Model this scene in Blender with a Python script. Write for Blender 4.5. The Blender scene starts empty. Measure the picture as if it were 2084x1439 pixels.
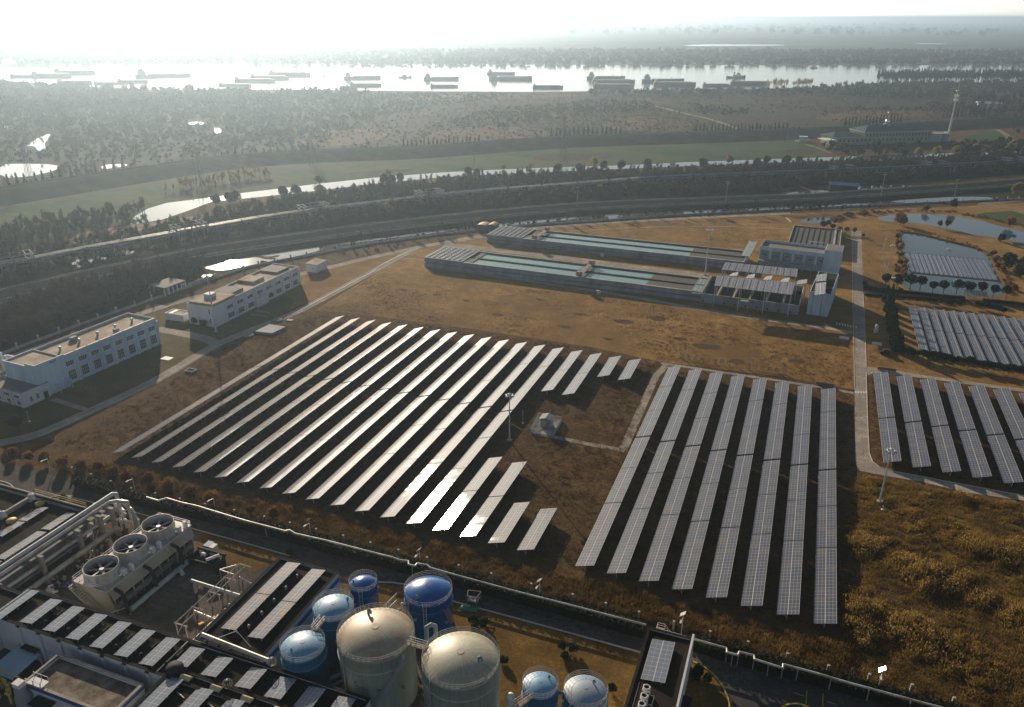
import bpy, math, random
import numpy as np
from mathutils import Vector, Matrix
from mathutils.geometry import tessellate_polygon

sc = bpy.context.scene
COL = sc.collection
random.seed(11)
rng = np.random.default_rng(11)
R = math.radians
U = random.uniform

# ------------------------------------------------------------------ camera
CAMH, F, PITCH, YAW = 100.0, 1575.36, 0.410022552, 0.363685746
cam = bpy.data.cameras.new('camera')
camo = bpy.data.objects.new('camera', cam)
COL.objects.link(camo)
camo.location = (0, 0, CAMH)
camo.rotation_euler = (math.pi / 2 - PITCH, 0, YAW)
cam.sensor_width = 36.0
cam.lens = 36.0 * F / 2084.0
cam.clip_start = 1.0
cam.clip_end = 90000.0
sc.camera = camo
_fw = Vector((-math.sin(YAW) * math.cos(PITCH), math.cos(YAW) * math.cos(PITCH), -math.sin(PITCH)))
_r = Vector((math.cos(YAW), math.sin(YAW), 0))
_u = _r.cross(_fw)


def g(px, py, z=0.0):
    """survey point: where the sight line of a photo pixel meets height z"""
    d = _fw + _r * ((px - 1042) / F) + _u * ((719.5 - py) / F)
    t = (z - CAMH) / d.z
    return Vector((d.x * t, d.y * t, z))


def crop(x0, y0, s):
    return lambda x, y, z=0.0: g(x0 + x / s, y0 + y / s, z)


# ------------------------------------------------------------------ light
SUN_AZ, SUN_EL = R(-41.8), R(15.95)
sl = bpy.data.lights.new('sun', 'SUN')
sl.energy = 5.0
sl.angle = R(0.5)
sl.color = (1.0, 0.83, 0.62)
so = bpy.data.objects.new('sun', sl)
COL.objects.link(so)
sdir = Vector((math.sin(SUN_AZ) * math.cos(SUN_EL), math.cos(SUN_AZ) * math.cos(SUN_EL), math.sin(SUN_EL)))
so.rotation_euler = (-sdir).to_track_quat('-Z', 'Y').to_euler()
so.location = (0, 0, 300)
w = bpy.data.worlds.new('World')
sc.world = w
w.use_nodes = True
nt = w.node_tree
bg = nt.nodes['Background']
sky = nt.nodes.new('ShaderNodeTexSky')
sky.sky_type = 'NISHITA'
sky.sun_disc = False
sky.sun_elevation = SUN_EL
sky.sun_rotation = SUN_AZ
sky.altitude = 50
sky.air_density = 1.0
sky.dust_density = 0.8
sky.ozone_density = 1.5
# thick winter air: the sky pales and brightens towards the horizon
tcw = nt.nodes.new('ShaderNodeTexCoord')
spw = nt.nodes.new('ShaderNodeSeparateXYZ')
nt.links.new(tcw.outputs['Generated'], spw.inputs[0])


def wmath(op, x, y):
    n = nt.nodes.new('ShaderNodeMath')
    n.operation = op
    for k, v in enumerate((x, y)):
        if isinstance(v, (int, float)):
            n.inputs[k].default_value = v
        else:
            nt.links.new(v, n.inputs[k])
    return n.outputs[0]


hz = wmath('POWER', 2.718, wmath('MULTIPLY', wmath('MAXIMUM', spw.outputs[2], 0.0), -9.0))
hsv = nt.nodes.new('ShaderNodeHueSaturation')
nt.links.new(wmath('SUBTRACT', 0.80, wmath('MULTIPLY', hz, 0.66)), hsv.inputs['Saturation'])
nt.links.new(wmath('ADD', 1.0, wmath('MULTIPLY', hz, 1.7)), hsv.inputs['Value'])
nt.links.new(sky.outputs[0], hsv.inputs['Color'])
nt.links.new(hsv.outputs[0], bg.inputs[0])
bg.inputs[1].default_value = 0.05
vs = sc.view_settings
vs.view_transform = 'Standard'
vs.look = 'None'
vs.gamma = 1.0
vs.exposure = 0.5
sc.cycles.use_denoising = True
sc.cycles.max_bounces = 6
sc.cycles.diffuse_bounces = 2
sc.cycles.glossy_bounces = 3
sc.cycles.transmission_bounces = 2
sc.cycles.transparent_max_bounces = 4
sc.cycles.sample_clamp_indirect = 6

# ------------------------------------------------------------------ materials
M = {}


def newmat(name):
    m = bpy.data.materials.new(name)
    m.use_nodes = True
    t = m.node_tree
    return m, t, t.nodes['Principled BSDF']


def N(t, kind, **kw):
    n = t.nodes.new(kind)
    for k, v in kw.items():
        setattr(n, k, v)
    return n


def ramp(t, src, stops):
    r = N(t, 'ShaderNodeValToRGB')
    e = r.color_ramp.elements
    while len(e) < len(stops):
        e.new(0.5)
    for i, (p, c) in enumerate(stops):
        e[i].position = p
        e[i].color = (*c, 1)
    t.links.new(src, r.inputs[0])
    return r.outputs[0]


def noise(t, vec, scale, detail=6, rough=0.6, stretch=None):
    if stretch:
        mp = N(t, 'ShaderNodeMapping')
        mp.inputs['Scale'].default_value = stretch
        t.links.new(vec, mp.inputs[0])
        vec = mp.outputs[0]
    n = N(t, 'ShaderNodeTexNoise')
    n.inputs['Scale'].default_value = scale
    n.inputs['Detail'].default_value = detail
    n.inputs['Roughness'].default_value = rough
    t.links.new(vec, n.inputs['Vector'])
    return n.outputs['Fac']


def mixc(t, fac, a, b, mode='MIX'):
    n = N(t, 'ShaderNodeMix', data_type='RGBA', blend_type=mode)
    for k, v in ((0, fac), (6, a), (7, b)):
        if isinstance(v, (int, float)):
            n.inputs[k].default_value = v
        elif isinstance(v, tuple):
            n.inputs[k].default_value = (*v, 1)
        else:
            t.links.new(v, n.inputs[k])
    return n.outputs[2]


def math_(t, op, a, b=None, c=None):
    n = N(t, 'ShaderNodeMath', operation=op)
    for k, v in enumerate((a, b, c)):
        if v is None:
            continue
        if isinstance(v, (int, float)):
            n.inputs[k].default_value = v
        else:
            t.links.new(v, n.inputs[k])
    return n.outputs[0]


def surf(name, c1, c2, scale=1.0, rough=0.85, bump=0.0, bscale=None, world=False, c3=None, s3=0.1, stretch=None,
         metal=0.0, spec=None, coat=0.0):
    """two-tone noisy surface; c3 = larger patches"""
    spec = (0.02 if world else 0.4) if spec is None else spec
    m, t, b = newmat(name)
    if world:
        v = N(t, 'ShaderNodeNewGeometry').outputs['Position']
    else:
        v = N(t, 'ShaderNodeTexCoord').outputs['Object']
    f = noise(t, v, scale, 8, 0.65, stretch)
    col = ramp(t, f, [(0.32, c1), (0.68, c2)])
    if world and bump:
        fine = noise(t, v, 1.3, 6, 0.8)
        col = mixc(t, 0.85, col, ramp(t, fine, [(0.32, (0.35, 0.35, 0.35)), (0.66, (1.5, 1.5, 1.5))]), 'MULTIPLY')
        mid = noise(t, v, 0.22, 4, 0.7, (0.55, 1.0, 1.0))
        col = mixc(t, 0.8, col, ramp(t, mid, [(0.34, (0.72, 0.70, 0.66)), (0.62, (1.2, 1.2, 1.2))]), 'MULTIPLY')
    if c3:
        f3 = noise(t, v, s3, 5, 0.6, stretch)
        k = ramp(t, f3, [(0.42, (0, 0, 0)), (0.66, (1, 1, 1))])
        col = mixc(t, k, col, c3)
    if name == 'concrete':
        sp = N(t, 'ShaderNodeSeparateXYZ')
        t.links.new(v, sp.inputs[0])
        j = None
        for q_ in (0, 1):
            d_ = math_(t, 'ABSOLUTE', math_(t, 'SUBTRACT', math_(t, 'FRACT', math_(t, 'DIVIDE', sp.outputs[q_], 4.5)), 0.5))
            d_ = math_(t, 'GREATER_THAN', d_, 0.488)
            j = d_ if j is None else math_(t, 'MAXIMUM', j, d_)
        col = mixc(t, math_(t, 'MULTIPLY', j, 0.4), col, (0.10, 0.085, 0.07))
    t.links.new(col, b.inputs['Base Color'])
    b.inputs['Roughness'].default_value = rough
    b.inputs['Metallic'].default_value = metal
    b.inputs['Specular IOR Level'].default_value = spec
    if coat:
        b.inputs['Coat Weight'].default_value = coat
    if bump:
        bn = N(t, 'ShaderNodeBump')
        bn.inputs['Strength'].default_value = 1.0
        bn.inputs['Distance'].default_value = bump
        t.links.new(noise(t, v, bscale or scale * 2, 6, 0.7), bn.inputs['Height'])
        t.links.new(bn.outputs[0], b.inputs['Normal'])
    M[name] = m
    return m


def leafmat(name, c1, c2, trans=0.35, scale=0.25):
    m, t, b = newmat(name)
    v = N(t, 'ShaderNodeNewGeometry').outputs['Position']
    f = noise(t, v, scale, 6, 0.75)
    col = ramp(t, f, [(0.3, c1), (0.7, c2)])
    oi = N(t, 'ShaderNodeObjectInfo')
    hs = N(t, 'ShaderNodeHueSaturation')
    t.links.new(math_(t, 'MULTIPLY_ADD', oi.outputs['Random'], 0.5, 0.75), hs.inputs['Value'])
    t.links.new(col, hs.inputs['Color'])
    b.inputs['Roughness'].default_value = 0.8
    b.inputs['Specular IOR Level'].default_value = 0.15
    t.links.new(hs.outputs[0], b.inputs['Base Color'])
    tr = N(t, 'ShaderNodeBsdfTranslucent')
    t.links.new(hs.outputs[0], tr.inputs[0])
    mx = N(t, 'ShaderNodeMixShader')
    mx.inputs[0].default_value = trans
    out = t.nodes['Material Output']
    t.links.new(b.outputs[0], mx.inputs[1])
    t.links.new(tr.outputs[0], mx.inputs[2])
    t.links.new(mx.outputs[0], out.inputs[0])
    M[name] = m
    return m


def watermat(name, col, rough, bump, bscale, spec=0.5):
    m, t, b = newmat(name)
    v = N(t, 'ShaderNodeNewGeometry').outputs['Position']
    b.inputs['Base Color'].default_value = (*col, 1)
    b.inputs['Roughness'].default_value = rough
    b.inputs['IOR'].default_value = 1.33
    b.inputs['Specular IOR Level'].default_value = spec
    bn = N(t, 'ShaderNodeBump')
    bn.inputs['Distance'].default_value = bump
    t.links.new(noise(t, v, bscale, 3, 0.5), bn.inputs['Height'])
    t.links.new(bn.outputs[0], b.inputs['Normal'])
    M[name] = m
    return m


def pvmat(name, sub, frame, dark, warm, warmth, rough=0.16, pitch=1.0, half=2.0, dust=0.0):
    """photovoltaic modules: local x across the slope, local y along the row"""
    m, t, b = newmat(name)
    tc = N(t, 'ShaderNodeTexCoord')
    sp = N(t, 'ShaderNodeSeparateXYZ')
    t.links.new(tc.outputs['Object'], sp.inputs[0])
    x, y = sp.outputs[0], sp.outputs[1]

    def line(src, period, width):
        fr = math_(t, 'FRACT', math_(t, 'DIVIDE', src, period))
        d = math_(t, 'ABSOLUTE', math_(t, 'SUBTRACT', fr, 0.5))
        return math_(t, 'GREATER_THAN', d, 0.5 - width / period / 2)
    ly = line(y, pitch, 0.05)
    lx = line(x, half, 0.11)
    ls = line(x, half / sub, 0.05)
    fine = line(y, pitch / 2, 0.02)
    fr = math_(t, 'MAXIMUM', lx, math_(t, 'MAXIMUM', math_(t, 'MULTIPLY', ly, 0.8), math_(t, 'MAXIMUM', math_(t, 'MULTIPLY', ls, 0.6), math_(t, 'MULTIPLY', fine, 0.12))))
    wn = N(t, 'ShaderNodeTexWhiteNoise', noise_dimensions='4D')
    cb = N(t, 'ShaderNodeCombineXYZ')
    t.links.new(math_(t, 'FLOOR', math_(t, 'DIVIDE', x, half / (sub if sub == 2 else 1))), cb.inputs[0])
    t.links.new(math_(t, 'FLOOR', math_(t, 'DIVIDE', y, pitch)), cb.inputs[1])
    t.links.new(cb.outputs[0], wn.inputs['Vector'])
    oi = N(t, 'ShaderNodeObjectInfo')
    t.links.new(math_(t, 'MULTIPLY', oi.outputs['Random'], 77.0), wn.inputs['W'])
    k = ramp(t, wn.outputs['Value'], [(max(0.0, 0.85 - warmth), (0, 0, 0)), (1.0, (1, 1, 1))])
    cell = mixc(t, k, dark, warm)
    n2 = noise(t, tc.outputs['Object'], 0.35, 4)
    cell = mixc(t, math_(t, 'MULTIPLY', n2, 0.25), cell, (0.16, 0.16, 0.17))
    if dust:
        cell = mixc(t, dust, cell, (0.30, 0.29, 0.28))
    t.links.new(mixc(t, fr, cell, frame), b.inputs['Base Color'])
    b.inputs['Roughness'].default_value = 0.5
    b.inputs['Specular IOR Level'].default_value = 0.03
    gl = N(t, 'ShaderNodeBsdfGlossy', distribution='BECKMANN')
    gl.inputs['Color'].default_value = (1, 1, 1, 1)
    t.links.new(math_(t, 'MULTIPLY_ADD', wn.outputs['Value'], 0.03, rough), gl.inputs['Roughness'])
    fz = N(t, 'ShaderNodeFresnel')
    fz.inputs['IOR'].default_value = 1.45
    mx = N(t, 'ShaderNodeMixShader')
    t.links.new(math_(t, 'MULTIPLY', fz.outputs[0], math_(t, 'SUBTRACT', 1.0, math_(t, 'MULTIPLY', fr, 0.8))), mx.inputs[0])
    t.links.new(b.outputs[0], mx.inputs[1])
    t.links.new(gl.outputs[0], mx.inputs[2])
    t.links.new(mx.outputs[0], t.nodes['Material Output'].inputs[0])
    # each module sits a hair out of true
    bn = N(t, 'ShaderNodeBump')
    bn.inputs['Distance'].default_value = 0.004
    t.links.new(math_(t, 'MULTIPLY_ADD', noise(t, tc.outputs['Object'], 0.8, 2), 1.0, 0.0), bn.inputs['Height'])
    t.links.new(bn.outputs[0], b.inputs['Normal'])
    t.links.new(bn.outputs[0], gl.inputs['Normal'])
    M[name] = m
    return m


surf('ground', (0.060, 0.036, 0.018), (0.155, 0.090, 0.040), 0.30, 0.95, 0.35, 0.5, True, (0.085, 0.060, 0.030), 0.02)
surf('lawn', (0.215, 0.128, 0.043), (0.33, 0.20, 0.070), 0.16, 0.95, 0.06, 1.5, True, (0.17, 0.10, 0.038), 0.035, (1, 0.8, 1))
surf('lawn_green', (0.095, 0.078, 0.034), (0.17, 0.115, 0.046), 0.2, 0.95, 0.06, 1.2, True, (0.075, 0.068, 0.03), 0.05)
surf('lawn_front', (0.125, 0.074, 0.022), (0.215, 0.130, 0.042), 0.25, 0.95, 0.06, 1.2, True, (0.085, 0.058, 0.02), 0.08)
surf('rail_steel', (0.20, 0.20, 0.20), (0.28, 0.28, 0.28), 1.2, 0.6)
surf('field', (0.028, 0.060, 0.022), (0.055, 0.098, 0.033), 0.04, 0.95, 0.1, 0.5, True, (0.085, 0.082, 0.042), 0.018, (0.5, 1, 1))
surf('marsh', (0.030, 0.026, 0.020), (0.095, 0.062, 0.038), 0.05, 0.95, 0.5, 0.2, True, (0.042, 0.044, 0.032), 0.007)
surf('farland', (0.06, 0.062, 0.05), (0.14, 0.13, 0.10), 0.006, 0.95, 0, None, True, (0.05, 0.06, 0.045), 0.0016)
surf('concrete', (0.30, 0.26, 0.22), (0.40, 0.355, 0.30), 0.5, 0.9, 0.01, 3, True, (0.25, 0.22, 0.19), 0.09)
surf('asphalt', (0.075, 0.068, 0.062), (0.115, 0.103, 0.092), 0.6, 0.85, 0.01, 4, True, (0.06, 0.055, 0.052), 0.08)
surf('highway', (0.020, 0.023, 0.026), (0.034, 0.037, 0.040), 0.2, 0.95, 0, None, True, None, 0.1, None, 0, 0.0)
surf('yard', (0.085, 0.075, 0.066), (0.15, 0.13, 0.11), 0.35, 0.9, 0.01, 3, True, (0.055, 0.05, 0.045), 0.06)
surf('dirt', (0.20, 0.145, 0.095), (0.27, 0.20, 0.135), 0.2, 0.95, 0.02, 1, True)
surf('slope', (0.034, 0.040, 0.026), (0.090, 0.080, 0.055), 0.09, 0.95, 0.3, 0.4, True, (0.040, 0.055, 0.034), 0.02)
surf('reed_bed', (0.075, 0.048, 0.028), (0.16, 0.098, 0.056), 0.06, 0.95, 0.4, 0.3, True, (0.10, 0.07, 0.042), 0.02)
surf('plot', (0.040, 0.032, 0.028), (0.075, 0.058, 0.048), 0.08, 0.95, 0.2, 0.3, True)
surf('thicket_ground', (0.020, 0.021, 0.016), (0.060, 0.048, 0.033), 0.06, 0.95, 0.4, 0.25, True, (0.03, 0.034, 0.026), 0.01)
surf('kerb', (0.42, 0.38, 0.33), (0.55, 0.50, 0.44), 1.5, 0.85)
surf('yellow', (0.45, 0.30, 0.05), (0.55, 0.38, 0.08), 1.5, 0.7)
surf('paint', (0.55, 0.54, 0.5), (0.70, 0.68, 0.64), 2, 0.7)
surf('white', (0.50, 0.52, 0.55), (0.62, 0.63, 0.65), 0.45, 0.75, 0.005, 4, False, (0.42, 0.45, 0.48), 0.12, (1, 1, 0.3))
surf('white_blue', (0.36, 0.47, 0.58), (0.50, 0.60, 0.68), 0.4, 0.7, 0, None, False, (0.27, 0.40, 0.52), 0.15, (1, 1, 0.3))
surf('stripe', (0.02, 0.08, 0.28), (0.03, 0.11, 0.34), 0.8, 0.6)
surf('roof_tan', (0.20, 0.145, 0.10), (0.36, 0.27, 0.20), 0.5, 0.95, 0.02, 3, False, (0.45, 0.37, 0.29), 0.16)
surf('roof_black', (0.006, 0.0055, 0.0055), (0.012, 0.011, 0.010), 0.8, 0.95, 0.01, 3, False, (0.030, 0.022, 0.016), 0.10, None, 0, 0.1)
surf('roof_grey', (0.12, 0.115, 0.11), (0.19, 0.18, 0.17), 0.6, 0.9, 0.01, 3)
surf('glass', (0.012, 0.016, 0.022), (0.03, 0.035, 0.045), 0.7, 0.15, 0, None, False, None, 0.1, None, 0, 0.6)
surf('dark', (0.008, 0.008, 0.009), (0.018, 0.018, 0.018), 1, 0.85)
surf('steel', (0.30, 0.30, 0.31), (0.42, 0.42, 0.43), 1.2, 0.45, 0, None, False, None, 0.1, None, 0.4)
surf('galv', (0.42, 0.43, 0.45), (0.55, 0.56, 0.58), 1.5, 0.45, 0, None, False, None, 0.1, None, 0.3)
surf('rusty', (0.16, 0.09, 0.055), (0.33, 0.24, 0.18), 0.9, 0.8)
surf('pipe', (0.42, 0.40, 0.36), (0.60, 0.57, 0.52), 0.9, 0.4, 0, None, False, (0.28, 0.24, 0.19), 0.3, None, 0.2)
surf('pipe_green', (0.24, 0.30, 0.28), (0.36, 0.42, 0.40), 0.7, 0.45)
surf('pipe_blue', (0.035, 0.055, 0.09), (0.055, 0.085, 0.13), 0.3, 0.6)
surf('foam', (0.62, 0.62, 0.62), (0.75, 0.75, 0.75), 2, 0.6)
surf('conc_wall', (0.20, 0.215, 0.24), (0.29, 0.31, 0.34), 0.5, 0.85, 0.005, 4, False, (0.15, 0.165, 0.19), 0.15, (1, 1, 0.35))
surf('conc_pale', (0.30, 0.28, 0.25), (0.42, 0.39, 0.35), 0.7, 0.85, 0.004, 4, False, (0.22, 0.20, 0.17), 0.2, (1, 1, 0.4))
surf('frp', (0.40, 0.37, 0.35), (0.50, 0.47, 0.45), 1.2, 0.55, 0.003, 5, False, (0.33, 0.30, 0.27), 0.3, (1, 1, 0.3))
surf('casing', (0.28, 0.26, 0.21), (0.38, 0.355, 0.30), 0.9, 0.8, 0.004, 4, False, (0.30, 0.26, 0.16), 0.22)
surf('skin_blue', (0.003, 0.070, 0.27), (0.006, 0.10, 0.36), 0.5, 0.25, 0.02, 0.5, False, None, 0.1, None, 0, 0.6, 0.4)
surf('skylight', (0.55, 0.45, 0.25), (0.70, 0.60, 0.38), 1, 0.15, 0, None, False, None, 0.1, None, 0, 0.9)
surf('green_net', (0.02, 0.20, 0.12), (0.05, 0.32, 0.20), 2.5, 0.6, 0.06, 3)
surf('yellow_frp', (0.42, 0.30, 0.07), (0.55, 0.42, 0.13), 2, 0.6)
surf('purple', (0.06, 0.05, 0.12), (0.11, 0.09, 0.2), 2, 0.4)
surf('hull', (0.05, 0.055, 0.06), (0.10, 0.10, 0.105), 0.05, 0.7)
surf('deck', (0.22, 0.20, 0.18), (0.36, 0.33, 0.30), 0.05, 0.8)
surf('tile_green', (0.012, 0.035, 0.028), (0.025, 0.055, 0.042), 0.3, 0.5)
surf('cream', (0.20, 0.19, 0.15), (0.28, 0.265, 0.21), 0.2, 0.85)
surf('roof_gravel', (0.060, 0.046, 0.035), (0.13, 0.10, 0.078), 0.9, 0.95, 0.02, 4, False, (0.24, 0.20, 0.16), 0.5)
surf('gold', (0.75, 0.70, 0.55), (0.9, 0.85, 0.7), 1, 0.2, 0, None, False, None, 0.1, None, 0.8)
surf('bark', (0.045, 0.036, 0.028), (0.10, 0.082, 0.065), 1.5, 0.95)
surf('blue_roof', (0.02, 0.06, 0.16), (0.035, 0.09, 0.22), 0.8, 0.6)
surf('orange', (0.50, 0.20, 0.05), (0.60, 0.28, 0.08), 0.8, 0.5)
surf('letter', (0.10, 0.085, 0.075), (0.16, 0.14, 0.12), 2, 0.6)
surf('gravel_cover', (0.030, 0.032, 0.034), (0.060, 0.062, 0.062), 1.5, 0.9, 0.02, 4)
leafmat('leaf_dark', (0.010, 0.022, 0.010), (0.032, 0.050, 0.020), 0.22)
leafmat('leaf_mid', (0.022, 0.038, 0.014), (0.055, 0.070, 0.028), 0.3)
leafmat('leaf_cypress', (0.012, 0.024, 0.014), (0.030, 0.045, 0.022), 0.15)
leafmat('leaf_yellow', (0.22, 0.16, 0.045), (0.34, 0.25, 0.075), 0.4)
leafmat('leaf_russet', (0.10, 0.050, 0.018), (0.21, 0.110, 0.036), 0.4)
leafmat('twigs', (0.030, 0.025, 0.020), (0.068, 0.053, 0.039), 0.2, 0.05)
leafmat('wood_far', (0.030, 0.034, 0.026), (0.075, 0.066, 0.046), 0.3, 0.02)
leafmat('marsh_scrub', (0.050, 0.042, 0.030), (0.135, 0.095, 0.062), 0.55, 0.02)
leafmat('wood_mixed', (0.014, 0.021, 0.011), (0.056, 0.048, 0.025), 0.25, 0.035)
leafmat('reed', (0.085, 0.052, 0.012), (0.46, 0.30, 0.085), 0.5, 0.2)
leafmat('verge_grass', (0.060, 0.036, 0.012), (0.25, 0.155, 0.048), 0.45, 0.2)
leafmat('plume', (0.36, 0.25, 0.095), (0.52, 0.38, 0.17), 0.5, 0.3)
leafmat('tuft', (0.095, 0.055, 0.022), (0.22, 0.130, 0.050), 0.4, 0.1)
leafmat('tuft_pale', (0.15, 0.085, 0.030), (0.30, 0.18, 0.068), 0.4, 0.1)
leafmat('hedge', (0.010, 0.014, 0.007), (0.026, 0.030, 0.013), 0.2, 0.5)
watermat('water', (0.030, 0.045, 0.050), 0.05, 0.012, 1.2)
watermat('river', (0.06, 0.075, 0.078), 0.12, 0.08, 0.25)
watermat('pond', (0.055, 0.09, 0.10), 0.06, 0.008, 1.5)
watermat('basin_water', (0.20, 0.34, 0.33), 0.08, 0.006, 2.0)
pvmat('pv_field', 3, (0.42, 0.41, 0.40), (0.034, 0.046, 0.078), (0.070, 0.066, 0.074), 0.35, 0.12, 1.0, 1.955)
pvmat('pv_roof', 2, (0.50, 0.50, 0.50), (0.15, 0.185, 0.24), (0.17, 0.18, 0.21), 0.25, 0.10, 1.0, 2.0)  # pale blue of the mirrored sky is put into the module colour
pvmat('pv_mottled', 2, (0.50, 0.49, 0.47), (0.14, 0.17, 0.22), (0.26, 0.17, 0.115), 0.40, 0.10, 1.0, 2.0)
pvmat('pv_pale', 2, (0.55, 0.54, 0.53), (0.17, 0.17, 0.19), (0.24, 0.21, 0.20), 0.6, 0.2, 1.0, 2.0)


def tankmat(name, base, pale, stain, amount):
    m, t, b = newmat(name)
    tc = N(t, 'ShaderNodeTexCoord')
    sp = N(t, 'ShaderNodeSeparateXYZ')
    t.links.new(tc.outputs['Object'], sp.inputs[0])
    ang = math_(t, 'ARCTAN2', sp.outputs[1], sp.outputs[0])
    cb = N(t, 'ShaderNodeCombineXYZ')
    t.links.new(math_(t, 'MULTIPLY', ang, 7.0), cb.inputs[0])
    t.links.new(math_(t, 'MULTIPLY', sp.outputs[2], 0.12), cb.inputs[1])
    rad = math_(t, 'SQRT', math_(t, 'ADD', math_(t, 'MULTIPLY', sp.outputs[0], sp.outputs[0]), math_(t, 'MULTIPLY', sp.outputs[1], sp.outputs[1])))
    t.links.new(math_(t, 'MULTIPLY', rad, 0.10), cb.inputs[2])
    oi = N(t, 'ShaderNodeObjectInfo')
    f1 = noise(t, cb.outputs[0], 2.6, 6, 0.7)
    f2 = noise(t, tc.outputs['Object'], 0.32, 5, 0.7)
    col = ramp(t, f1, [(0.40, base), (0.60, pale)])
    k = ramp(t, math_(t, 'ADD', math_(t, 'MULTIPLY', f2, 0.6), math_(t, 'MULTIPLY', f1, 0.5)), [(0.60 - amount * 0.16, (0, 0, 0)), (0.66 - amount * 0.04, (1, 1, 1))])
    k = mixc(t, amount, (0, 0, 0), k)
    # radial roof plate seams
    seam = math_(t, 'LESS_THAN', math_(t, 'ABSOLUTE', math_(t, 'SUBTRACT', math_(t, 'FRACT', math_(t, 'MULTIPLY', ang, 24 / math.tau)), 0.5)), 0.03)
    col = mixc(t, k, col, stain)
    ring = math_(t, 'LESS_THAN', math_(t, 'FRACT', math_(t, 'DIVIDE', sp.outputs[2], 1.55)), 0.03)
    seam = math_(t, 'MAXIMUM', seam, math_(t, 'MULTIPLY', ring, 0.7))
    col = mixc(t, math_(t, 'MULTIPLY', seam, 0.5), col, stain)
    t.links.new(col, b.inputs['Base Color'])
    b.inputs['Roughness'].default_value = 0.5
    M[name] = m


tankmat('skin_beige', (0.27, 0.27, 0.20), (0.44, 0.43, 0.34), (0.27, 0.18, 0.09), 0.4)
tankmat('skin_beige_rust', (0.27, 0.265, 0.195), (0.43, 0.42, 0.33), (0.30, 0.165, 0.07), 0.72)
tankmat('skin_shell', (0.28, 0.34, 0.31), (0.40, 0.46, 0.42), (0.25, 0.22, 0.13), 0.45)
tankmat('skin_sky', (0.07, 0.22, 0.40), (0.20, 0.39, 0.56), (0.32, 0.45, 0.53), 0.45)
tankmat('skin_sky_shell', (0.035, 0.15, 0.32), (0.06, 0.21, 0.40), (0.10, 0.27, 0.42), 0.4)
tankmat('skin_rust', (0.10, 0.25, 0.42), (0.25, 0.39, 0.52), (0.36, 0.27, 0.22), 0.7)

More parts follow.
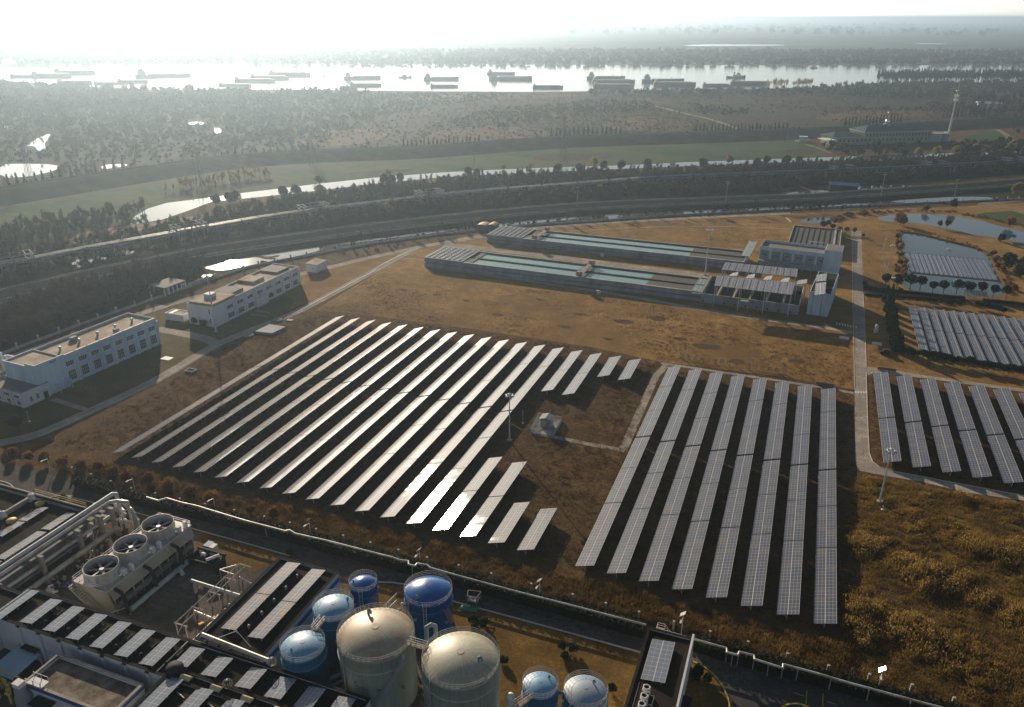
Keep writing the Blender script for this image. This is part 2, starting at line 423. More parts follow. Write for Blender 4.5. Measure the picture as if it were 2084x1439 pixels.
# ------------------------------------------------------------------ mesh building
class MB:
    def __init__(s):
        s.v, s.f, s.sm = [], [], []

    def add(s, vs, fs, smooth=False):
        o = len(s.v)
        s.v += [tuple(v) for v in vs]
        s.f += [tuple(i + o for i in f) for f in fs]
        s.sm += [smooth] * len(fs)
        return s

    def quad(s, *p):
        return s.add(p, [tuple(range(len(p)))])

    def box(s, a, b):
        (x0, y0, z0), (x1, y1, z1) = a, b
        return s.add([(x0, y0, z0), (x1, y0, z0), (x1, y1, z0), (x0, y1, z0), (x0, y0, z1), (x1, y0, z1), (x1, y1, z1), (x0, y1, z1)],
                     [(3, 2, 1, 0), (4, 5, 6, 7), (0, 1, 5, 4), (1, 2, 6, 5), (2, 3, 7, 6), (3, 0, 4, 7)])

    def cbox(s, c, d):
        return s.box((c[0] - d[0] / 2, c[1] - d[1] / 2, c[2] - d[2] / 2), (c[0] + d[0] / 2, c[1] + d[1] / 2, c[2] + d[2] / 2))

    def hexa(s, b4, t4):
        return s.add(list(b4) + list(t4), [(3, 2, 1, 0), (4, 5, 6, 7), (0, 1, 5, 4), (1, 2, 6, 5), (2, 3, 7, 6), (3, 0, 4, 7)])

    def slab(s, pts, th):
        """plate through 4 corner points, th thick downwards"""
        return s.hexa([(p[0], p[1], p[2] - th) for p in pts], pts)

    def prism(s, poly, z0, z1):
        n = len(poly)
        s.add([(p[0], p[1], z0) for p in poly] + [(p[0], p[1], z1) for p in poly],
              [tuple(range(n - 1, -1, -1)), tuple(range(n, 2 * n))] + [(i, (i + 1) % n, n + (i + 1) % n, n + i) for i in range(n)])
        return s

    def bar(s, p, q, r, n=6, r1=None, smooth=True, cap=True):
        p, q = Vector(p), Vector(q)
        d = q - p
        if d.length < 1e-6:
            return s
        d.normalize()
        a = d.orthogonal().normalized() if abs(d.z) < 0.99 else Vector((1, 0, 0))
        b = d.cross(a)
        r1 = r if r1 is None else r1
        vs = [p + (a * math.cos(t) + b * math.sin(t)) * r for t in [math.tau * i / n for i in range(n)]]
        vs += [q + (a * math.cos(t) + b * math.sin(t)) * r1 for t in [math.tau * i / n for i in range(n)]]
        s.add(vs, [(i, (i + 1) % n, n + (i + 1) % n, n + i) for i in range(n)], smooth)
        if cap:
            s.add(vs, [tuple(range(n - 1, -1, -1)), tuple(range(n, 2 * n))])
        return s

    def beam(s, p, q, w_, h):
        """rectangular beam"""
        p, q = Vector(p), Vector(q)
        d = (q - p).normalized()
        up = Vector((0, 0, 1)) if abs(d.z) < 0.95 else Vector((0, 1, 0))
        a = d.cross(up).normalized() * w_ / 2
        b = a.cross(d).normalized() * h / 2
        return s.hexa([p - a - b, p + a - b, q + a - b, q - a - b], [p - a + b, p + a + b, q + a + b, q - a + b])

    def tube(s, pts, r, n=8):
        for i in range(len(pts) - 1):
            s.bar(pts[i], pts[i + 1], r, n)
        for p in pts[1:-1]:
            s.ball(p, r * 1.02, 5, n)
        return s

    def lathe(s, prof, n=32, c=(0, 0, 0), smooth=True, a0=0, a1=math.tau):
        k = len(prof)
        full = abs(a1 - a0 - math.tau) < 1e-6
        m = n if full else n + 1
        vs = []
        for i in range(m):
            t = a0 + (a1 - a0) * i / n
            for r, z in prof:
                vs.append((c[0] + r * math.cos(t), c[1] + r * math.sin(t), c[2] + z))
        fs = []
        for i in range(n):
            j = (i + 1) % m
            for q in range(k - 1):
                fs.append((i * k + q, j * k + q, j * k + q + 1, i * k + q + 1))
        return s.add(vs, fs, smooth)

    def ball(s, c, r, k=8, n=12, sq=1.0):
        return s.lathe([(max(1e-4, r * math.cos(-math.pi / 2 + math.pi * i / k)), r * sq * math.sin(-math.pi / 2 + math.pi * i / k)) for i in range(k + 1)], n, c)

    def mesh(s, name, off=(0, 0, 0)):
        me = bpy.data.meshes.new(name)
        ox, oy, oz = off
        me.from_pydata([(x - ox, y - oy, z - oz) for x, y, z in s.v], [], s.f)
        me.polygons.foreach_set('use_smooth', s.sm)
        me.update()
        return me


def tag(o, label=None, cat=None, group=None, kind=None):
    if label:
        o['label'] = label
    if cat:
        o['category'] = cat
    if group:
        o['group'] = group
    if kind:
        o['kind'] = kind
    return o


def link(name, me, mat=None, parent=None):
    o = bpy.data.objects.new(name, me)
    COL.objects.link(o)
    if mat and me and not me.materials:
        me.materials.append(M[mat])
    if parent:
        o.parent = parent
    return o


class Thing:
    """an Empty at the thing's base; parts are given in world coordinates (off=loc) or local ones (loc None)"""

    def __init__(s, name, label, cat, loc=(0, 0, 0), group=None, local=False, rz=0):
        s.o = bpy.data.objects.new(name, None)
        s.o.empty_display_size = 0.3
        COL.objects.link(s.o)
        s.o.location = loc
        s.o.rotation_euler = (0, 0, rz)
        s.off = (0, 0, 0) if local else tuple(loc)
        tag(s.o, label, cat, group)

    def part(s, name, mb, mat, parent=None, label=None):
        me = mb.mesh(name, s.off) if isinstance(mb, MB) else mb
        o = link(name, me, mat, parent or s.o)
        if label:
            o['label'] = label
        return o


def single(name, mb, mat, label, cat, loc, group=None, local=False):
    o = link(name, mb.mesh(name, (0, 0, 0) if local else loc), mat)
    o.location = loc
    return tag(o, label, cat, group)


def copy_tree(o, loc=None, rz=None, label=None, scale=None, group=None):
    c = o.copy()
    COL.objects.link(c)
    for ch in o.children:
        d = ch.copy()
        COL.objects.link(d)
        d.parent = c
        for gch in ch.children:
            e = gch.copy()
            COL.objects.link(e)
            e.parent = d
    if loc is not None:
        c.location = loc
    if rz is not None:
        c.rotation_euler = (0, 0, rz)
    if scale is not None:
        c.scale = (scale,) * 3 if isinstance(scale, (int, float)) else scale
    if label:
        c['label'] = label
    if group:
        c['group'] = group
    return c


ORD = ['first', 'second', 'third', 'fourth', 'fifth', 'sixth', 'seventh', 'eighth', 'ninth', 'tenth', 'eleventh', 'twelfth',
       'thirteenth', 'fourteenth', 'fifteenth', 'sixteenth', 'seventeenth', 'eighteenth', 'nineteenth', 'twentieth',
       'twenty-first', 'twenty-second', 'twenty-third', 'twenty-fourth', 'twenty-fifth', 'twenty-sixth', 'twenty-seventh', 'twenty-eighth']


# ------------------------------------------------------------------ sheets and ribbons
def struct(name, mb, mat):
    o = link(name, mb.mesh(name), mat)
    o['kind'] = 'structure'
    return o


def smooth_poly(p, it=1, closed=True):
    for _ in range(it):
        q = []
        n = len(p)
        for i in range(n if closed else n - 1):
            a, b = p[i], p[(i + 1) % n]
            q += [a * 0.75 + b * 0.25, a * 0.25 + b * 0.75]
        if not closed:
            q = [p[0]] + q + [p[-1]]
        p = q
    return p


def sheet(name, px, z, mat, smooth=0, zproj=0.0, cr=None):
    P = [(cr(*q) if cr else g(*q, zproj)) for q in px]
    P = smooth_poly(P, smooth)
    P = [Vector((p.x, p.y, z)) for p in P]
    tri = tessellate_polygon([P])
    fs = []
    for t in tri:
        a, b, c = (P[i] for i in t)
        fs.append(t if (b - a).cross(c - a).z > 0 else (t[0], t[2], t[1]))
    return struct(name, MB().add(P, fs), mat)


def ribbon_pts(P, w_):
    L, Rr = [], []
    n = len(P)
    for i in range(n):
        d = (P[min(i + 1, n - 1)] - P[max(i - 1, 0)])
        d.z = 0
        d.normalize()
        s_ = Vector((-d.y, d.x, 0)) * w_ / 2
        L.append(P[i] + s_)
        Rr.append(P[i] - s_)
    return L, Rr


def strip(name, px, w_, z, mat, smooth=2, cr=None, world=False):
    P = px if world else [(cr(*q) if cr else g(*q)) for q in px]
    P = smooth_poly([Vector((p[0], p[1], z)) for p in P], smooth, False)
    L, Rr = ribbon_pts(P, w_)
    mb = MB()
    for i in range(len(P) - 1):
        mb.quad(Rr[i], Rr[i + 1], L[i + 1], L[i])
    return struct(name, mb, mat)


def kerbline(name, px, mat, wid=0.18, h=0.12, smooth=2, z0=0.0, cr=None):
    P = [(cr(*q) if cr else g(*q)) for q in px]
    P = smooth_poly([Vector((p[0], p[1], z0)) for p in P], smooth, False)
    L, Rr = ribbon_pts(P, wid)
    mb = MB()
    for i in range(len(P) - 1):
        a, b, c, d = Rr[i], Rr[i + 1], L[i + 1], L[i]
        up = Vector((0, 0, h))
        mb.hexa([a, b, c, d], [a + up, b + up, c + up, d + up])
    return struct(name, mb, mat)


def berm(name, P, top, h, base, mat, mat_top=None):
    """earth bank with a flat crest"""
    P = smooth_poly([Vector((p[0], p[1], 0)) for p in P], 2, False)
    Lt, Rt = ribbon_pts(P, top)
    Lb, Rb = ribbon_pts(P, base)
    mb = MB()
    up = Vector((0, 0, h))
    for i in range(len(P) - 1):
        mb.quad(Rb[i], Rb[i + 1], Rt[i + 1] + up, Rt[i] + up)
        mb.quad(Rt[i] + up, Rt[i + 1] + up, Lt[i + 1] + up, Lt[i] + up)
        mb.quad(Lt[i] + up, Lt[i + 1] + up, Lb[i + 1], Lb[i])
    return struct(name, mb, mat)


# ------------------------------------------------------------------ terrain
S = 24000.0
struct('ground', MB().quad((-S, -300, 0), (S, -300, 0), (S, S, 0), (-S, S, 0)), 'ground')

# everything beyond the far levee
sheet('marsh', [(-900, 330), (0, 402), (250, 362), (450, 330), (650, 316), (830, 312), (1120, 290), (1400, 281), (1640, 270), (1760, 262), (2084, 246), (3200, 200),
                (3200, 150), (1042, 150), (-900, 150)], 0.03, 'marsh')
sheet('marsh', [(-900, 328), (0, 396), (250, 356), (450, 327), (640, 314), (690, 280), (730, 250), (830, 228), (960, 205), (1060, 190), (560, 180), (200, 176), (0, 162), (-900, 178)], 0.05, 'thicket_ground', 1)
sheet('far_land', [(-3500, 133), (5600, 133), (5600, 40.5), (-3500, 40.5)], 0.05, 'farland')
sheet('river', [(-1500, 150), (-600, 139), (0, 139), (124, 136), (131, 128), (400, 128), (700, 130), (1300, 132.4), (2084, 133.5), (2900, 134), (4400, 132),
                (4400, 160), (2900, 166), (2084, 168), (1850, 168), (1780, 170), (1660, 178), (1580, 180), (1450, 181), (1300, 184), (1200, 186), (1060, 187), (960, 186),
                (900, 186), (740, 184), (560, 182), (430, 182), (280, 182), (200, 178), (115, 173), (0, 163), (-600, 172), (-1500, 175)], 0.1, 'river')
for nm, a in (('flood_pond', [(0, 335), (40, 333), (118, 335), (119, 346), (60, 360), (0, 363)]),
              ('flood_pond', [(42, 299), (60, 293), (72, 284), (86, 277), (99, 272), (103, 275), (98, 284), (90, 292), (93, 300), (91, 306), (76, 307), (72, 298), (58, 297)]),
              ('flood_pond', [(382, 250), (398, 247), (416, 249), (412, 254), (386, 254)]),
              ('flood_pond', [(436, 257), (452, 264), (450, 270), (440, 273), (436, 268)]),
              ('flood_pond', [(205, 338), (225, 334), (262, 334), (255, 339), (208, 345)]),
              ('flood_pond', [(540, 273), (575, 275), (572, 277), (545, 276)]),
              ('flood_pond', [(0, 258), (18, 257), (18, 262), (0, 264)])):
    sheet(nm, a, 0.08, 'water', 1)
# bright water and greenhouse strips on the far plain
for a in ([(1390, 92), (1450, 90), (1520, 91), (1600, 91), (1590, 93), (1500, 93.5), (1400, 94)], [(1860, 88), (1930, 89), (1925, 90), (1866, 89.5)]):
    sheet('far_lake', a, 0.2, 'river', 1)

# levee with its shaded slope towards the camera
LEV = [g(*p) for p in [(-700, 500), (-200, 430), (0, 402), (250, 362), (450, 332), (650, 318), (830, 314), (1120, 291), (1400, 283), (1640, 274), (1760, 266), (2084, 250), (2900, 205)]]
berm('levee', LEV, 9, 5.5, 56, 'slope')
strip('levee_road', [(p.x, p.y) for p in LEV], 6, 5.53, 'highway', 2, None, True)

sheet('field', [(-500, 560), (0, 424), (120, 402), (250, 380), (330, 362), (450, 346), (650, 330), (840, 325), (1000, 312), (1200, 300), (1400, 292), (1640, 283), (1690, 310), (1660, 320),
                (1400, 329), (1280, 335), (1120, 340), (1000, 345), (900, 350), (760, 361), (640, 374), (560, 384), (500, 391), (420, 402), (340, 412), (285, 432), (262, 456), (150, 478), (100, 486), (0, 520), (-400, 640)], 0.02, 'field', 1)
sheet('field', [(1960, 285), (1990, 268), (2035, 265), (2050, 280), (2030, 287), (1975, 288)], 0.09, 'field', 1)
sheet('canal', [(268, 458), (262, 455), (275, 440), (300, 425), (340, 413), (420, 403), (500, 392), (560, 385), (640, 375), (760, 362), (900, 351), (1000, 346), (1120, 341), (1280, 336), (1400, 330), (1660, 321), (1760, 317), (1900, 313), (2084, 308), (2300, 300),
                (2300, 307), (2084, 315), (1900, 320), (1760, 323), (1660, 328), (1400, 338), (1280, 343), (1120, 350), (1000, 355), (900, 361), (760, 374), (640, 389), (520, 402), (430, 411), (380, 430), (330, 447)], 0.04, 'water')
sheet('towpath', [(130, 492), (170, 472), (270, 458), (335, 449), (420, 436), (430, 442), (330, 462), (200, 484), (150, 496)], 0.05, 'dirt')

# highway on its bank, passing in front of the wood
HW = [g(*p, 1.6) for p in [(-500, 730), (-100, 628), (150, 567), (330, 530), (440, 509), (600, 486), (740, 466), (1000, 436), (1185, 420), (1370, 412), (1554, 405), (1700, 399), (1850, 387), (2000, 378), (2090, 369), (2500, 340)]]
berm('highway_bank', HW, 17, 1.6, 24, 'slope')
strip('highway', [(p.x, p.y) for p in HW], 14, 1.63, 'highway', 2, None, True)

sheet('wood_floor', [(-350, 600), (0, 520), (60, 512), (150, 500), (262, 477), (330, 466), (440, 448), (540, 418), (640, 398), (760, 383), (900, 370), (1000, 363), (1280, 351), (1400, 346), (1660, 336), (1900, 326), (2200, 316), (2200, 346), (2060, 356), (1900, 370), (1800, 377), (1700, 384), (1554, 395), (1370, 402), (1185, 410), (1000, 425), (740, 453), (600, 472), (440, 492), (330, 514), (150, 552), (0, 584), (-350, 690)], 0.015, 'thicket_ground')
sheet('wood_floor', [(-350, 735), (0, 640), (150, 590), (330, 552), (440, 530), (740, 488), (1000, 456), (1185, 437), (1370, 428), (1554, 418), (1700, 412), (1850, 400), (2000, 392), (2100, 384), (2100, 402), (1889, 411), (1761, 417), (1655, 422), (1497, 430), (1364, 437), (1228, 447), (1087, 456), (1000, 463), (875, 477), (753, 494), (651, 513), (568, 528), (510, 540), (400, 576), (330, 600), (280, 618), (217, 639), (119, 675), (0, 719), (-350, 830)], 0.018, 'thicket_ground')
# plots and reed beds out on the marsh
for m_, a in (('reed_bed', [(1215, 262), (1240, 240), (1330, 236), (1405, 248), (1415, 262), (1330, 268)]), ('plot', [(1400, 232), (1470, 226), (1600, 238), (1640, 250), (1560, 264), (1470, 258)]), ('reed_bed', [(1640, 240), (1720, 226), (1850, 222), (1920, 230), (1840, 240), (1720, 250)]),
              ('reed_bed', [(850, 285), (900, 262), (1010, 256), (1110, 262), (1115, 275), (980, 290), (860, 300)]), ('reed_bed', [(560, 276), (640, 262), (760, 262), (800, 278), (720, 296), (600, 300)]), ('reed_bed', [(820, 196), (1000, 191), (1180, 192), (1175, 197), (1000, 202), (850, 206)]), ('plot', [(1050, 226), (1200, 215), (1290, 222), (1210, 236), (1090, 240)])):
    sheet(m_, a, 0.06, m_, 2)
for a in ([(1080, 318), (1150, 312), (1240, 310), (1250, 322), (1180, 328), (1090, 328)], [(330, 396), (420, 380), (520, 366), (560, 372), (440, 392), (360, 408)], [(1590, 306), (1640, 302), (1668, 310), (1630, 316), (1600, 314)], [(700, 352), (800, 344), (860, 344), (800, 354), (720, 360)]):
    sheet('fallow_strip', a, 0.035, 'plot', 2)
# creek and ponds outside the wall
for nm, a, s_ in (('creek', [(406, 545), (432, 541), (456, 536), (470, 526), (482, 518), (520, 511), (560, 503), (600, 498), (635, 494), (652, 501), (654, 508), (640, 513), (600, 522), (560, 531), (510, 540), (470, 547), (440, 550)], 0),
                  ('creek', [(640, 487), (700, 477), (800, 466), (880, 457), (935, 454), (938, 465), (880, 475), (800, 484), (700, 497), (652, 501)], 1),
                  ('creek', [(960, 455), (1060, 445), (1180, 437), (1184, 445), (1060, 457), (968, 465)], 1),
                  ('creek', [(1228, 434), (1258, 432), (1268, 440), (1262, 448), (1236, 446)], 1),
                  ('creek', [(1385, 427), (1420, 422), (1475, 419), (1478, 429), (1430, 436), (1388, 439)], 1),
                  ('creek', [(1520, 424), (1600, 418), (1700, 414), (1780, 415), (1782, 422), (1700, 427), (1600, 429), (1525, 430)], 1),
                  ('creek', [(1808, 409), (1900, 402), (2000, 400), (2028, 404), (1992, 411), (1900, 414), (1830, 413)], 1),
                  ('creek', [(1590, 395), (1640, 388), (1690, 387), (1696, 397), (1650, 401), (1610, 402)], 1),
                  ('creek', [(1740, 379), (1800, 375), (1900, 380), (1960, 374), (2064, 370), (2000, 379), (1900, 388), (1790, 392), (1745, 387)], 1),
                  ('creek', [(130, 534), (180, 524), (278, 508), (272, 515), (200, 537), (140, 548)], 1),
                  ('creek', [(1625, 448), (1655, 443), (1700, 443), (1706, 452), (1690, 456), (1640, 455)], 1)):
    sheet(nm, a, 0.04, 'water', s_)
sheet('sandbar', [(478, 524), (495, 521), (512, 523), (495, 527), (480, 528)], 0.06, 'ground', 1)
sheet('sandbar', [(508, 520), (520, 519), (545, 523), (566, 519), (571, 521), (556, 526), (572, 527), (545, 529), (520, 523), (510, 523)], 0.06, 'ground', 1)
sheet('shore_path', [(1180, 432), (1230, 427), (1380, 419), (1380, 421), (1230, 429.5), (1180, 434)], 0.05, 'dirt')

# lawns of the plant
sheet('lawn', [(640, 632), (770, 553), (862, 502), (960, 478), (1060, 464), (1160, 456), (1400, 443), (1600, 434), (1720, 430), (1830, 424), (1960, 420), (2084, 412), (2600, 395), (2600, 960), (2084, 798), (1900, 771), (1765, 752), (1740, 793), (1600, 768), (1340, 735), (1200, 706), (980, 672), (760, 643), (700, 636)], 0.008, 'lawn')
sheet('lawn', [(585, 632), (690, 590), (770, 548), (850, 502), (868, 496), (760, 520), (640, 552), (612, 560), (560, 590), (600, 612)], 0.008, 'lawn')
sheet('lawn_green', [(-60, 740), (60, 705), (300, 640), (450, 600), (560, 580), (610, 580), (655, 600), (610, 622), (520, 664), (430, 702), (320, 772), (190, 834), (84, 882), (20, 898), (-60, 905)], 0.006, 'lawn_green')
sheet('shrub_bed', [(1980, 434), (2084, 428), (2084, 462), (2050, 455), (2000, 443)], 0.012, 'field', 1)

rs = random.Random(9)
for cx_, cy_, s_ in ((1268, 655, 3.5), (1335, 648, 3.0), (1180, 640, 2.0), (1100, 610, 1.6), (950, 612, 1.4), (1010, 640, 2.2), (890, 600, 1.5), (1440, 705, 4.0), (1490, 690, 2.0), (1385, 690, 1.8), (1620, 735, 2.0), (1500, 735, 2.4), (1240, 690, 1.8), (820, 590, 1.6), (1660, 712, 1.6), (1150, 665, 2.0), (1800, 720, 1.5), (1555, 452, 3.0), (1490, 452, 2.5), (1790, 500, 1.6)):
    c_ = g(cx_, cy_)
    P = [Vector((c_.x + s_ * rs.uniform(.5, 1.2) * math.cos(k * .7) * 1.5, c_.y + s_ * rs.uniform(.4, 1.1) * math.sin(k * .7), 0.0115)) for k in range(9)]
    P = smooth_poly(P, 2)
    struct('bare_soil', MB().add(P, [tuple(range(len(P)))]), 'ground')
# plant roads and paths
strip('perimeter_road', [(-80, 757), (0, 736), (200, 664), (320, 628), (400, 603), (640, 552), (760, 522), (880, 498), (1000, 476), (1150, 458), (1400, 444), (1610, 434)], 4.2, 0.016, 'concrete')
strip('service_road', [(880, 497), (845, 505), (770, 547), (690, 590), (600, 638), (520, 668), (431, 705), (321, 774), (190, 834), (84, 883), (21, 898), (-80, 915)], 4.0, 0.020, 'concrete')
strip('service_road', [(318, 669), (384, 681), (422, 690), (440, 700)], 4.2, 0.012, 'concrete')
strip('footpath', [(106, 812), (182, 836)], 1.8, 0.012, 'concrete')
strip('footpath', [(510, 640), (546, 644)], 0.8, 0.012, 'concrete')
strip('footpath', [(520, 632), (550, 637)], 0.8, 0.012, 'concrete')
kerbline('kerb', [(578, 649), (650, 611), (720, 574), (763, 551)], 'kerb', 0.55, 0.14)
kerbline('kerb', [(766, 545), (800, 527), (845, 506), (884, 500)], 'kerb', 0.55, 0.14)
kerbline('kerb', [(815, 525), (842, 528), (870, 530)], 'kerb', 0.35, 0.12)
kerbline('kerb', [(935, 492), (960, 487), (1000, 483)], 'kerb', 0.5, 0.12)
kerbline('kerb', [(1600, 443), (1610, 452)], 'kerb', 0.6, 0.14, 0)
kerbline('kerb', [(84, 887), (190, 838), (321, 778), (431, 709)], 'kerb', 0.25, 0.12)
strip('filter_road', [(862, 541), (1100, 575), (1300, 606), (1425, 630), (1566, 652), (1695, 669), (1750, 680)], 2.6, 0.012, 'concrete')
strip('filter_road', [(905, 497), (1100, 519), (1300, 545), (1440, 562)], 6.5, 0.010, 'concrete')
strip('path', [(1160, 470), (1400, 458), (1610, 466)], 0.9, 0.012, 'concrete')
# main inner road
sheet('plant_road', [(1733, 470), (1735, 600), (1737, 690), (1739, 790), (1740, 880), (1740, 925), (1742, 945), (1750, 958), (1778, 964), (1874, 980.5), (1970, 1003), (2084, 1019), (2300, 1062), (2300, 1048), (2084, 1009), (1938, 982), (1823, 960), (1790, 951), (1776, 940), (1769, 922),
                     (1766, 860), (1764, 770), (1762, 690), (1758, 640), (1756, 560), (1753, 470)], 0.020, 'concrete')
kerbline('kerb', [(1763, 758), (1766, 860), (1769, 922), (1776, 940), (1790, 951), (1823, 960), (1938, 982), (2084, 1009)], 'kerb', 0.16, 0.12, 0)
kerbline('kerb', [(1734, 560), (1736, 640), (1738, 720), (1739, 790)], 'kerb', 0.14, 0.12, 0)
kerbline('kerb', [(1757, 600), (1761, 680), (1763, 745)], 'kerb', 0.14, 0.12, 0)
kerbline('kerb', [(1734, 470), (1735, 575)], 'kerb', 0.14, 0.12, 0)
sheet('plant_road', [(1762, 747), (1800, 750), (1874, 763), (2084, 792), (2400, 838), (2400, 846), (2084, 798), (1874, 769), (1778, 759), (1766, 764), (1762, 768)], 0.016, 'concrete')
sheet('pond_road', [(1752, 574), (1772, 582), (1796, 587.6), (1921, 603), (2084, 621), (2400, 655), (2400, 663), (2084, 628), (1963, 613), (1858, 599), (1770, 596), (1752, 598)], 0.016, 'asphalt')
strip('footpath', [(1345, 739), (1500, 762), (1620, 780), (1738, 800)], 1.5, 0.014, 'concrete', 1)
strip('footpath', [(1360, 740), (1335, 765), (1268, 915)], 2.2, 0.018, 'concrete', 0)
strip('footpath', [(1271, 917), (1200, 904), (1150, 894), (1081, 880)], 1.7, 0.014, 'concrete', 1)
# crossing stripes
mb = MB()
for i in range(8):
    a = g(1702 + i * 5.6, 661 + i * 1.0)
    mb.slab([(a.x, a.y, 0.03), (a.x + 0.4, a.y, 0.03), (a.x + 0.4, a.y + 2.4, 0.03), (a.x, a.y + 2.4, 0.03)], 0.006)
struct('road_marking', mb, 'paint')
mb = MB()
for i in range(5):
    a = g(1740 + i * 5.4, 800)
    mb.slab([(a.x, a.y, 0.03), (a.x + 0.45, a.y, 0.03), (a.x + 0.45, a.y + 1.3, 0.03), (a.x, a.y + 1.3, 0.03)], 0.006)
struct('road_marking', mb, 'paint')
# ponds
sheet('pond', [(1833, 473), (1850, 471), (1870, 475), (1905, 484), (1950, 494), (2000, 507), (2012, 520), (2016, 528), (2030, 560), (2040, 578), (2048, 592), (2040, 602), (1990, 604), (1900, 598), (1850, 590), (1830, 576), (1834, 560), (1845, 552), (1848, 535), (1836, 515), (1832, 495)], 0.03, 'pond', 1)
sheet('pond', [(1778, 444), (1810, 438), (1840, 435), (1880, 435), (1930, 438), (1970, 445), (2000, 450), (2035, 461), (2090, 470), (2400, 520), (2400, 600), (2084, 494), (2050, 491), (2025, 484), (1980, 478), (1940, 468), (1905, 461), (1870, 455), (1840, 452), (1800, 451)], 0.03, 'pond', 1)
strip('pond_path', [(1812, 560), (1796, 530), (1797, 505), (1806, 480), (1808, 465)], 1.0, 0.012, 'dirt')
strip('pond_path', [(2084, 405), (2040, 410), (1985, 418), (2084, 428), (2200, 436)], 7, 0.012, 'dirt')
kerbline('pond_bank', [(1838, 473), (1870, 476), (1905, 485), (1950, 496), (2000, 509), (2012, 520)], 'ground', 1.2, 0.5, 1)

# front road, yards and lawns
sheet('front_road', [(-400, 950), (0, 940), (100, 966), (300, 1024), (500, 1070), (663, 1112), (800, 1147), (929, 1183), (1060, 1218), (1320, 1292), (1480, 1335), (1700, 1395), (1950, 1460), (2300, 1560), (2300, 1900), (1500, 1900), (1480, 1440), (1470, 1400), (1445, 1370), (1411, 1348), (1306, 1330), (1060, 1263), (925, 1226), (830, 1192), (770, 1186), (720, 1178), (640, 1150), (521, 1113), (389, 1076), (268, 1042), (129, 1010), (60, 1010), (0, 1050), (-400, 1200)], 0.010, 'asphalt')
sheet('yard', [(-400, 1205), (0, 1055), (60, 1012), (129, 1012), (268, 1044), (389, 1078), (521, 1115), (640, 1152), (720, 1182), (1305, 1332), (1420, 1352), (1480, 1500), (1400, 2400), (-400, 2400)], 0.006, 'yard')
sheet('lawn', [(700, 1186), (770, 1188), (830, 1194), (925, 1228), (1060, 1265), (1306, 1332), (1265, 1500), (1000, 1560), (900, 1420), (860, 1290), (780, 1240), (700, 1230)], 0.018, 'lawn_front')
sheet('lawn', [(405, 1082), (500, 1108), (574, 1132), (521, 1163), (470, 1152), (398, 1120)], 0.018, 'lawn_front')
sheet('lawn', [(206, 1053), (268, 1043), (330, 1060), (296, 1085), (246, 1104), (228, 1085)], 0.018, 'lawn_front')
sheet('lawn', [(100, 1014), (129, 1008), (160, 1012), (190, 1020), (170, 1040), (120, 1030)], 0.018, 'lawn_front')
sheet('lawn', [(1411, 1350), (1440, 1365), (1466, 1395), (1478, 1439), (1480, 1500), (1380, 1500), (1380, 1380)], 0.018, 'lawn_front')
sheet('lawn', [(-200, 985), (0, 985), (22, 992), (26, 1005), (0, 1040), (-200, 1120)], 0.018, 'lawn_front', 1)
kerbline('kerb', [(129, 1009), (268, 1041), (389, 1075.5), (521, 1112), (570, 1126), (590, 1131)], 'kerb', 0.22, 0.14, 0)
kerbline('kerb', [(95, 1018), (105, 1011), (129, 1008.5), (150, 1010)], 'yellow', 0.16, 0.15)
kerbline('kerb', [(770, 1185), (800, 1186), (830, 1191), (925, 1225), (1060, 1261.5), (1306, 1329)], 'kerb', 0.3, 0.14, 0)
kerbline('kerb', [(1411, 1347), (1440, 1361), (1468, 1392), (1482, 1420), (1486, 1450)], 'yellow', 0.22, 0.16)
kerbline('kerb', [(0, 979), (22, 985), (32, 1000), (16, 1028), (0, 1045)], 'kerb', 0.22, 0.14)
kerbline('kerb', [(1585, 1445), (1600, 1434), (1625, 1432), (1645, 1440)], 'yellow', 0.22, 0.16)
mb = MB()
for a, b in (((1642, 1405), (1640, 1439)), ((1675, 1411), (1674, 1445)), ((1616, 1410), (1637, 1417)), ((1683, 1428), (1702, 1434))):
    p, q = g(*a), g(*b)
    d = (q - p).normalized()
    n_ = Vector((-d.y, d.x, 0)) * 0.07
    up = Vector((0, 0, 0.02))
    mb.slab([p - n_ + up, q - n_ + up, q + n_ + up, p + n_ + up], 0.006)
struct('road_marking', mb, 'yellow')

# ------------------------------------------------------------------ ground-mounted solar tables
WX, ZL, ZH = 3.72, 1.0, 2.21


def table_proto(L, wx=WX, zl=ZL, zh=ZH, pv='pv_field', posts=True):
    t = Thing('solar_table', None, 'solar table', (0, 0, 0), None, True)
    slope = math.hypot(wx, zh - zl)
    ang = math.atan2(zh - zl, wx)
    mb = MB().box((0, 0, -0.05), (slope, L, 0))
    pan = t.part('panel', mb, pv)
    pan.location = (0, 0, zl)
    pan.rotation_euler = (0, -ang, 0)
    fr = MB()
    zm = (zl + zh) / 2
    for fx in (0.22, 0.78):
        x = wx * fx
        z = zl + (zh - zl) * fx - 0.16
        fr.beam((x, 0.1, z), (x, L - 0.1, z), 0.08, 0.1)
    n = max(2, int(round(L / 3.9)) + 1)
    ys = [0.5 + (L - 1.0) * i / (n - 1) for i in range(n)]
    for y in ys:
        fr.beam((wx * 0.1, y, zl + (zh - zl) * 0.1 - 0.24), (wx * 0.9, y, zl + (zh - zl) * 0.9 - 0.24), 0.07, 0.08)
        fr.beam((wx * 0.5, y, 0.5), (wx * 0.24, y, zl + (zh - zl) * 0.24 - 0.25), 0.05, 0.05)
    t.part('frame', fr, 'galv')
    pm = MB().bar((0, 0, -0.3), (0, 0, zm - 0.25), 0.08, 8).mesh('post')
    for y in ys:
        p = t.part('post', pm, 'galv')
        p.location = (wx * 0.5, y, 0)
    return t.o


PROTO = {}


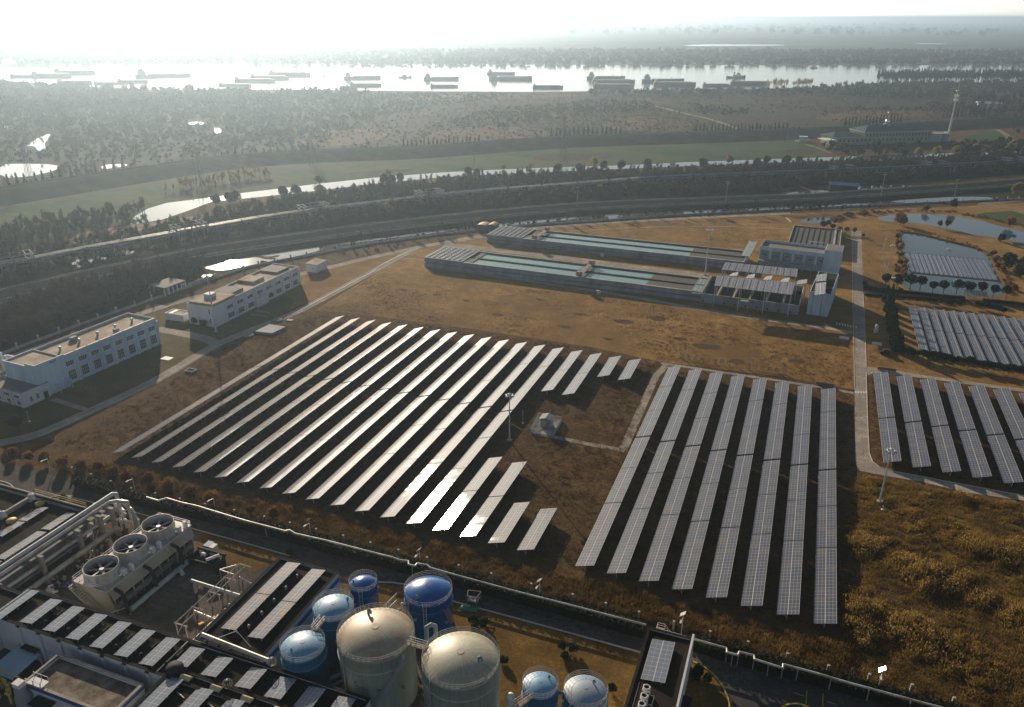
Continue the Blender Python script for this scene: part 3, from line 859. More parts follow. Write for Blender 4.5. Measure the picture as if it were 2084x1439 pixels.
def place_table(L, loc, label, group, **kw):
    k = (round(L, 1), tuple(sorted(kw.items())))
    if k not in PROTO:
        o = PROTO[k] = table_proto(L, **kw)
        o.location = loc
        o['label'] = label
        o['group'] = group
        return o
    return copy_tree(PROTO[k], loc, None, label, None, group)


def row_labels(n, field, rowname):
    out = []
    for j in range(n):
        if n == 1:
            p = 'single solar table of'
        elif j == 0:
            p = 'nearest solar table in'
        elif j == n - 1:
            p = 'farthest solar table in'
        else:
            p = f'{ORD[j]} nearest solar table in'
        out.append(f'{p} {rowname}, {field}')
    return out


X0, PIT = -151.83, 6.303
SECA = [(119.85, 142.9), (143.1, 158.6), (158.8, 174.0), (174.7, 190.0), (190.2, 205.3), (205.5, 221.0)]
for k in range(18):
    x = X0 + k * PIT
    if k < 14:
        segs, lab = SECA, row_labels(6, 'large left field', f'{ORD[k]} row from left')
    elif k < 16:
        segs = [(119.85, 135.2), (135.4, 150.8), (190.2, 205.3), (205.5, 221.0)]
        lab = row_labels(4, 'left field', f'{("left", "right")[k - 14]}-hand broken row beside the kiosk')
    else:
        segs = [(119.85, 135.2), (205.5, 221.0)]
        sd = ('left', 'right')[k - 16]
        lab = [f'short {sd}-hand solar table at the near edge of the bare grass gap',
               f'short {sd}-hand solar table beside the pale path corner, far edge of left field']
    for (a, b), l in zip(segs, lab):
        place_table(b - a, (x, a, U(-0.03, 0.03)), l, 'solar tables in the left field')
SECB = [(119.36, 142.1), (142.35, 157.6), (157.8, 173.3), (174.0, 189.1), (189.3, 204.9), (205.1, 220.3)]
for k in range(8):
    x = -32.12 + k * PIT
    nm = ('the row nearest the pale path', 'the second row from the pale path', 'the third row', 'the fourth row', 'the fifth row', 'the sixth row', 'the seventh row', 'the row nearest the plant road')[k]
    if 2 <= k <= 6:
        nm += ' from the left'
    for (a, b), l in zip(SECB, row_labels(6, 'middle field', nm)):
        place_table(b - a, (x, a, U(-0.03, 0.03)), l, 'solar tables in the middle field')
for k in range(8):
    x = 26.7 + k * 6.38
    nm = f'the {ORD[k]} row right of the plant road'
    for (a, b), l in zip([(183.1, 206.6), (207.3, 237.8)], (f'near solar table of {nm}', f'far solar table of {nm}')):
        place_table(b - a, (x, a, U(-0.03, 0.03)), l, 'solar tables right of the road')
for k in range(14):
    x = 41.5 + k * 3.22
    nm = f'the {ORD[k]} row from the conifers'
    for (a, b), l in zip([(259.2, 282.4), (282.9, 306.2)], (f'near narrow solar table in {nm}, upper right field', f'far narrow solar table in {nm}, upper right field')):
        place_table(b - a, (x, a, 0), l, 'narrow solar tables in the upper right field', wx=2.45, zl=0.9, zh=1.55)

# cable trays crossing between the rows
for i, (a, b) in enumerate([((1300, 1096), (1360, 1107)), ((1378, 1106), (1398, 1110)), ((1248, 1080), (1266, 1084))]):
    pass


# floating array on the pond
t = Thing('floating_solar_array', 'floating raft of narrow violet-grey solar strips on the pond', 'solar raft', (46.5, 357.0, 0.03))
for i in range(18):
    x = 46.5 + i * 1.82
    mb = MB().slab([(x, 357.0, 0.16), (x + 1.52, 357.0, 0.40), (x + 1.52, 388.4, 0.40), (x, 388.4, 0.16)], 0.04)
    t.part('panel_row', mb, 'pv_field')
mb = MB()
for i in range(19):
    x = 46.3 + i * 1.82
    mb.box((x - 0.12, 356.2, 0.0), (x + 0.12, 388.8, 0.14))
mb.box((46.0, 355.6, 0.0), (79.4, 356.4, 0.18))
mb.box((46.0, 388.6, 0.0), (79.4, 389.0, 0.28))
t.part('pontoon', mb, 'dark')

# ------------------------------------------------------------------ generic building
class Building(Thing):
    """rectangular building: N near corner, Rr right corner, Lf left/back corner on the ground"""

    def __init__(s, name, label, n, r, l, h, cat='building', wall='white', roof='roof_tan', par=0.6, eave=0.0, group=None, depth=None, a=None):
        n, r, l = Vector(n), Vector(r), Vector(l)
        u = r - n
        u.z = 0
        s.a = a or u.length
        u.normalize()
        v = Vector((-u.y, u.x, 0))
        s.b = depth or (l - n).dot(v)
        s.h = h
        super().__init__(name, label, cat, (n.x, n.y, 0), group, True, math.atan2(u.y, u.x))
        A, B, T = s.a, s.b, 0.25
        mb = MB()
        mb.box((0, 0, 0), (A, T, h)).box((0, B - T, 0), (A, B, h)).box((0, T, 0), (T, B - T, h)).box((A - T, T, 0), (A, B - T, h))
        s.wall = s.part('wall', mb, wall)
        s.roof = s.part('roof', MB().box((T, T, h - par - 0.3), (A - T, B - T, h - par)), roof)
        if par > 0.2:
            c = MB()
            e = 0.06
            c.box((-e, -e, h), (A + e, T + e, h + 0.08)).box((-e, B - T - e, h), (A + e, B + e, h + 0.08)).box((-e, T + e, h), (T + e, B - T - e, h + 0.08)).box((A - T - e, T + e, h), (A + e, B - T - e, h + 0.08))
            s.part('coping', c, 'conc_pale')

    def window(s, x, z, w_, h, face='front', bars=(2, 3), frame='white'):
        """face front: y=0; left: x=0"""
        pane, fr = MB(), MB()
        e, d = 0.09, 0.06

        def bx(m, x0, z0, x1, z1, d0, d1):
            if face == 'front':
                m.box((x0, -d1, z0), (x1, -d0, z1))
            elif face == 'left':
                m.box((-d1, x0, z0), (-d0, x1, z1))
            else:
                m.box((s.a + d0, x0, z0), (s.a + d1, x1, z1))
        bx(pane, x + e, z + e, x + w_ - e, z + h - e, 0.004, 0.02)
        bx(fr, x, z, x + w_, z + e, 0, d)
        bx(fr, x, z + h - e, x + w_, z + h, 0, d)
        bx(fr, x, z + e, x + e, z + h - e, 0, d)
        bx(fr, x + w_ - e, z + e, x + w_, z + h - e, 0, d)
        for i in range(1, bars[0]):
            xx = x + w_ * i / bars[0]
            bx(fr, xx - 0.035, z + e, xx + 0.035, z + h - e, 0.021, d - 0.01)
        for i in range(1, bars[1]):
            zz = z + h * i / bars[1]
            bx(fr, x + e, zz - 0.03, x + w_ - e, zz + 0.03, 0.021, d - 0.02)
        o = s.part('window', pane, 'glass')
        s.part('frame', fr, frame, o)
        return o

    def pilasters(s, xs, w_=0.5, d=0.28, top=None, face='front', mat='white'):
        for x in xs:
            t_ = top or s.h - 0.9
            m = MB().box((x - w_ / 2, -d, 0), (x + w_ / 2, -0.002, t_)) if face == 'front' else MB().box((-d, x - w_ / 2, 0), (-0.002, x + w_ / 2, t_))
            s.part('pilaster', m, mat)


cA = crop(0, 600, 4.736)
B = Building('workshop_building', 'long white workshop with tan flat roof, eight window bays and a stair tower', cA(660, 870), cA(1545, 475), cA(480, 800), 9.2, wall='white_blue', depth=12.5)
nb = 8
for i in range(nb):
    bw = B.a / nb
    B.window(bw * i + bw * 0.20, 1.0, bw * 0.58, 3.1, bars=(4, 3))
    B.window(bw * i + bw * 0.18, 5.6, bw * 0.62, 1.5, bars=(4, 2))
    B.part('parapet_cap', MB().box((bw * i + bw * 0.08, -0.1, B.h + 0.081), (bw * i + bw * 0.92, 0.34, B.h + 0.2)), 'paint')
B.pilasters([B.a / nb * i for i in range(nb + 1)], 0.7, 0.35, mat='white_blue')
tw = MB().box((-9.2, -1.2, 0), (-0.003, 12.5, 8.9)).box((-9.2, -1.2, 8.903), (-0.003, -0.9, 10.2)).box((-9.2, -0.9, 8.903), (-8.9, 3.0, 10.2)).box((-9.2, 3.0, 8.903), (-8.9, 12.5, 9.4)).box((-8.9, 12.2, 8.903), (-0.003, 12.5, 9.4))
B.part('stair_tower', tw, 'white_blue')
B.part('tower_roof', MB().box((-8.88, -0.88, 8.903), (-0.02, 12.18, 8.95)), 'roof_tan')
lg = MB()
for i, (x, z, w_, h) in enumerate([(0, 0.1, .16, .7), (0.28, 0.0, .3, .45), (0.28, 0.55, .3, .14), (.72, 0.0, .14, .55), (.95, 0, .14, .55), (1.2, .0, .4, .14), (1.2, .4, .4, .14), (1.75, 0, .14, .8)]):
    lg.box((-4.6 + x, -1.26, 9.0 + z), (-4.6 + x + w_, -1.203, 9.0 + z + h))
B.part('lettering', lg, 'stripe')
B.part('canopy', MB().box((-4.6, -3.0, 2.6), (-0.4, -1.203, 2.8)).box((-4.5, -2.9, 0), (-4.3, -2.7, 2.6)).box((-0.7, -2.9, 0), (-0.5, -2.7, 2.6)), 'white_blue')
for i in range(5):
    B.part('roof_vent', MB().bar((B.a * (0.12 + i * 0.19), 6.0, B.h - 0.6), (B.a * (0.12 + i * 0.19), 6.0, B.h + 0.3), 0.35, 12).ball((B.a * (0.12 + i * 0.19), 6.0, B.h + 0.35), 0.5, 6, 12, .6), 'steel')
for i in range(1, nb, 2):
    B.part('downpipe', MB().bar((B.a / nb * i + 0.55, -0.1, 0.1), (B.a / nb * i + 0.55, -0.1, B.h - 1.0), 0.07, 6), 'conc_wall')
B.part('roof_unit', MB().box((B.a * .3, 8.6, B.h - 0.6), (B.a * .3 + 2, 10, B.h + 0.5)).box((B.a * .62, 3, B.h - 0.6), (B.a * .62 + 1.4, 4.2, B.h + 0.2)), 'conc_wall')
# low annex on the far left
B2 = Building('annex', 'low white annex with dark roof against the end of the long workshop', cA(240, 1090), cA(500, 975), cA(-200, 985), 4.4, wall='white', roof='roof_grey', par=0.3, depth=19)
for i in range(2):
    B2.window(1.9 + i * 1.9, 1.0, 0.9, 1.6, bars=(2, 2))
dd = B2.part('door', MB().box((6.1, -0.05, 0.02), (7.4, -0.004, 2.4)), 'dark')
B2.part('handle', MB().box((7.1, -0.1, 1.0), (7.2, -0.052, 1.15)), 'steel', dd)
B2.part('door_canopy', MB().box((5.7, -1.0, 2.6), (7.8, -0.003, 2.75)), 'white')
for i in range(4):
    B2.window(1.2 + i * 4.3, 0.5, 1.6, 1.2, 'left', (2, 1))
    B2.window(1.2 + i * 4.3, 2.6, 2.4, 0.9, 'left', (3, 1))
for y in (0.4, 4.6, 8.9, 13.2):
    B2.part('pilaster', MB().box((-0.3, y - 0.3, 0), (-0.002, y + 0.3, 4.2)), 'white')
# rear yard frame between annex and wall
t = Thing('goalpost_gantry', 'pale open concrete gantry behind the low white annex', 'gantry', cA(100, 800))
mb = MB()
for p in ((110, 800), (60, 770)):
    q = cA(*p)
    mb.box((q.x - 0.4, q.y - 0.4, 0), (q.x + 0.4, q.y + 0.4, 7.4))
t.part('column', mb, 'white')
q, r_ = cA(110, 800), cA(190, 760)
t.part('beam', MB().box((q.x - 0.35, q.y + 0.41, 6.6), (q.x + 3.4, q.y + 0.95, 7.3)), 'white')

cB = crop(300, 470, 4.962)
B3 = Building('office_building', 'two-storey white building with raised tan roof blocks behind the floodlight mast', cB(695, 975), cB(1545, 540), cB(410, 940), 7.6, roof='roof_tan', par=0.5, depth=11.5)
nb = 9
bw = B3.a / nb
for i in range(nb):
    if i == 0:
        continue
    B3.window(bw * i + bw * 0.2, 0.9, bw * 0.58, 1.9, bars=(3, 2))
    B3.window(bw * i + bw * 0.2, 4.4, bw * 0.58, 1.3, bars=(3, 2))
B3.pilasters([bw * i for i in range(1, nb + 1)], 0.5, 0.3)
B3.part('roof_block', MB().box((0.5, 0.5, 7.1), (bw * 2.2, 10.8, 8.3)), 'roof_tan')
B3.part('roof_block', MB().box((bw * 2.4, 3.2, 7.1), (bw * 3.6, 11.0, 7.9)), 'roof_grey')
B3.part('roof_block', MB().box((bw * 4.8, 4.0, 7.1), (bw * 6.0, 11.0, 8.0)), 'roof_tan')
B3.part('roof_block', MB().box((bw * 7.2, 3.0, 7.1), (bw * 8.6, 11.0, 7.8)), 'roof_grey')
B3.part('penthouse', MB().box((bw * 1.0, 5.5, 8.301), (bw * 1.5, 8.5, 9.6)), 'white')
B3.part('entrance_arch', MB().box((bw * 3.9, -1.1, 0), (bw * 5.1, -0.31, 3.4)).box((bw * 4.4, -0.9, 3.4), (bw * 4.6, -0.4, 4.6)), 'white')
d1 = B3.part('door', MB().box((-0.05, 5.0, 0.02), (-0.004, 7.0, 2.4)), 'dark')
B3.part('handle', MB().box((-0.1, 5.9, 1.0), (-0.052, 6.05, 1.15)), 'steel', d1)
B3.part('door_canopy', MB().box((-1.1, 4.4, 2.6), (-0.003, 7.6, 2.8)), 'white')
for z in (1.2, 4.6):
    B3.window(1.6, z, 0.7, 1.9, 'left', (1, 2))
# low side shed
B4 = Building('side_shed', 'low pale shed beside the two-storey office, with a white skylight strip', cB(370, 920), cB(400, 905), cB(215, 895), 2.6, roof='roof_tan', par=0.2, depth=8, a=4.5)
B4.part('skylight', MB().box((0.4, 5.0, 2.41), (4.0, 6.6, 2.6)), 'paint')
# small hut
B5 = Building('pump_hut', 'small white hut with shallow gabled roof standing alone on the lawn', cB(1715, 425), cB(1815, 372), cB(1633, 400), 3.3, roof='roof_grey', par=0.25)
B5.part('gable_roof', MB().hexa([(-0.2, -0.2, 3.39), (B5.a + 0.2, -0.2, 3.39), (B5.a + 0.2, B5.b + 0.2, 3.39), (-0.2, B5.b + 0.2, 3.39)],
                                [(-0.2, -0.2, 3.45), (B5.a + 0.2, -0.2, 3.45), (B5.a + 0.2, B5.b + 0.2, 3.9), (-0.2, B5.b + 0.2, 3.9)]), 'roof_tan')
B5.window(B5.a * 0.2, 1.6, 0.9, 0.6, bars=(2, 1))
B5.window(B5.b * 0.3, 1.6, 0.9, 0.6, 'left', (2, 1))
# shelter by the wall
t = Thing('gate_shelter', 'long dark flat-roofed open shelter along the perimeter wall behind the office', 'shelter', cB(200, 640))
a, b = cB(190, 660), cB(400, 580)
c_, d_ = cB(420, 560), cB(620, 490)
u_ = (b - a).normalized()
v_ = Vector((-u_.y, u_.x, 0))
mb = MB().slab([p + Vector((0, 0, 3.4)) for p in (a, b, b + v_ * 9, a + v_ * 9)], 0.4)
t.part('roof', mb, 'roof_grey')
mb = MB()
for i in range(6):
    q = a.lerp(b, i / 5) + v_ * 0.5
    for k_ in (0, 8):
        p = q + v_ * k_
        mb.box((p.x - 0.2, p.y - 0.2, 0), (p.x + 0.2, p.y + 0.2, 3.0))
t.part('column', mb, 'white')
t = Thing('low_wall', 'short pale garden wall running from the shelter towards the glinting creek', 'wall', b)
e_ = cB(700, 470)
t.part('wall_panel', MB().beam(b + Vector((0, 0, 0.9)) + u_ * 1.0, e_ + Vector((0, 0, 0.9)), 0.3, 1.8), 'conc_pale')

# raised concrete tank cover beside the service road
q4 = [cB(1085, 1012, 0.8), cB(1258, 1032, 0.8), cB(1395, 967, 0.8), cB(1235, 940, 0.8)]
single('buried_tank', MB().hexa([(p.x, p.y, 0) for p in q4], q4), 'conc_wall', 'low grey concrete tank slab beside the service road', 'tank', Vector((q4[0].x, q4[0].y, 0)))
for px_, lb in (((1020, 1060), 'small open concrete pit at the road bend'), ((1310, 905), 'small concrete pit at the start of the white kerb'), ((1440, 905), 'flat pale slab in the grass right of the white kerb'), ((440, 1420), 'small square concrete chamber alone in the rough brown grass')):
    p = cB(*px_)
    o = MB()
    if 'slab' in lb:
        o.box((p.x - 1.2, p.y - 0.8, 0), (p.x + 1.2, p.y + 0.8, 0.25))
    else:
        o.box((p.x - 1.5, p.y - 1.1, 0), (p.x + 1.5, p.y - 0.9, 0.6)).box((p.x - 1.5, p.y + 0.9, 0), (p.x + 1.5, p.y + 1.1, 0.6)).box((p.x - 1.5, p.y - 0.9, 0), (p.x - 1.3, p.y + 0.9, 0.6)).box((p.x + 1.3, p.y - 0.9, 0), (p.x + 1.5, p.y + 0.9, 0.6)).box((p.x - 1.3, p.y - 0.9, 0), (p.x + 1.3, p.y + 0.9, 0.15))
    single('concrete_pit', o, 'conc_pale', lb, 'pit', Vector((p.x, p.y, 0)), 'concrete pits in the grass')
p = cA(1610, 615)
single('inspection_cover', MB().box((p.x - 1.7, p.y - 1.2, 0), (p.x + 1.7, p.y + 1.2, 0.15)), 'paint', 'bright white square cover on the lawn by the long workshop', 'cover', Vector((p.x, p.y, 0)))

# perimeter wall with taller posts
WALL = [(-60, 745), (0, 723), (119, 679), (217, 643), (280, 622), (330, 604), (400, 580), (510, 544), (568, 532), (651, 517), (753, 498), (875, 481), (1000, 467), (1087, 459), (1228, 450), (1364, 440), (1497, 433), (1655, 425), (1761, 420), (1889, 414), (2084, 406), (2250, 400)]
WP = [g(*p) for p in WALL]
t = Thing('perimeter_wall', 'long grey plant perimeter wall with evenly spaced pale posts along the creek', 'wall', WP[0])
mb = MB()
posts = []
acc = 0
for a, b in zip(WP[:-1], WP[1:]):
    mb.beam(a + Vector((0, 0, 0.45)), b + Vector((0, 0, 0.45)), 0.25, 0.9)
    L_ = (b - a).length
    while acc < L_:
        posts.append(a.lerp(b, acc / L_))
        acc += 7.6
    acc -= L_
t.part('wall_panel', mb, 'conc_wall')
pm = MB().box((-0.24, -0.24, 0), (0.24, 0.24, 2.0)).box((-0.32, -0.32, 2.0), (0.32, 0.32, 2.15)).mesh('post')
for p in posts[:98]:
    o = t.part('post', pm, 'conc_pale')
    o.location = p - Vector(t.o.location)

# ------------------------------------------------------------------ sedimentation basins
def basin(label, BL_, BR_, TL_, rb, h, cover_frac, water0, water1, bridge_y, grp):
    """BL_: front-left foot, BR_: front-right foot (ground), depth from TL_"""
    n, r_, l = Vector(BL_), Vector(BR_), Vector(TL_)
    u = (r_ - n)
    A = u.length
    u.normalize()
    v = Vector((-u.y, u.x, 0))
    Bd = (l - n).dot(v)
    t = Thing('settling_basin', label, 'basin', (n.x, n.y, 0), grp, True, math.atan2(u.y, u.x))
    mb = MB()
    T = 0.5
    # stepped front: foot ledge, recess line, upper wall
    mb.box((-0.4, -0.8, 0), (A, 0, h * 0.42)).box((0, 0.3, h * 0.42), (A, T + 0.3, h)).box((-0.5, -0.3, h * 0.52), (A, 0.3, h * 0.97))
    mb.box((0, Bd - T, 0), (A, Bd, h)).box((-0.5, 0.3, 0), (T, Bd - T, h)).box((A - T, T + 0.3, 0), (A, Bd - T, h))
    t.part('wall', mb, 'conc_wall')
    t.part('coping', MB().box((-0.6, -0.4, h + 0.003), (A, 0.5, h + 0.14)).box((T, Bd - 0.45, h + 0.003), (A, Bd + 0.15, h + 0.12)), 'conc_pale')
    c0 = A * cover_frac
    mid = Bd * 0.5
    t.part('divider_wall', MB().box((c0 + 2.0, mid - 0.5, 0.2), (A - T, mid + 0.5, h - 0.1)), 'dark')
    t.part('inner_wall', MB().box((c0 + 1.8, Bd - 1.5, 0.1), (A - T, Bd - T - 0.002, h - 0.25)), 'dark')
    t.part('water_surface', MB().box((T, T + 0.3, h - 1.3), (water1 * A, mid - 0.502, h - 0.5)).box((c0 + 2.0, mid + 0.502, h - 1.3), (water1 * A, Bd - 1.502, h - 0.5)), 'basin_water')
    t.part('sludge_cover', MB().box((water1 * A + 0.01, T + 0.3, h - 1.3), (A - T, mid - 0.502, h - 0.45)).box((water1 * A + 0.01, mid + 0.502, h - 1.3), (A - T, Bd - 1.502, h - 0.45)), 'gravel_cover')
    # grid cover at the left end
    gm = MB()
    nx, ny = 7, 9
    for i in range(nx + 1):
        x = c0 * i / nx
        gm.box((x - 0.14, 0, h + 0.15), (x + 0.14, Bd, h + 0.45))
    for j in range(ny + 1):
        y = Bd * j / ny
        gm.box((0, y - 0.14, h + 0.17), (c0, y + 0.14, h + 0.42))
    t.part('grid_cover', gm, 'galv')
    t.part('cover_floor', MB().box((0.3, 0.9, h - 0.6), (c0 - 0.3, Bd - 0.6, h - 0.2)), 'dark')
    # travelling scraper bridge
    bx_ = bridge_y * A
    bm = MB().box((bx_ - 1.2, -0.6, h + 0.5), (bx_ + 1.2, Bd + 0.5, h + 0.75))
    for s_ in (-1.2, 1.2):
        bm.box((bx_ + s_ - 0.05, -0.6, h + 1.7), (bx_ + s_ + 0.05, Bd + 0.5, h + 1.8))
        for i in range(9):
            y = -0.5 + (Bd + 0.9) * i / 8
            bm.box((bx_ + s_ - 0.05, y - 0.05, h + 0.75), (bx_ + s_ + 0.05, y + 0.05, h + 1.7))
    br = t.part('scraper_bridge', bm, 'rusty')
    t.part('drive_unit', MB().box((bx_ - 1.0, -0.4, h + 0.76), (bx_ + 1.0, 1.2, h + 2.2)).box((bx_ - 1.0, Bd - 1.4, h + 0.76), (bx_ + 1.0, Bd + 0.2, h + 2.0)), 'rusty', br)
    for k_ in range(3):
        t.part('launder', MB().box((c0 + 2.0 + k_ * 0.8, 1, h - 0.5), (c0 + 2.3 + k_ * 0.8, Bd - 1.6, h - 0.1)), 'conc_pale')
    return t


basin('long near settling basin with pale water, bridge scraper midway and steel grid at left', g(867, 541), g(1429, 613), g(905, 519), 0, 3.6, 0.145, 0.15, 0.81, 0.585, 'settling basins')
basin('long far settling basin nearer the wall, with scraper parked beside its grid cover', g(993, 492), g(1513, 549), g(1022, 474), 0, 3.4, 0.145, 0.15, 0.80, 0.20, 'settling basins')
for i, (x, y, lb) in enumerate([(1435, 380 + 0, 'a'), ]):
    pass
c3 = crop(840, 420, 3.721)
for px_, lb in (((1405, 660), 'white cable cabinet in front of the near settling basin'), ((1435, 380), 'white cable cabinet between the two settling basins')):
    p = c3(*px_)
    single('cabinet', MB().box((p.x - 0.7, p.y - 0.4, 0), (p.x + 0.7, p.y + 0.4, 1.2)).box((p.x - 0.8, p.y - 0.5, 1.2), (p.x + 0.8, p.y + 0.5, 1.32)), 'white', lb, 'cabinet', Vector((p.x, p.y, 0)))

# ------------------------------------------------------------------ filter house complex
c4 = crop(1350, 420, 4.631)


def pvq(name, px4, z, dz, label, group, cr, strips=1, axis=0, mat='pv_pale', legs=True, base=None, cat='solar canopy', side=False):
    """a raised array: px4 = TL,TR,BR,BL pixels, near edge at z, far edge z+dz"""
    zs = (z, z + dz, z + dz, z) if side else (z + dz, z + dz, z, z)
    TL, TR, BR, BL = (cr(*q_, z_) for q_, z_ in zip(px4, zs))
    loc = Vector((BL.x, BL.y, base if base is not None else 0))
    t = Thing(name, label, cat, loc, group)
    L_ = [BL.lerp(BR, i / strips) for i in range(strips + 1)]
    H_ = [TL.lerp(TR, i / strips) for i in range(strips + 1)]
    for i in range(strips):
        a, b, c, d = L_[i], L_[i + 1], H_[i + 1], H_[i]
        a2, b2 = a.lerp(b, 0.05), a.lerp(b, 0.95)
        d2, c2 = d.lerp(c, 0.05), d.lerp(c, 0.95)
        t.part('panel', MB().slab([a2, b2, c2, d2], 0.06), mat)
    fr = MB()
    dn = Vector((0, 0, -0.2))
    for k_ in (0.1, 0.5, 0.9):
        fr.beam(BL.lerp(TL, k_) + dn, BR.lerp(TR, k_) + dn, 0.15, 0.22)
    t.part('frame', fr, 'galv')
    if legs:
        zb = base or 0
        for k_ in ((0.02, 0.34, 0.66, 0.98) if strips > 5 else (0.1, 0.9)):
            for j in (0.06, 0.94):
                p = BL.lerp(TL, j).lerp(BR.lerp(TR, j), k_)
                t.part('post', MB().box((p.x - 0.13, p.y - 0.13, zb), (p.x + 0.13, p.y + 0.13, p.z - 0.3)), 'galv')
    return t


# low concrete filter tanks
B6 = Building('filter_tank', 'low concrete filter tank block under the front solar canopy, its cells left open', c4(345, 905), c4(1270, 1025), c4(440, 690), 3.6, 'filter tank', 'conc_wall', 'dark', 2.2, depth=24)
for i in range(1, 6):
    x = B6.a * i / 6
    B6.part('cell_wall', MB().box((x - 0.3, 0.26, 0.5), (x + 0.3, B6.b - 0.26, 3.5)), 'conc_pale')
B6.part('walkway', MB().box((-3.6, -0.2, 3.2), (-0.1, B6.b * 0.9, 3.45)), 'pipe_green')
rl = MB()
for x in (-3.5, -0.2):
    for z in (3.95, 4.5):
        rl.box((x - 0.06, -0.2, z), (x + 0.06, B6.b * 0.9, z + 0.1))
    for j in range(10):
        y = B6.b * 0.9 * j / 9
        rl.box((x - 0.06, y - 0.06, 3.45), (x + 0.06, y + 0.06, 4.5))
B6.part('railing', rl, 'pipe_green')
st = MB()
for i in range(12):
    st.box((B6.a * 0.5 + i * 0.32, -2.2, 3.2 - i * 0.27), (B6.a * 0.5 + i * 0.32 + 0.4, -0.9, 3.28 - i * 0.27))
st.box((B6.a * 0.42, -2.2, 3.3), (B6.a * 0.5, -0.003, 3.45))
for x in (0.42, 0.5):
    st.box((B6.a * x, -2.2, 0), (B6.a * x + 0.15, -2.05, 3.3))
B6.part('stair', st, 'pipe_green')
for i in range(9):
    B6.part('pipe_stub', MB().bar((1 + i * B6.a / 9, -0.01, 0.9), (1 + i * B6.a / 9, -0.6, 0.9), 0.3, 10), 'dark')

pvq('solar_canopy', [(505, 650), (1245, 720), (1215, 835), (475, 745)], 8.6, 0.5, 'large front solar canopy of eleven grey strips over the filter tanks', 'canopies over the filter tanks', c4, 11)
pvq('solar_canopy', [(580, 525), (1272, 590), (1262, 665), (545, 595)], 8.6, 0.5, 'rear solar canopy of eleven grey strips beside the blue filter house', 'canopies over the filter tanks', c4, 11)
for i, q in enumerate([[(650, 627), (712, 617), (702, 652), (610, 657)], [(800, 645), (870, 635), (860, 675), (768, 677)], [(965, 660), (1033, 650), (1022, 690), (930, 694)], [(1125, 680), (1196, 670), (1185, 710), (1092, 714)], [(1255, 697), (1360, 686), (1358, 722), (1250, 738)]]):
    pvq('tilted_solar_panel', q, 7.6, 1.3, ('leftmost small tilted panel between the two solar canopies', 'second small tilted panel from the left between the canopies', 'middle small tilted panel between the two solar canopies', 'fourth small tilted panel from the left between the canopies', 'rightmost small tilted panel, beside the tower block')[i],
        'tilted panels between the canopies', c4, 1, cat='solar panel', side=True)
# blue filter house
hN, hR = c4(890, 545), c4(1640, 640)
B7 = Building('filter_house', 'blue-grey filter house with six recessed window bays and corner tower', hN, hR, c4(905, 440), 8.2, wall='white_blue', roof='roof_grey', par=0.9, depth=12)
nb = 7
bw = B7.a / nb
for i in range(6):
    B7.part('bay_recess', MB().box((bw * i + 0.5, -0.05, 2.9), (bw * (i + 1) - 0.5, -0.004, 6.6)), 'conc_wall')
    B7.window(bw * i + bw * 0.26, 4.2, bw * 0.5, 1.2, bars=(3, 2)).location = (0, -0.06, 0)
B7.part('tower', MB().box((B7.a - 6.4, -0.6, 0), (B7.a + 0.3, 10, 10.0)), 'white_blue')
B7.part('tower_roof', MB().box((B7.a - 6.1, -0.3, 10.003), (B7.a, 9.7, 10.06)), 'roof_grey')
B7.part('walkway_slab', MB().box((0.2, -3.2, 2.5), (B7.a - 6.5, -0.06, 2.75)), 'conc_pale')
for i in range(8):
    B7.part('column', MB().box((0.4 + i * (B7.a - 7.4) / 7, -3.1, 0), (0.8 + i * (B7.a - 7.4) / 7, -2.7, 2.5)), 'conc_pale')
# tower block on the right
B8 = Building('tower_block', 'tall blue-white block with dark roof and two solar arrays at the complex corner', c4(1345, 1015), c4(1545, 1045), c4(1395, 770), 8.8, wall='white_blue', roof='roof_black', par=0.2, depth=27)
for x in (1.6, 4.6):
    B8.part('downpipe', MB().bar((x, -0.12, 0.1), (x, -0.12, 8.6), 0.08, 6), 'rusty')
B8.window(4.0, 1.2, 1.2, 1.0, 'right', (2, 1))
pvq('roof_solar_array', [(1440, 645), (1547, 631), (1540, 700), (1433, 709)], 9.2, 0.9, 'far white solar array on the tower block roof', 'arrays on the tower block roof', c4, 1, base=8.6, cat='solar array', side=True)
pvq('roof_solar_array', [(1432, 725), (1540, 711), (1530, 824), (1418, 837)], 9.2, 1.1, 'near white solar array on the tower block roof', 'arrays on the tower block roof', c4, 1, base=8.6, cat='solar array', side=True)
# covered reservoir behind
B9 = Building('covered_reservoir', 'large black-covered reservoir with pale rim behind the filter house', c4(1160, 420), c4(1650, 470), c4(1205, 235), 3.2, 'reservoir', 'conc_wall', 'gravel_cover', 0.5)
for i in range(1, 9):
    x = B9.a * i / 9
    B9.part('trough', MB().box((x - 0.15, 0.3, 2.702), (x + 0.15, B9.b - 0.3, 2.95)), 'dark')
B9.part('walkway', MB().box((B9.a * 0.86, 0.3, 2.96), (B9.a * 0.90, B9.b - 0.3, 3.1)), 'conc_pale')
B9.part('gantry', MB().box((B9.a * 0.42, 0.8, 2.95), (B9.a * 0.43, 1.0, 5.2)).box((B9.a * 0.66, 0.8, 2.95), (B9.a * 0.67, 1.0, 5.2)).box((B9.a * 0.54, 0.8, 2.95), (B9.a * 0.55, 1.0, 5.2)).box((B9.a * 0.40, 0.75, 5.2), (B9.a * 0.69, 1.05, 5.45)), 'galv')
t = Thing('green_platform', 'green steel walkway along the end of the far settling basin', 'walkway', c4(760, 540))
a, b = c4(765, 545, 0), c4(840, 405, 0)
mb = MB().beam(a + Vector((0, 0, 3.6)), b + Vector((0, 0, 3.6)), 3.4, 0.2)
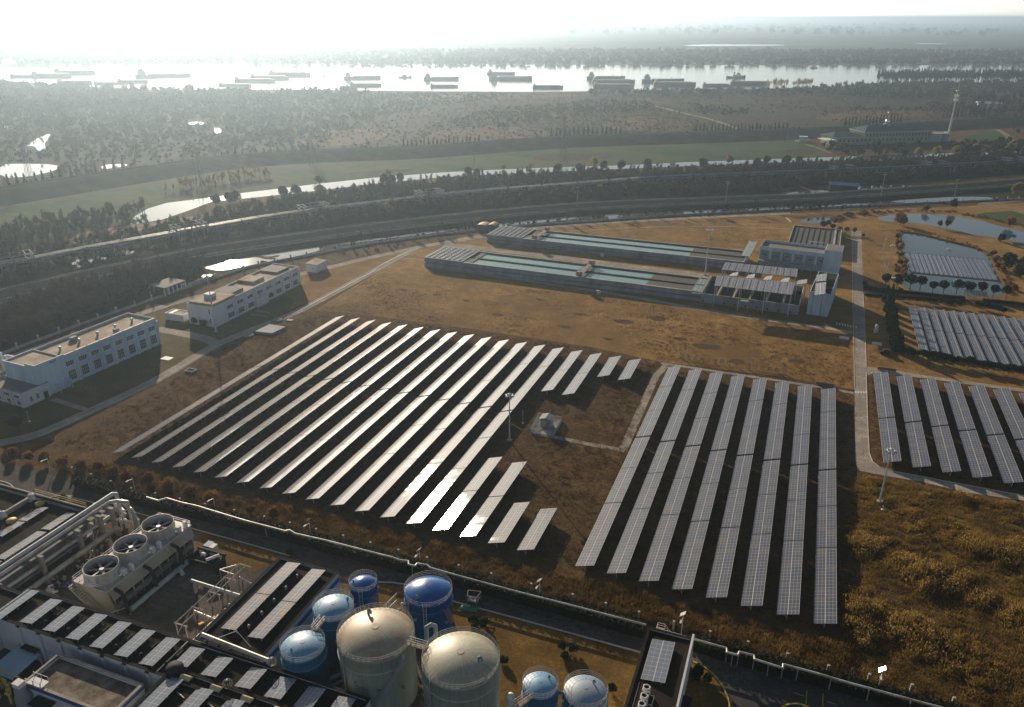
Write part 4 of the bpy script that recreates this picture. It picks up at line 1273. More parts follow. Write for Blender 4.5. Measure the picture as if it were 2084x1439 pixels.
for z in (4.2, 4.7):
    for s_ in (-1.6, 1.6):
        o_ = Vector((s_, 0, z))
        mb.beam(a + o_, b + o_, 0.08, 0.08)
t.part('deck', mb, 'pipe_green')
t.part('leg', MB().box((a.x - 0.2, a.y - 0.2, 0), (a.x + 0.2, a.y + 0.2, 3.5)).box((b.x - 0.2, b.y - 0.2, 0), (b.x + 0.2, b.y + 0.2, 3.5)), 'pipe_green')

# transformer kiosk in its fence
c7 = crop(1000, 720, 4.962)
k = [c7(395, 800), c7(630, 835), c7(712, 680), c7(482, 640)]
t = Thing('kiosk_fence', 'low pale picket fence enclosing the grey transformer kiosk in the grass', 'fence', k[0])
for i in range(4):
    a, b = k[i], k[(i + 1) % 4]
    L_ = (b - a).length
    mb = MB()
    n = int(L_ / 0.3)
    for j in range(n + 1):
        p = a.lerp(b, j / n)
        mb.box((p.x - 0.04, p.y - 0.04, 0), (p.x + 0.04, p.y + 0.04, 1.35))
    for z in (0.3, 1.2):
        mb.beam(a + Vector((0, 0, z)), b + Vector((0, 0, z)), 0.06, 0.1)
    t.part('fence_panel', mb, 'galv')
t.part('slab', MB().hexa([p + Vector((0, 0, 0.0)) for p in k], [p + Vector((0, 0, 0.10)) for p in k]), 'conc_pale')
p = c7(560, 735)
t = Thing('transformer_kiosk', 'grey transformer kiosk with small gabled roof inside the picket fence', 'kiosk', (p.x, p.y, 0.1))
t.part('body', MB().box((p.x - 1.3, p.y - 1.2, 0.1), (p.x + 1.3, p.y + 1.4, 2.7)), 'conc_wall')
t.part('roof', MB().hexa([(p.x - 1.8, p.y - 1.5, 2.703), (p.x + 1.8, p.y - 1.5, 2.703), (p.x + 1.8, p.y + 1.7, 2.703), (p.x - 1.8, p.y + 1.7, 2.703)], [(p.x - 0.1, p.y - 1.5, 3.25), (p.x + 0.1, p.y - 1.5, 3.25), (p.x + 0.1, p.y + 1.7, 3.25), (p.x - 0.1, p.y + 1.7, 3.25)]), 'conc_wall')
d1 = t.part('door', MB().box((p.x - 0.9, p.y - 1.25, 0.2), (p.x - 0.05, p.y - 1.202, 2.3)), 'steel')
t.part('handle', MB().box((p.x - 0.2, p.y - 1.3, 1.1), (p.x - 0.1, p.y - 1.252, 1.3)), 'dark', d1)
t.part('step', MB().box((p.x - 1.0, p.y - 2.2, 0.1), (p.x + 0.2, p.y - 1.203, 0.35)), 'conc_pale')
# lettering that stands on the lawn: one upright character per post pair
GL = {
    0: [(1, 0, 1, 9), (1, 9, 4, 9), (1, 5, 4, 5), (5, 9, 9, 9), (9, 9, 9, 2), (5, 6, 9, 6), (5, 3, 9, 3), (5, 9, 5, 0), (1, 0, 9, 0)],
    1: [(1, 8, 9, 8), (5, 10, 5, 0), (2, 5, 8, 5), (1, 2, 5, 5), (9, 2, 5, 5), (3, 6, 2, 7), (7, 6, 8, 7)],
    2: [(5, 10, 0, 6), (5, 10, 10, 6), (3, 6, 7, 6), (2, 4, 8, 4), (2, 4, 2, 0), (8, 4, 8, 0), (2, 0, 8, 0), (5, 4, 5, 1)],
    3: [(1, 8, 5, 9), (3, 9, 3, 0), (0, 6, 6, 6), (3, 5, 0, 2), (3, 5, 5, 3), (7, 8, 7, 3), (9, 10, 9, 0)],
    4: [(1, 9, 9, 9), (1, 9, 1, 0), (9, 9, 9, 0), (3, 7, 7, 2), (7, 7, 3, 2)],
    5: [(0, 9, 10, 9), (3, 10, 3, 8), (7, 10, 7, 8), (1, 7, 9, 7), (3, 5, 7, 5), (3, 6, 3, 4), (7, 6, 7, 4), (2, 3, 8, 3), (2, 3, 2, 0), (8, 3, 8, 0), (2, 0, 8, 0)],
    6: [(1, 9, 4, 9), (1, 9, 1, 1), (4, 9, 4, 1), (1, 5, 4, 5), (1, 1, 4, 1), (5, 7, 10, 7), (8, 10, 8, 0), (6, 5, 7, 3)],
    7: [(0, 9, 2, 8), (0, 6, 2, 5), (0, 0, 2, 3), (3, 9, 9, 9), (6, 9, 6, 0), (3, 0, 10, 0), (9, 9, 9, 5)],
    8: [(5, 10, 5, 9), (1, 8, 9, 8), (1, 8, 1, 6), (9, 8, 9, 6), (2, 4, 9, 4), (5, 7, 5, 4), (5, 4, 1, 0), (5, 4, 9, 0)],
    9: [(1, 10, 9, 10), (1, 10, 1, 0), (9, 10, 9, 0), (1, 0, 9, 0), (3, 7, 7, 7), (6, 8, 6, 2), (6, 7, 3, 3)],
    10: [(2, 10, 0, 6), (0, 6, 3, 6), (3, 6, 0, 3), (0, 1, 4, 2), (5, 8, 10, 8), (7, 10, 7, 6), (5, 6, 10, 6), (6, 4, 9, 4), (6, 4, 6, 0), (9, 4, 9, 0), (6, 0, 9, 0)],
    11: [(2, 10, 0, 6), (1, 8, 1, 0), (4, 9, 9, 10), (4, 9, 4, 1), (4, 5, 9, 5), (7, 9, 9, 1), (4, 1, 7, 1)],
    12: [(0, 8, 10, 8), (3, 10, 4, 8), (7, 10, 6, 8), (1, 6, 1, 0), (1, 6, 5, 6), (5, 6, 5, 0), (1, 4, 5, 4), (1, 2, 5, 2), (7, 6, 7, 2), (9, 7, 9, 0)],
    13: [(1, 9, 1, 0), (3, 10, 3, 1), (5, 10, 4, 7), (5, 8, 10, 8), (4, 5, 9, 5), (4, 5, 4, 0), (9, 5, 9, 0), (4, 0, 9, 0), (6, 5, 6, 0)],
    14: [(0, 9, 2, 8), (0, 6, 2, 5), (0, 0, 2, 3), (4, 10, 3, 7), (4, 8, 10, 8), (4, 6, 9, 6), (4, 6, 3, 1), (9, 6, 9, 0), (3, 3, 10, 3), (3, 0, 9, 0)],
}
cg = crop(1370, 700, 8.336)
gp = [(140, 245), (255, 262), (365, 282), (480, 305), (592, 325), (712, 350), (825, 350), (940, 372), (1060, 390), (1270, 425), (1390, 432), (1510, 452), (1632, 475), (1752, 490), (1875, 508)]
for i, px_ in enumerate(gp):
    p = cg(*px_)
    mb = MB()
    wd, hg, z0 = 1.35, 1.45, 0.35
    for x0, y0, x1, y1 in GL[i]:
        mb.beam((p.x + (x0 - 5) / 10 * wd, p.y, z0 + y0 / 10 * hg), (p.x + (x1 - 5) / 10 * wd, p.y, z0 + y1 / 10 * hg), 0.12, 0.15)
    t = Thing('sign_character', (f'{ORD[i]} upright character from the left in the longer lawn lettering row' if i < 9 else f'{ORD[i - 9]} upright character from the left in the shorter lawn lettering row'), 'sign letter', (p.x, p.y, 0), 'standing sign characters on the lawn')
    t.part('character', mb, 'letter')
    t.part('stand', MB().box((p.x - 0.45, p.y - 0.04, 0), (p.x - 0.37, p.y + 0.04, z0)).box((p.x + 0.37, p.y - 0.04, 0), (p.x + 0.45, p.y + 0.04, z0)), 'steel')

# small things on the lawns near the road
c6 = crop(1650, 600, 3.129)
for px_, lb in (((210, 291), 'low white information board on the lawn left of the plant road'), ((418, 328), 'low white information board on the lawn right of the plant road')):
    p = c6(*px_)
    t = Thing('information_board', lb, 'board', (p.x, p.y, 0), 'white boards beside the plant road')
    t.part('face', MB().slab([(p.x - 1.5, p.y - 0.3, 0.7), (p.x + 1.5, p.y - 0.3, 0.7), (p.x + 1.5, p.y + 0.5, 1.3), (p.x - 1.5, p.y + 0.5, 1.3)], 0.1), 'paint')
    t.part('leg', MB().box((p.x - 1.2, p.y, 0), (p.x - 1.05, p.y + 0.15, 0.85)).box((p.x + 1.05, p.y, 0), (p.x + 1.2, p.y + 0.15, 0.85)), 'steel')
p = c6(411, 250)
t = Thing('stone_sculpture', 'pale upright stone sculpture on a plinth right of the plant road', 'sculpture', (p.x, p.y, 0))
t.part('stone', MB().lathe([(0.05, 0.3), (0.55, 0.35), (0.75, 1.2), (0.5, 2.2), (0.62, 2.9), (0.3, 3.5), (0.02, 3.6)], 10, (p.x, p.y, 0)), 'paint')
t.part('plinth', MB().box((p.x - 0.9, p.y - 0.7, 0), (p.x + 0.9, p.y + 0.7, 0.3)), 'conc_pale')
for i, px_ in enumerate([(445, 478), (480, 482), (520, 488)]):
    p = c6(*px_)
    single('low_sign', MB().box((p.x - 1.0, p.y - 0.1, 0.1), (p.x + 1.0, p.y + 0.1, 1.0)).box((p.x - 0.8, p.y - 0.05, 0), (p.x - 0.7, p.y + 0.05, 0.1)).box((p.x + 0.7, p.y - 0.05, 0), (p.x + 0.8, p.y + 0.05, 0.1)), 'rusty',
           f'{("left", "middle", "right")[i]} brown low sign right of the road junction', 'sign', Vector((p.x, p.y, 0)), 'brown low signs at the junction')
for i, px_ in enumerate([(50, 573), (90, 578), (126, 585)]):
    p = c6(*px_)
    single('low_sign', MB().box((p.x - 0.9, p.y - 0.1, 0.1), (p.x + 0.9, p.y + 0.1, 1.0)).box((p.x - 0.8, p.y - 0.05, 0), (p.x - 0.7, p.y + 0.05, 0.1)).box((p.x + 0.7, p.y - 0.05, 0), (p.x + 0.8, p.y + 0.05, 0.1)), 'rusty',
           f'{("left", "middle", "right")[i]} brown low sign left of the road junction', 'sign', Vector((p.x, p.y, 0)), 'brown low signs at the junction')
p = crop(1650, 400, 4.797)(1590, 1015)
t = Thing('car_shelter', 'small shelter with pale solar roof beside the pond road', 'shelter', (p.x, p.y, 0))
t.part('roof', MB().slab([(p.x - 4.2, p.y - 1.5, 2.6), (p.x + 4.2, p.y - 1.5, 2.6), (p.x + 4.2, p.y + 2.2, 3.4), (p.x - 4.2, p.y + 2.2, 3.4)], 0.12), 'pv_pale')
for sx in (-3.5, 0, 3.5):
    t.part('post', MB().box((p.x + sx - 0.08, p.y + 0.3, 0), (p.x + sx + 0.08, p.y + 0.46, 2.86)), 'galv')
p = c6(470, 378)
t = Thing('utility_cart', 'dark parked utility cart on the lawn at the hedge end', 'cart', (p.x, p.y, 0))
t.part('body', MB().box((p.x - 1.5, p.y - 0.7, 0.35), (p.x + 1.5, p.y + 0.7, 1.0)).box((p.x - 0.6, p.y - 0.65, 1.0), (p.x + 1.3, p.y + 0.65, 1.8)), 'dark')
for sx in (-1, 1):
    for sy in (-0.72, 0.5):
        t.part('wheel', MB().bar((p.x + sx, p.y + sy, 0.35), (p.x + sx, p.y + sy + 0.22, 0.35), 0.35, 12), 'dark')

# ------------------------------------------------------------------ industrial foreground (world-aligned yard)
def yard_building(name, label, x0, y0, x1, y1, h, wall='white', roof='roof_black', par=0.35, cat='building', stripe=None, eave=0.12):
    t = Thing(name, label, cat, (x0, y0, 0))
    T = 0.25
    mb = MB().box((x0, y0, 0), (x1, y0 + T, h)).box((x0, y1 - T, 0), (x1, y1, h)).box((x0, y0 + T, 0), (x0 + T, y1 - T, h)).box((x1 - T, y0 + T, 0), (x1, y1 - T, h))
    t.part('wall', mb, wall)
    rf = MB().box((x0 + T, y0 + T, h - par - 0.25), (x1 - T, y1 - T, h - par))
    t.part('roof', rf, roof)
    e = eave
    c = MB().box((x0 - e, y0 - e, h + 0.003), (x1 + e, y0 + T + 0.1, h + 0.1)).box((x0 - e, y1 - T - 0.1, h + 0.003), (x1 + e, y1 + e, h + 0.1)).box((x0 - e, y0 + T + 0.1, h + 0.003), (x0 + T + 0.1, y1 - T - 0.1, h + 0.1)).box((x1 - T - 0.1, y0 + T + 0.1, h + 0.003), (x1 + e, y1 - T - 0.1, h + 0.1))
    t.part('coping', c, roof)
    if stripe:
        z0, z1 = stripe
        t.part('blue_stripe', MB().box((x0 - 0.02, y0 - 0.02, z0), (x1 + 0.02, y0 - 0.003, z1)).box((x1 + 0.003, y0, z0), (x1 + 0.02, y1, z1)), 'stripe')
    t.h = h
    return t


RPV = {}


def roof_pv(cx, y0, y1, z, label, group, wid=3.0, tilt=0.55, mat='pv_roof', cols=2):
    L = round(y1 - y0)
    key = (L, wid, mat)
    if key not in RPV:
        t = Thing('roof_solar_array', label, 'solar array', (cx - wid / 2, y0, z), group, True)
        sl_ = math.hypot(wid, tilt)
        p = t.part('panel', MB().box((0, 0, -0.04), (4.0, L, 0)), mat)
        p.scale = (sl_ / 4.0, 1, 1)
        p.location = (0, 0, 0.1)
        p.rotation_euler = (0, -math.atan2(tilt, wid), 0)
        fr = MB()
        for k in (0.15, 0.5, 0.85):
            fr.beam((wid * k, 0.05, -0.03 + tilt * k), (wid * k, L - 0.05, -0.03 + tilt * k), 0.08, 0.12)
            for j in range(0, L + 1, 2):
                y = min(max(j, 0.2), L - 0.2)
                fr.box((wid * k - 0.05, y - 0.05, -0.45), (wid * k + 0.05, y + 0.05, -0.09 + tilt * k))
        t.part('frame', fr, 'galv')
        RPV[key] = t.o
        return t.o
    return copy_tree(RPV[key], (cx - wid / 2, y0, z), None, label, None, group)


# FL: long strip building with black roof
FL = yard_building('process_hall', 'long white hall with black roof and a diagonal row of solar arrays, lower left', -118.4, 64.5, -50.0, 72.0, 7.0, stripe=None)
for i in range(8):
    x = -112.6 + i * 4.6
    FL.part('pilaster', MB().box((x - 0.25, 64.2, 0), (x + 0.25, 64.497, 6.6)), 'white')
    FL.part('gutter_bracket', MB().box((x - 0.35, 64.1, 6.85), (x + 0.35, 64.37, 7.0)), 'dark')
FL.part('lower_panel', MB().box((-110, 64.44, 0.1), (-82, 64.498, 3.4)), 'white_blue')
FL.part('awning', MB().box((-112.3, 63.4, 3.0), (-108.9, 64.43, 3.15)), 'dark')
FW = yard_building('side_hall', 'white hall with a blue stripe at the left frame edge', -160, 52, -118.5, 70.8, 6.6, stripe=(5.0, 5.7))
for i, (cx, y0, y1) in enumerate([(-117.6, 61.5, 71.0), (-111.75, 65.2, 71), (-106.6, 65.2, 71), (-101.5, 65.2, 71), (-96.35, 65.2, 71), (-91.2, 65.2, 71), (-86.1, 65.2, 71), (-80.9, 66.9, 71), (-75.4, 66.9, 71), (-69.0, 66.9, 71), (-63.6, 66.9, 71), (-58.4, 66.9, 71), (-53.2, 66.9, 71)]):
    lb = ('long solar array at the left frame edge, end of the long hall roof', )
    roof_pv(cx, y0, y1, 6.85, (lb[0] if i == 0 else f'{ORD[i - 1]} solar array from the left along the long hall roof'), 'arrays along the long hall roof')
for i in range(6):
    x = -109.2 + i * 5.14
    o = MB().box((x - 0.5, 68.6, 6.651), (x + 0.5, 69.8, 6.9))
    single('roof_hatch', o, 'bark', f'{ORD[i]} brown roof hatch from the left between the hall arrays', 'hatch', Vector((x, 69.2, 6.65)), 'hatches on the long hall roof')
    single('roof_vent', MB().bar((x + 0.2, 66.6, 6.651), (x + 0.2, 66.6, 7.1), 0.18, 10).ball((x + 0.2, 66.6, 7.15), 0.3, 5, 10), 'dark', f'{ORD[i]} dark round roof vent from the left between the hall arrays', 'vent', Vector((x + 0.2, 66.6, 6.65)), 'vents on the long hall roof')
# conduit crossing the roof between arrays
single('roof_conduit', MB().tube([(-83.6, 64.6, 6.95), (-83.6, 71.6, 6.95)], 0.12, 8), 'pipe', 'thin pale conduit crossing the long hall roof', 'conduit', Vector((-83.6, 64.6, 6.85)))
# FL2: nearer roof with skylights
F2 = yard_building('front_hall', 'near black-roofed hall with glowing skylights at the bottom frame edge', -81.8, 40, -48, 66.45, 7.05)
for i, (cx, y1) in enumerate([(-79.6, 64.7), (-73.9, 64.7), (-68.2, 64.7), (-62.5, 64.7), (-56.9, 64.7)]):
    roof_pv(cx, y1 - 9, y1, 6.9, f'{ORD[i]} large solar array from the left on the near skylight roof', 'arrays on the near skylight roof')
    sx = cx + 1.15
    t = Thing('skylight', f'{ORD[i]} glowing ridge skylight from the left behind the near arrays', 'skylight', (sx, 65.4, 6.7), 'skylights on the near roof')
    t.part('glazing', MB().add([(sx - 0.9, 64.9, 6.95), (sx + 0.9, 64.9, 6.95), (sx + 0.9, 66.1, 6.95), (sx - 0.9, 66.1, 6.95), (sx - 0.9, 65.5, 7.5), (sx + 0.9, 65.5, 7.5)], [(0, 1, 5, 4), (2, 3, 4, 5), (1, 2, 5), (3, 0, 4)]), 'skylight')
    t.part('curb', MB().box((sx - 1.0, 64.8, 6.7), (sx + 1.0, 66.2, 6.947)), 'dark')
    single('roof_pipe', MB().bar((cx + 2.0, 62.8, 7.0), (cx + 3.6, 62.3, 7.0), 0.1, 8), 'pipe', f'{ORD[i]} short pale roof pipe from the left between the near arrays', 'pipe', Vector((cx + 2, 62.8, 6.9)), 'roof pipes between the near arrays')
single('roof_tank', MB().lathe([(0.02, 0), (1.3, 0), (1.35, 0.9), (1.1, 1.3), (0.02, 1.4)], 16, (-81.0, 66.0, 6.8)), 'dark', 'small black round tank at the corner of the two halls', 'tank', Vector((-81, 66.0, 6.8)))
for p, lb in (((-67.6, 72.3, 7.0), 'coil of pale hose over the end of the insulated roof pipe'), ((-71.2, 66.3, 7.0), 'coil of pale hose at the edge between the two black roofs')):
    mb = MB()
    for i in range(5):
        a0 = i * 0.6
        pts = [Vector(p) + Vector((0.75 * math.cos(a) * math.cos(a0), 0.75 * math.cos(a) * math.sin(a0), 0.75 + 0.75 * math.sin(a))) for a in [math.tau * k / 14 for k in range(15)]]
        for a, b in zip(pts[:-1], pts[1:]):
            mb.bar(a, b, 0.035, 5)
    single('hose_coil', mb, 'pipe', lb, 'hose', Vector(p))
# CB: central building with four arrays
CB = yard_building('central_hall', 'white hall with dark blue stripe and four mottled solar arrays on its black roof', -83.0, 72.6, -70.3, 95.2, 6.8, stripe=(4.7, 5.7))
for i, (cx, y0, y1, lb) in enumerate([(-79.3, 85.4, 94.3, 'far left mottled solar array on the striped hall'), (-73.9, 85.4, 94.3, 'far right mottled solar array on the striped hall'), (-79.3, 76.2, 85.0, 'near left mottled solar array on the striped hall'), (-73.9, 76.2, 85.0, 'near right mottled solar array on the striped hall')]):
    roof_pv(cx, y0, y1, 6.65, lb, 'arrays on the striped hall', mat='pv_mottled')
for i in range(5):
    y = 78 + i * 3.4
    single('roof_vent', MB().bar((-76.6, y, 6.45), (-76.6, y, 6.95), 0.16, 10).ball((-76.6, y, 7.0), 0.26, 5, 10), 'steel', f'{ORD[i]} small roof vent from the near end between the mottled arrays', 'vent', Vector((-76.6, y, 6.45)), 'vents on the striped hall')
t = Thing('insulated_pipe', 'silver insulated pipe lying along the roof edge behind the long hall', 'pipe', (-82, 72.3, 7.0))
t.part('pipe_run', MB().bar((-82.0, 73.2, 7.6), (-68.3, 72.4, 7.6), 0.36, 14), 'pipe')
mb = MB()
for i in range(6):
    x = -81 + i * 2.4
    mb.box((x - 0.1, 72.6, 6.5), (x + 0.1, 73.2, 7.3))
t.part('saddle', mb, 'steel')
single('roof_bracing', MB().beam((-80.6, 73.4, 6.6), (-77.4, 76.0, 7.4), 0.06, 0.06).beam((-77.4, 76.0, 6.6), (-77.4, 76.0, 7.5), 0.08, 0.08).beam((-77.4, 76, 7.4), (-73.6, 74.6, 6.6), 0.06, 0.06), 'galv', 'thin steel brace on the striped hall roof', 'brace', Vector((-80.6, 73.4, 6.5)))
# LL: far-left roof behind the pipe rack
LL = yard_building('pump_hall', 'flat black-roofed hall with pale parapet and pale solar strips, far left', -160, 40, -130.2, 93.9, 6.5, wall='conc_pale', par=0.8, eave=0.05)
LL.part('parapet', MB().box((-160, 94.0, 5.6), (-130.1, 94.25, 6.9)).box((-145.2, 40, 5.9), (-144.7, 93.85, 6.7)), 'conc_pale')
for i, (cx, y0, y1, lb) in enumerate([(-139.6, 86.9, 92.0, 'pale solar strip nearest the parapet corner on the pump hall'), (-139.6, 81.5, 86.5, 'middle pale solar strip on the left of the pump hall roof'), (-139.6, 70, 81.1, 'near pale solar strip on the left of the pump hall roof'), (-132.7, 86.4, 92.0, 'far pale solar strip beside the pipe rack'), (-132.7, 76.6, 85.9, 'long pale solar strip beside the pipe rack'), (-132.7, 66, 76.1, 'near pale solar strip beside the pipe rack at the frame edge')]):
    roof_pv(cx, y0, y1, 5.75, lb, 'pale strips on the pump hall', 2.6, 0.45, 'pv_pale')
for i, (y, lb) in enumerate([(92.6, 'round yellow hatch at the parapet corner of the pump hall'), (86.0, 'round yellow hatch midway along the pump hall parapet')]):
    t = Thing('roof_exhaust', lb.replace('round yellow hatch', 'bent steel exhaust with a yellow cap'), 'exhaust', (-143.2, y, 5.7))
    t.part('elbow', MB().tube([(-144.3, y, 5.9), (-144.3, y, 7.4), (-143.4, y + 0.1, 7.6), (-143.1, y + 0.1, 6.6)], 0.35, 10), 'galv')
    t.part('cap', MB().lathe([(0.02, 0.0), (1.0, 0.0), (1.0, 0.35), (0.7, 0.55), (0.02, 0.6)], 18, (-141.9, y + 0.2, 5.75)), 'yellow_frp')
single('railing', MB().beam((-144.6, 94.3, 7.9), (-130.3, 94.3, 7.9), 0.07, 0.07).beam((-144.6, 94.3, 7.4), (-130.3, 94.3, 7.4), 0.05, 0.05).box((-144.65, 94.26, 5.6), (-144.55, 94.34, 7.9)).box((-139.8, 94.26, 5.6), (-139.7, 94.34, 7.9)).box((-135, 94.26, 5.6), (-134.9, 94.34, 7.9)).box((-130.4, 94.26, 5.6), (-130.3, 94.34, 7.9)), 'yellow_frp', 'yellow railing along the far parapet of the pump hall', 'railing', Vector((-144.6, 94.3, 5.6)))

# main pipe rack with the long silver pipe
t = Thing('pipe_rack', 'tall pipe rack carrying a long silver pipe, left of the cooling tower', 'pipe rack', (-128.5, 97, 0))
t.part('silver_pipe', MB().tube([(-128.9, 50, 7.0), (-128.9, 99.6, 7.0), (-128.9, 100.6, 6.4), (-128.9, 100.8, 0.5)], 0.42, 14), 'galv')
t.part('upper_pipe', MB().tube([(-127.7, 50, 6.6), (-127.7, 97.5, 6.6), (-126.6, 98.6, 6.5), (-124.6, 99.4, 6.2), (-124.4, 99.4, 0.5)], 0.36, 12), 'pipe')
t.part('duct', MB().tube([(-126.3, 50, 4.4), (-126.3, 96.5, 4.4)], 0.38, 12), 'pipe')
t.part('duct', MB().tube([(-129.9, 50, 5.9), (-129.9, 98.4, 5.9)], 0.28, 10), 'pipe_green')
t.part('lower_duct', MB().tube([(-124.6, 50, 2.3), (-124.6, 95.2, 2.3), (-124.6, 95.8, 1.6), (-124.6, 95.8, 0.3)], 0.55, 14), 'pipe')
t.part('cable_tray', MB().box((-128.4, 50, 5.4), (-127.2, 96, 5.6)).box((-126.9, 50, 3.4), (-126.0, 96, 3.55)), 'conc_wall')
for i, y in enumerate((55, 63, 71, 79.5, 88, 93.2, 96.2)):
    lg = MB()
    lg.box((-130.4, y - 0.35, 0), (-129.6, y + 0.35, 6.1)).box((-126.2, y - 0.35, 0), (-125.4, y + 0.35, 6.1)).box((-130.6, y - 0.3, 6.1), (-125.2, y + 0.3, 6.5)).box((-129.6, y - 0.3, 3.7), (-126.2, y + 0.3, 4.0)).box((-125.4, y - 0.2, 1.4), (-124.0, y + 0.2, 1.7))
    t.part('leg_frame', lg, 'conc_pale')
mb = MB()
for i in range(26):
    x, y = U(-126, -122.6), U(78, 95.5)
    z = U(0.2, 1.1)
    mb.bar((x, y, 0), (x, y, z), 0.14, 8).bar((x - 0.4, y + U(-.3, .3), z), (x + 0.5, y, z + U(-.1, .3)), 0.13, 8).ball((x, y, z + 0.1), 0.24, 5, 9)
t.part('valve_cluster', mb, 'pipe')
# manifold where the pipes come down
t = Thing('pipe_manifold', 'pale pipe manifold with twin headers at the end of the pipe rack', 'manifold', (-131, 103, 0))
t.part('header', MB().bar((-134.6, 98.6, 2.6), (-129.8, 96.6, 2.6), 0.42, 12), 'foam')
t.part('header', MB().bar((-132.2, 102.2, 2.6), (-127.4, 100.2, 2.6), 0.42, 12), 'foam')
mb = MB()
for i in range(4):
    for a, b in (((-134.4, 98.5), (-130.2, 96.8)), ((-132, 102.1), (-127.8, 100.4))):
        x = a[0] + (b[0] - a[0]) * i / 3
        y = a[1] + (b[1] - a[1]) * i / 3
        mb.bar((x, y, 0), (x, y, 2.5), 0.18, 8).bar((x, y, 1.2), (x + 0.9, y - 0.9, 1.2), 0.16, 8).ball((x, y, 1.2), 0.34, 6, 10)
t.part('branch', mb, 'pipe')
t.part('return_pipe', MB().tube([(-128.0, 100.8, 4.8), (-123.6, 99.0, 4.8), (-122.6, 98.6, 4.2), (-122.6, 98.6, 0.4)], 0.42, 12), 'pipe')
mb = MB()
for i in range(14):
    x, y = U(-128.5, -122.4), U(97.2, 100)
    z = U(0.5, 2.6)
    mb.bar((x, y, 0), (x, y, z), 0.15, 8).bar((x, y, z), (x + U(-1, 1), y + U(-.6, .6), z), 0.17, 8).ball((x, y, z), 0.3, 5, 9)
t.part('valve_cluster', mb, 'foam')
single('tarpaulin', MB().slab([(-122.3, 79.2, 0.5), (-120.2, 79.6, 0.35), (-119.4, 84.6, 0.5), (-121.4, 84.4, 0.6)], 0.3), 'purple', 'crumpled violet tarpaulin on the yard beside the pipe rack', 'tarpaulin', Vector((-121, 82, 0)))
# white valves / small pumps in the yard
for i, (x, y, lb) in enumerate([(-120.6, 76.6, 'white pump near the stair of the cooling tower'), (-122.9, 77.6, 'white pump beside the violet tarpaulin'), (-124.2, 74.6, 'white pump beside the pipe rack near the hall'), (-126.5, 72.6, 'white pump close to the left frame edge')]):
    t = Thing('pump', lb, 'pump', (x, y, 0), 'white pumps in the yard')
    t.part('body', MB().bar((x - 0.6, y, 0.7), (x + 0.6, y, 0.7), 0.45, 12).ball((x + 0.6, y, 0.7), 0.45, 6, 12), 'paint')
    t.part('base', MB().box((x - 0.8, y - 0.45, 0), (x + 0.9, y + 0.45, 0.25)), 'dark')
    t.part('outlet', MB().tube([(x, y, 1.1), (x, y, 1.7), (x + 0.6, y + 0.5, 1.8)], 0.2, 8), 'paint')

# ------------------------------------------------------------------ cooling tower
cx0, cx1, cy0, cy1, cz = -115.0, -107.2, 77.2, 98.4, 5.3
t = Thing('cooling_tower', 'three-cell cooling tower with round fan stacks and an open louvred side', 'cooling tower', (cx0, cy0, 0))
t.part('basin', MB().box((cx0 + 0.4, cy0 + 0.4, 0), (cx1 - 0.3, cy1 - 0.3, 1.1)), 'conc_pale')
wl = MB()
wl.hexa([(cx0 + 0.2, cy0 + 0.2, 1.103), (cx1 + 0.6, cy0 + 0.2, 1.103), (cx1 + 0.6, cy0 + 0.5, 1.103), (cx0 + 0.2, cy0 + 0.5, 1.103)], [(cx0, cy0, cz), (cx1, cy0, cz), (cx1, cy0 + 0.3, cz), (cx0, cy0 + 0.3, cz)])
t.part('end_wall', wl, 'casing')
t.part('end_wall', MB().box((cx0, cy1 - 0.3, 1.103), (cx1, cy1, cz)), 'casing')
side = MB()
for i in range(9):
    z = 3.3 + i * 0.22
    o = (1.0 - i / 9) * 0.9
    side.hexa([(cx1 - 0.05 + o, cy0 + 0.31, z), (cx1 + 0.03 + o, cy0 + 0.31, z), (cx1 + 0.03 + o, cy1 - 0.31, z), (cx1 - 0.05 + o, cy1 - 0.31, z)],
              [(cx1 - 0.14 + o, cy0 + 0.31, z + 0.215), (cx1 - 0.06 + o, cy0 + 0.31, z + 0.215), (cx1 - 0.06 + o, cy1 - 0.31, z + 0.215), (cx1 - 0.14 + o, cy1 - 0.31, z + 0.215)])
t.part('side_panel', side, 'casing')
t.part('side_panel', MB().box((cx0 - 0.4, cy0 + 0.31, 3.0), (cx0 - 0.3, cy1 - 0.31, cz)), 'casing')
t.part('fill', MB().box((cx0 + 0.5, cy0 + 0.6, 1.11), (cx1 - 0.9, cy1 - 0.6, cz - 0.3)), 'dark')
cl = MB()
for i in range(10):
    y = cy0 + 0.8 + i * (cy1 - cy0 - 1.6) / 9
    cl.box((cx1 + 0.3, y - 0.1, 0), (cx1 + 0.5, y + 0.1, 3.3)).box((cx0 - 0.3, y - 0.1, 0), (cx0 - 0.1, y + 0.1, 3.0))
t.part('column', cl, 'casing')
t.part('deck', MB().box((cx0 - 0.2, cy0 - 0.1, cz + 0.003), (cx1 + 0.1, cy1 + 0.1, cz + 0.25)), 'frp')
rl = MB()
for z in (cz + 0.8, cz + 1.25):
    for a, b in (((cx0 - 0.1, cy0), (cx1, cy0)), ((cx1, cy0), (cx1, cy1)), ((cx1, cy1), (cx0 - 0.1, cy1)), ((cx0 - 0.1, cy1), (cx0 - 0.1, cy0))):
        rl.beam((*a, z), (*b, z), 0.05, 0.05)
for i in range(15):
    y = cy0 + (cy1 - cy0) * i / 14
    for x in (cx0 - 0.1, cx1):
        rl.box((x - 0.03, y - 0.03, cz + 0.25), (x + 0.03, y + 0.03, cz + 1.25))
t.part('railing', rl, 'galv')
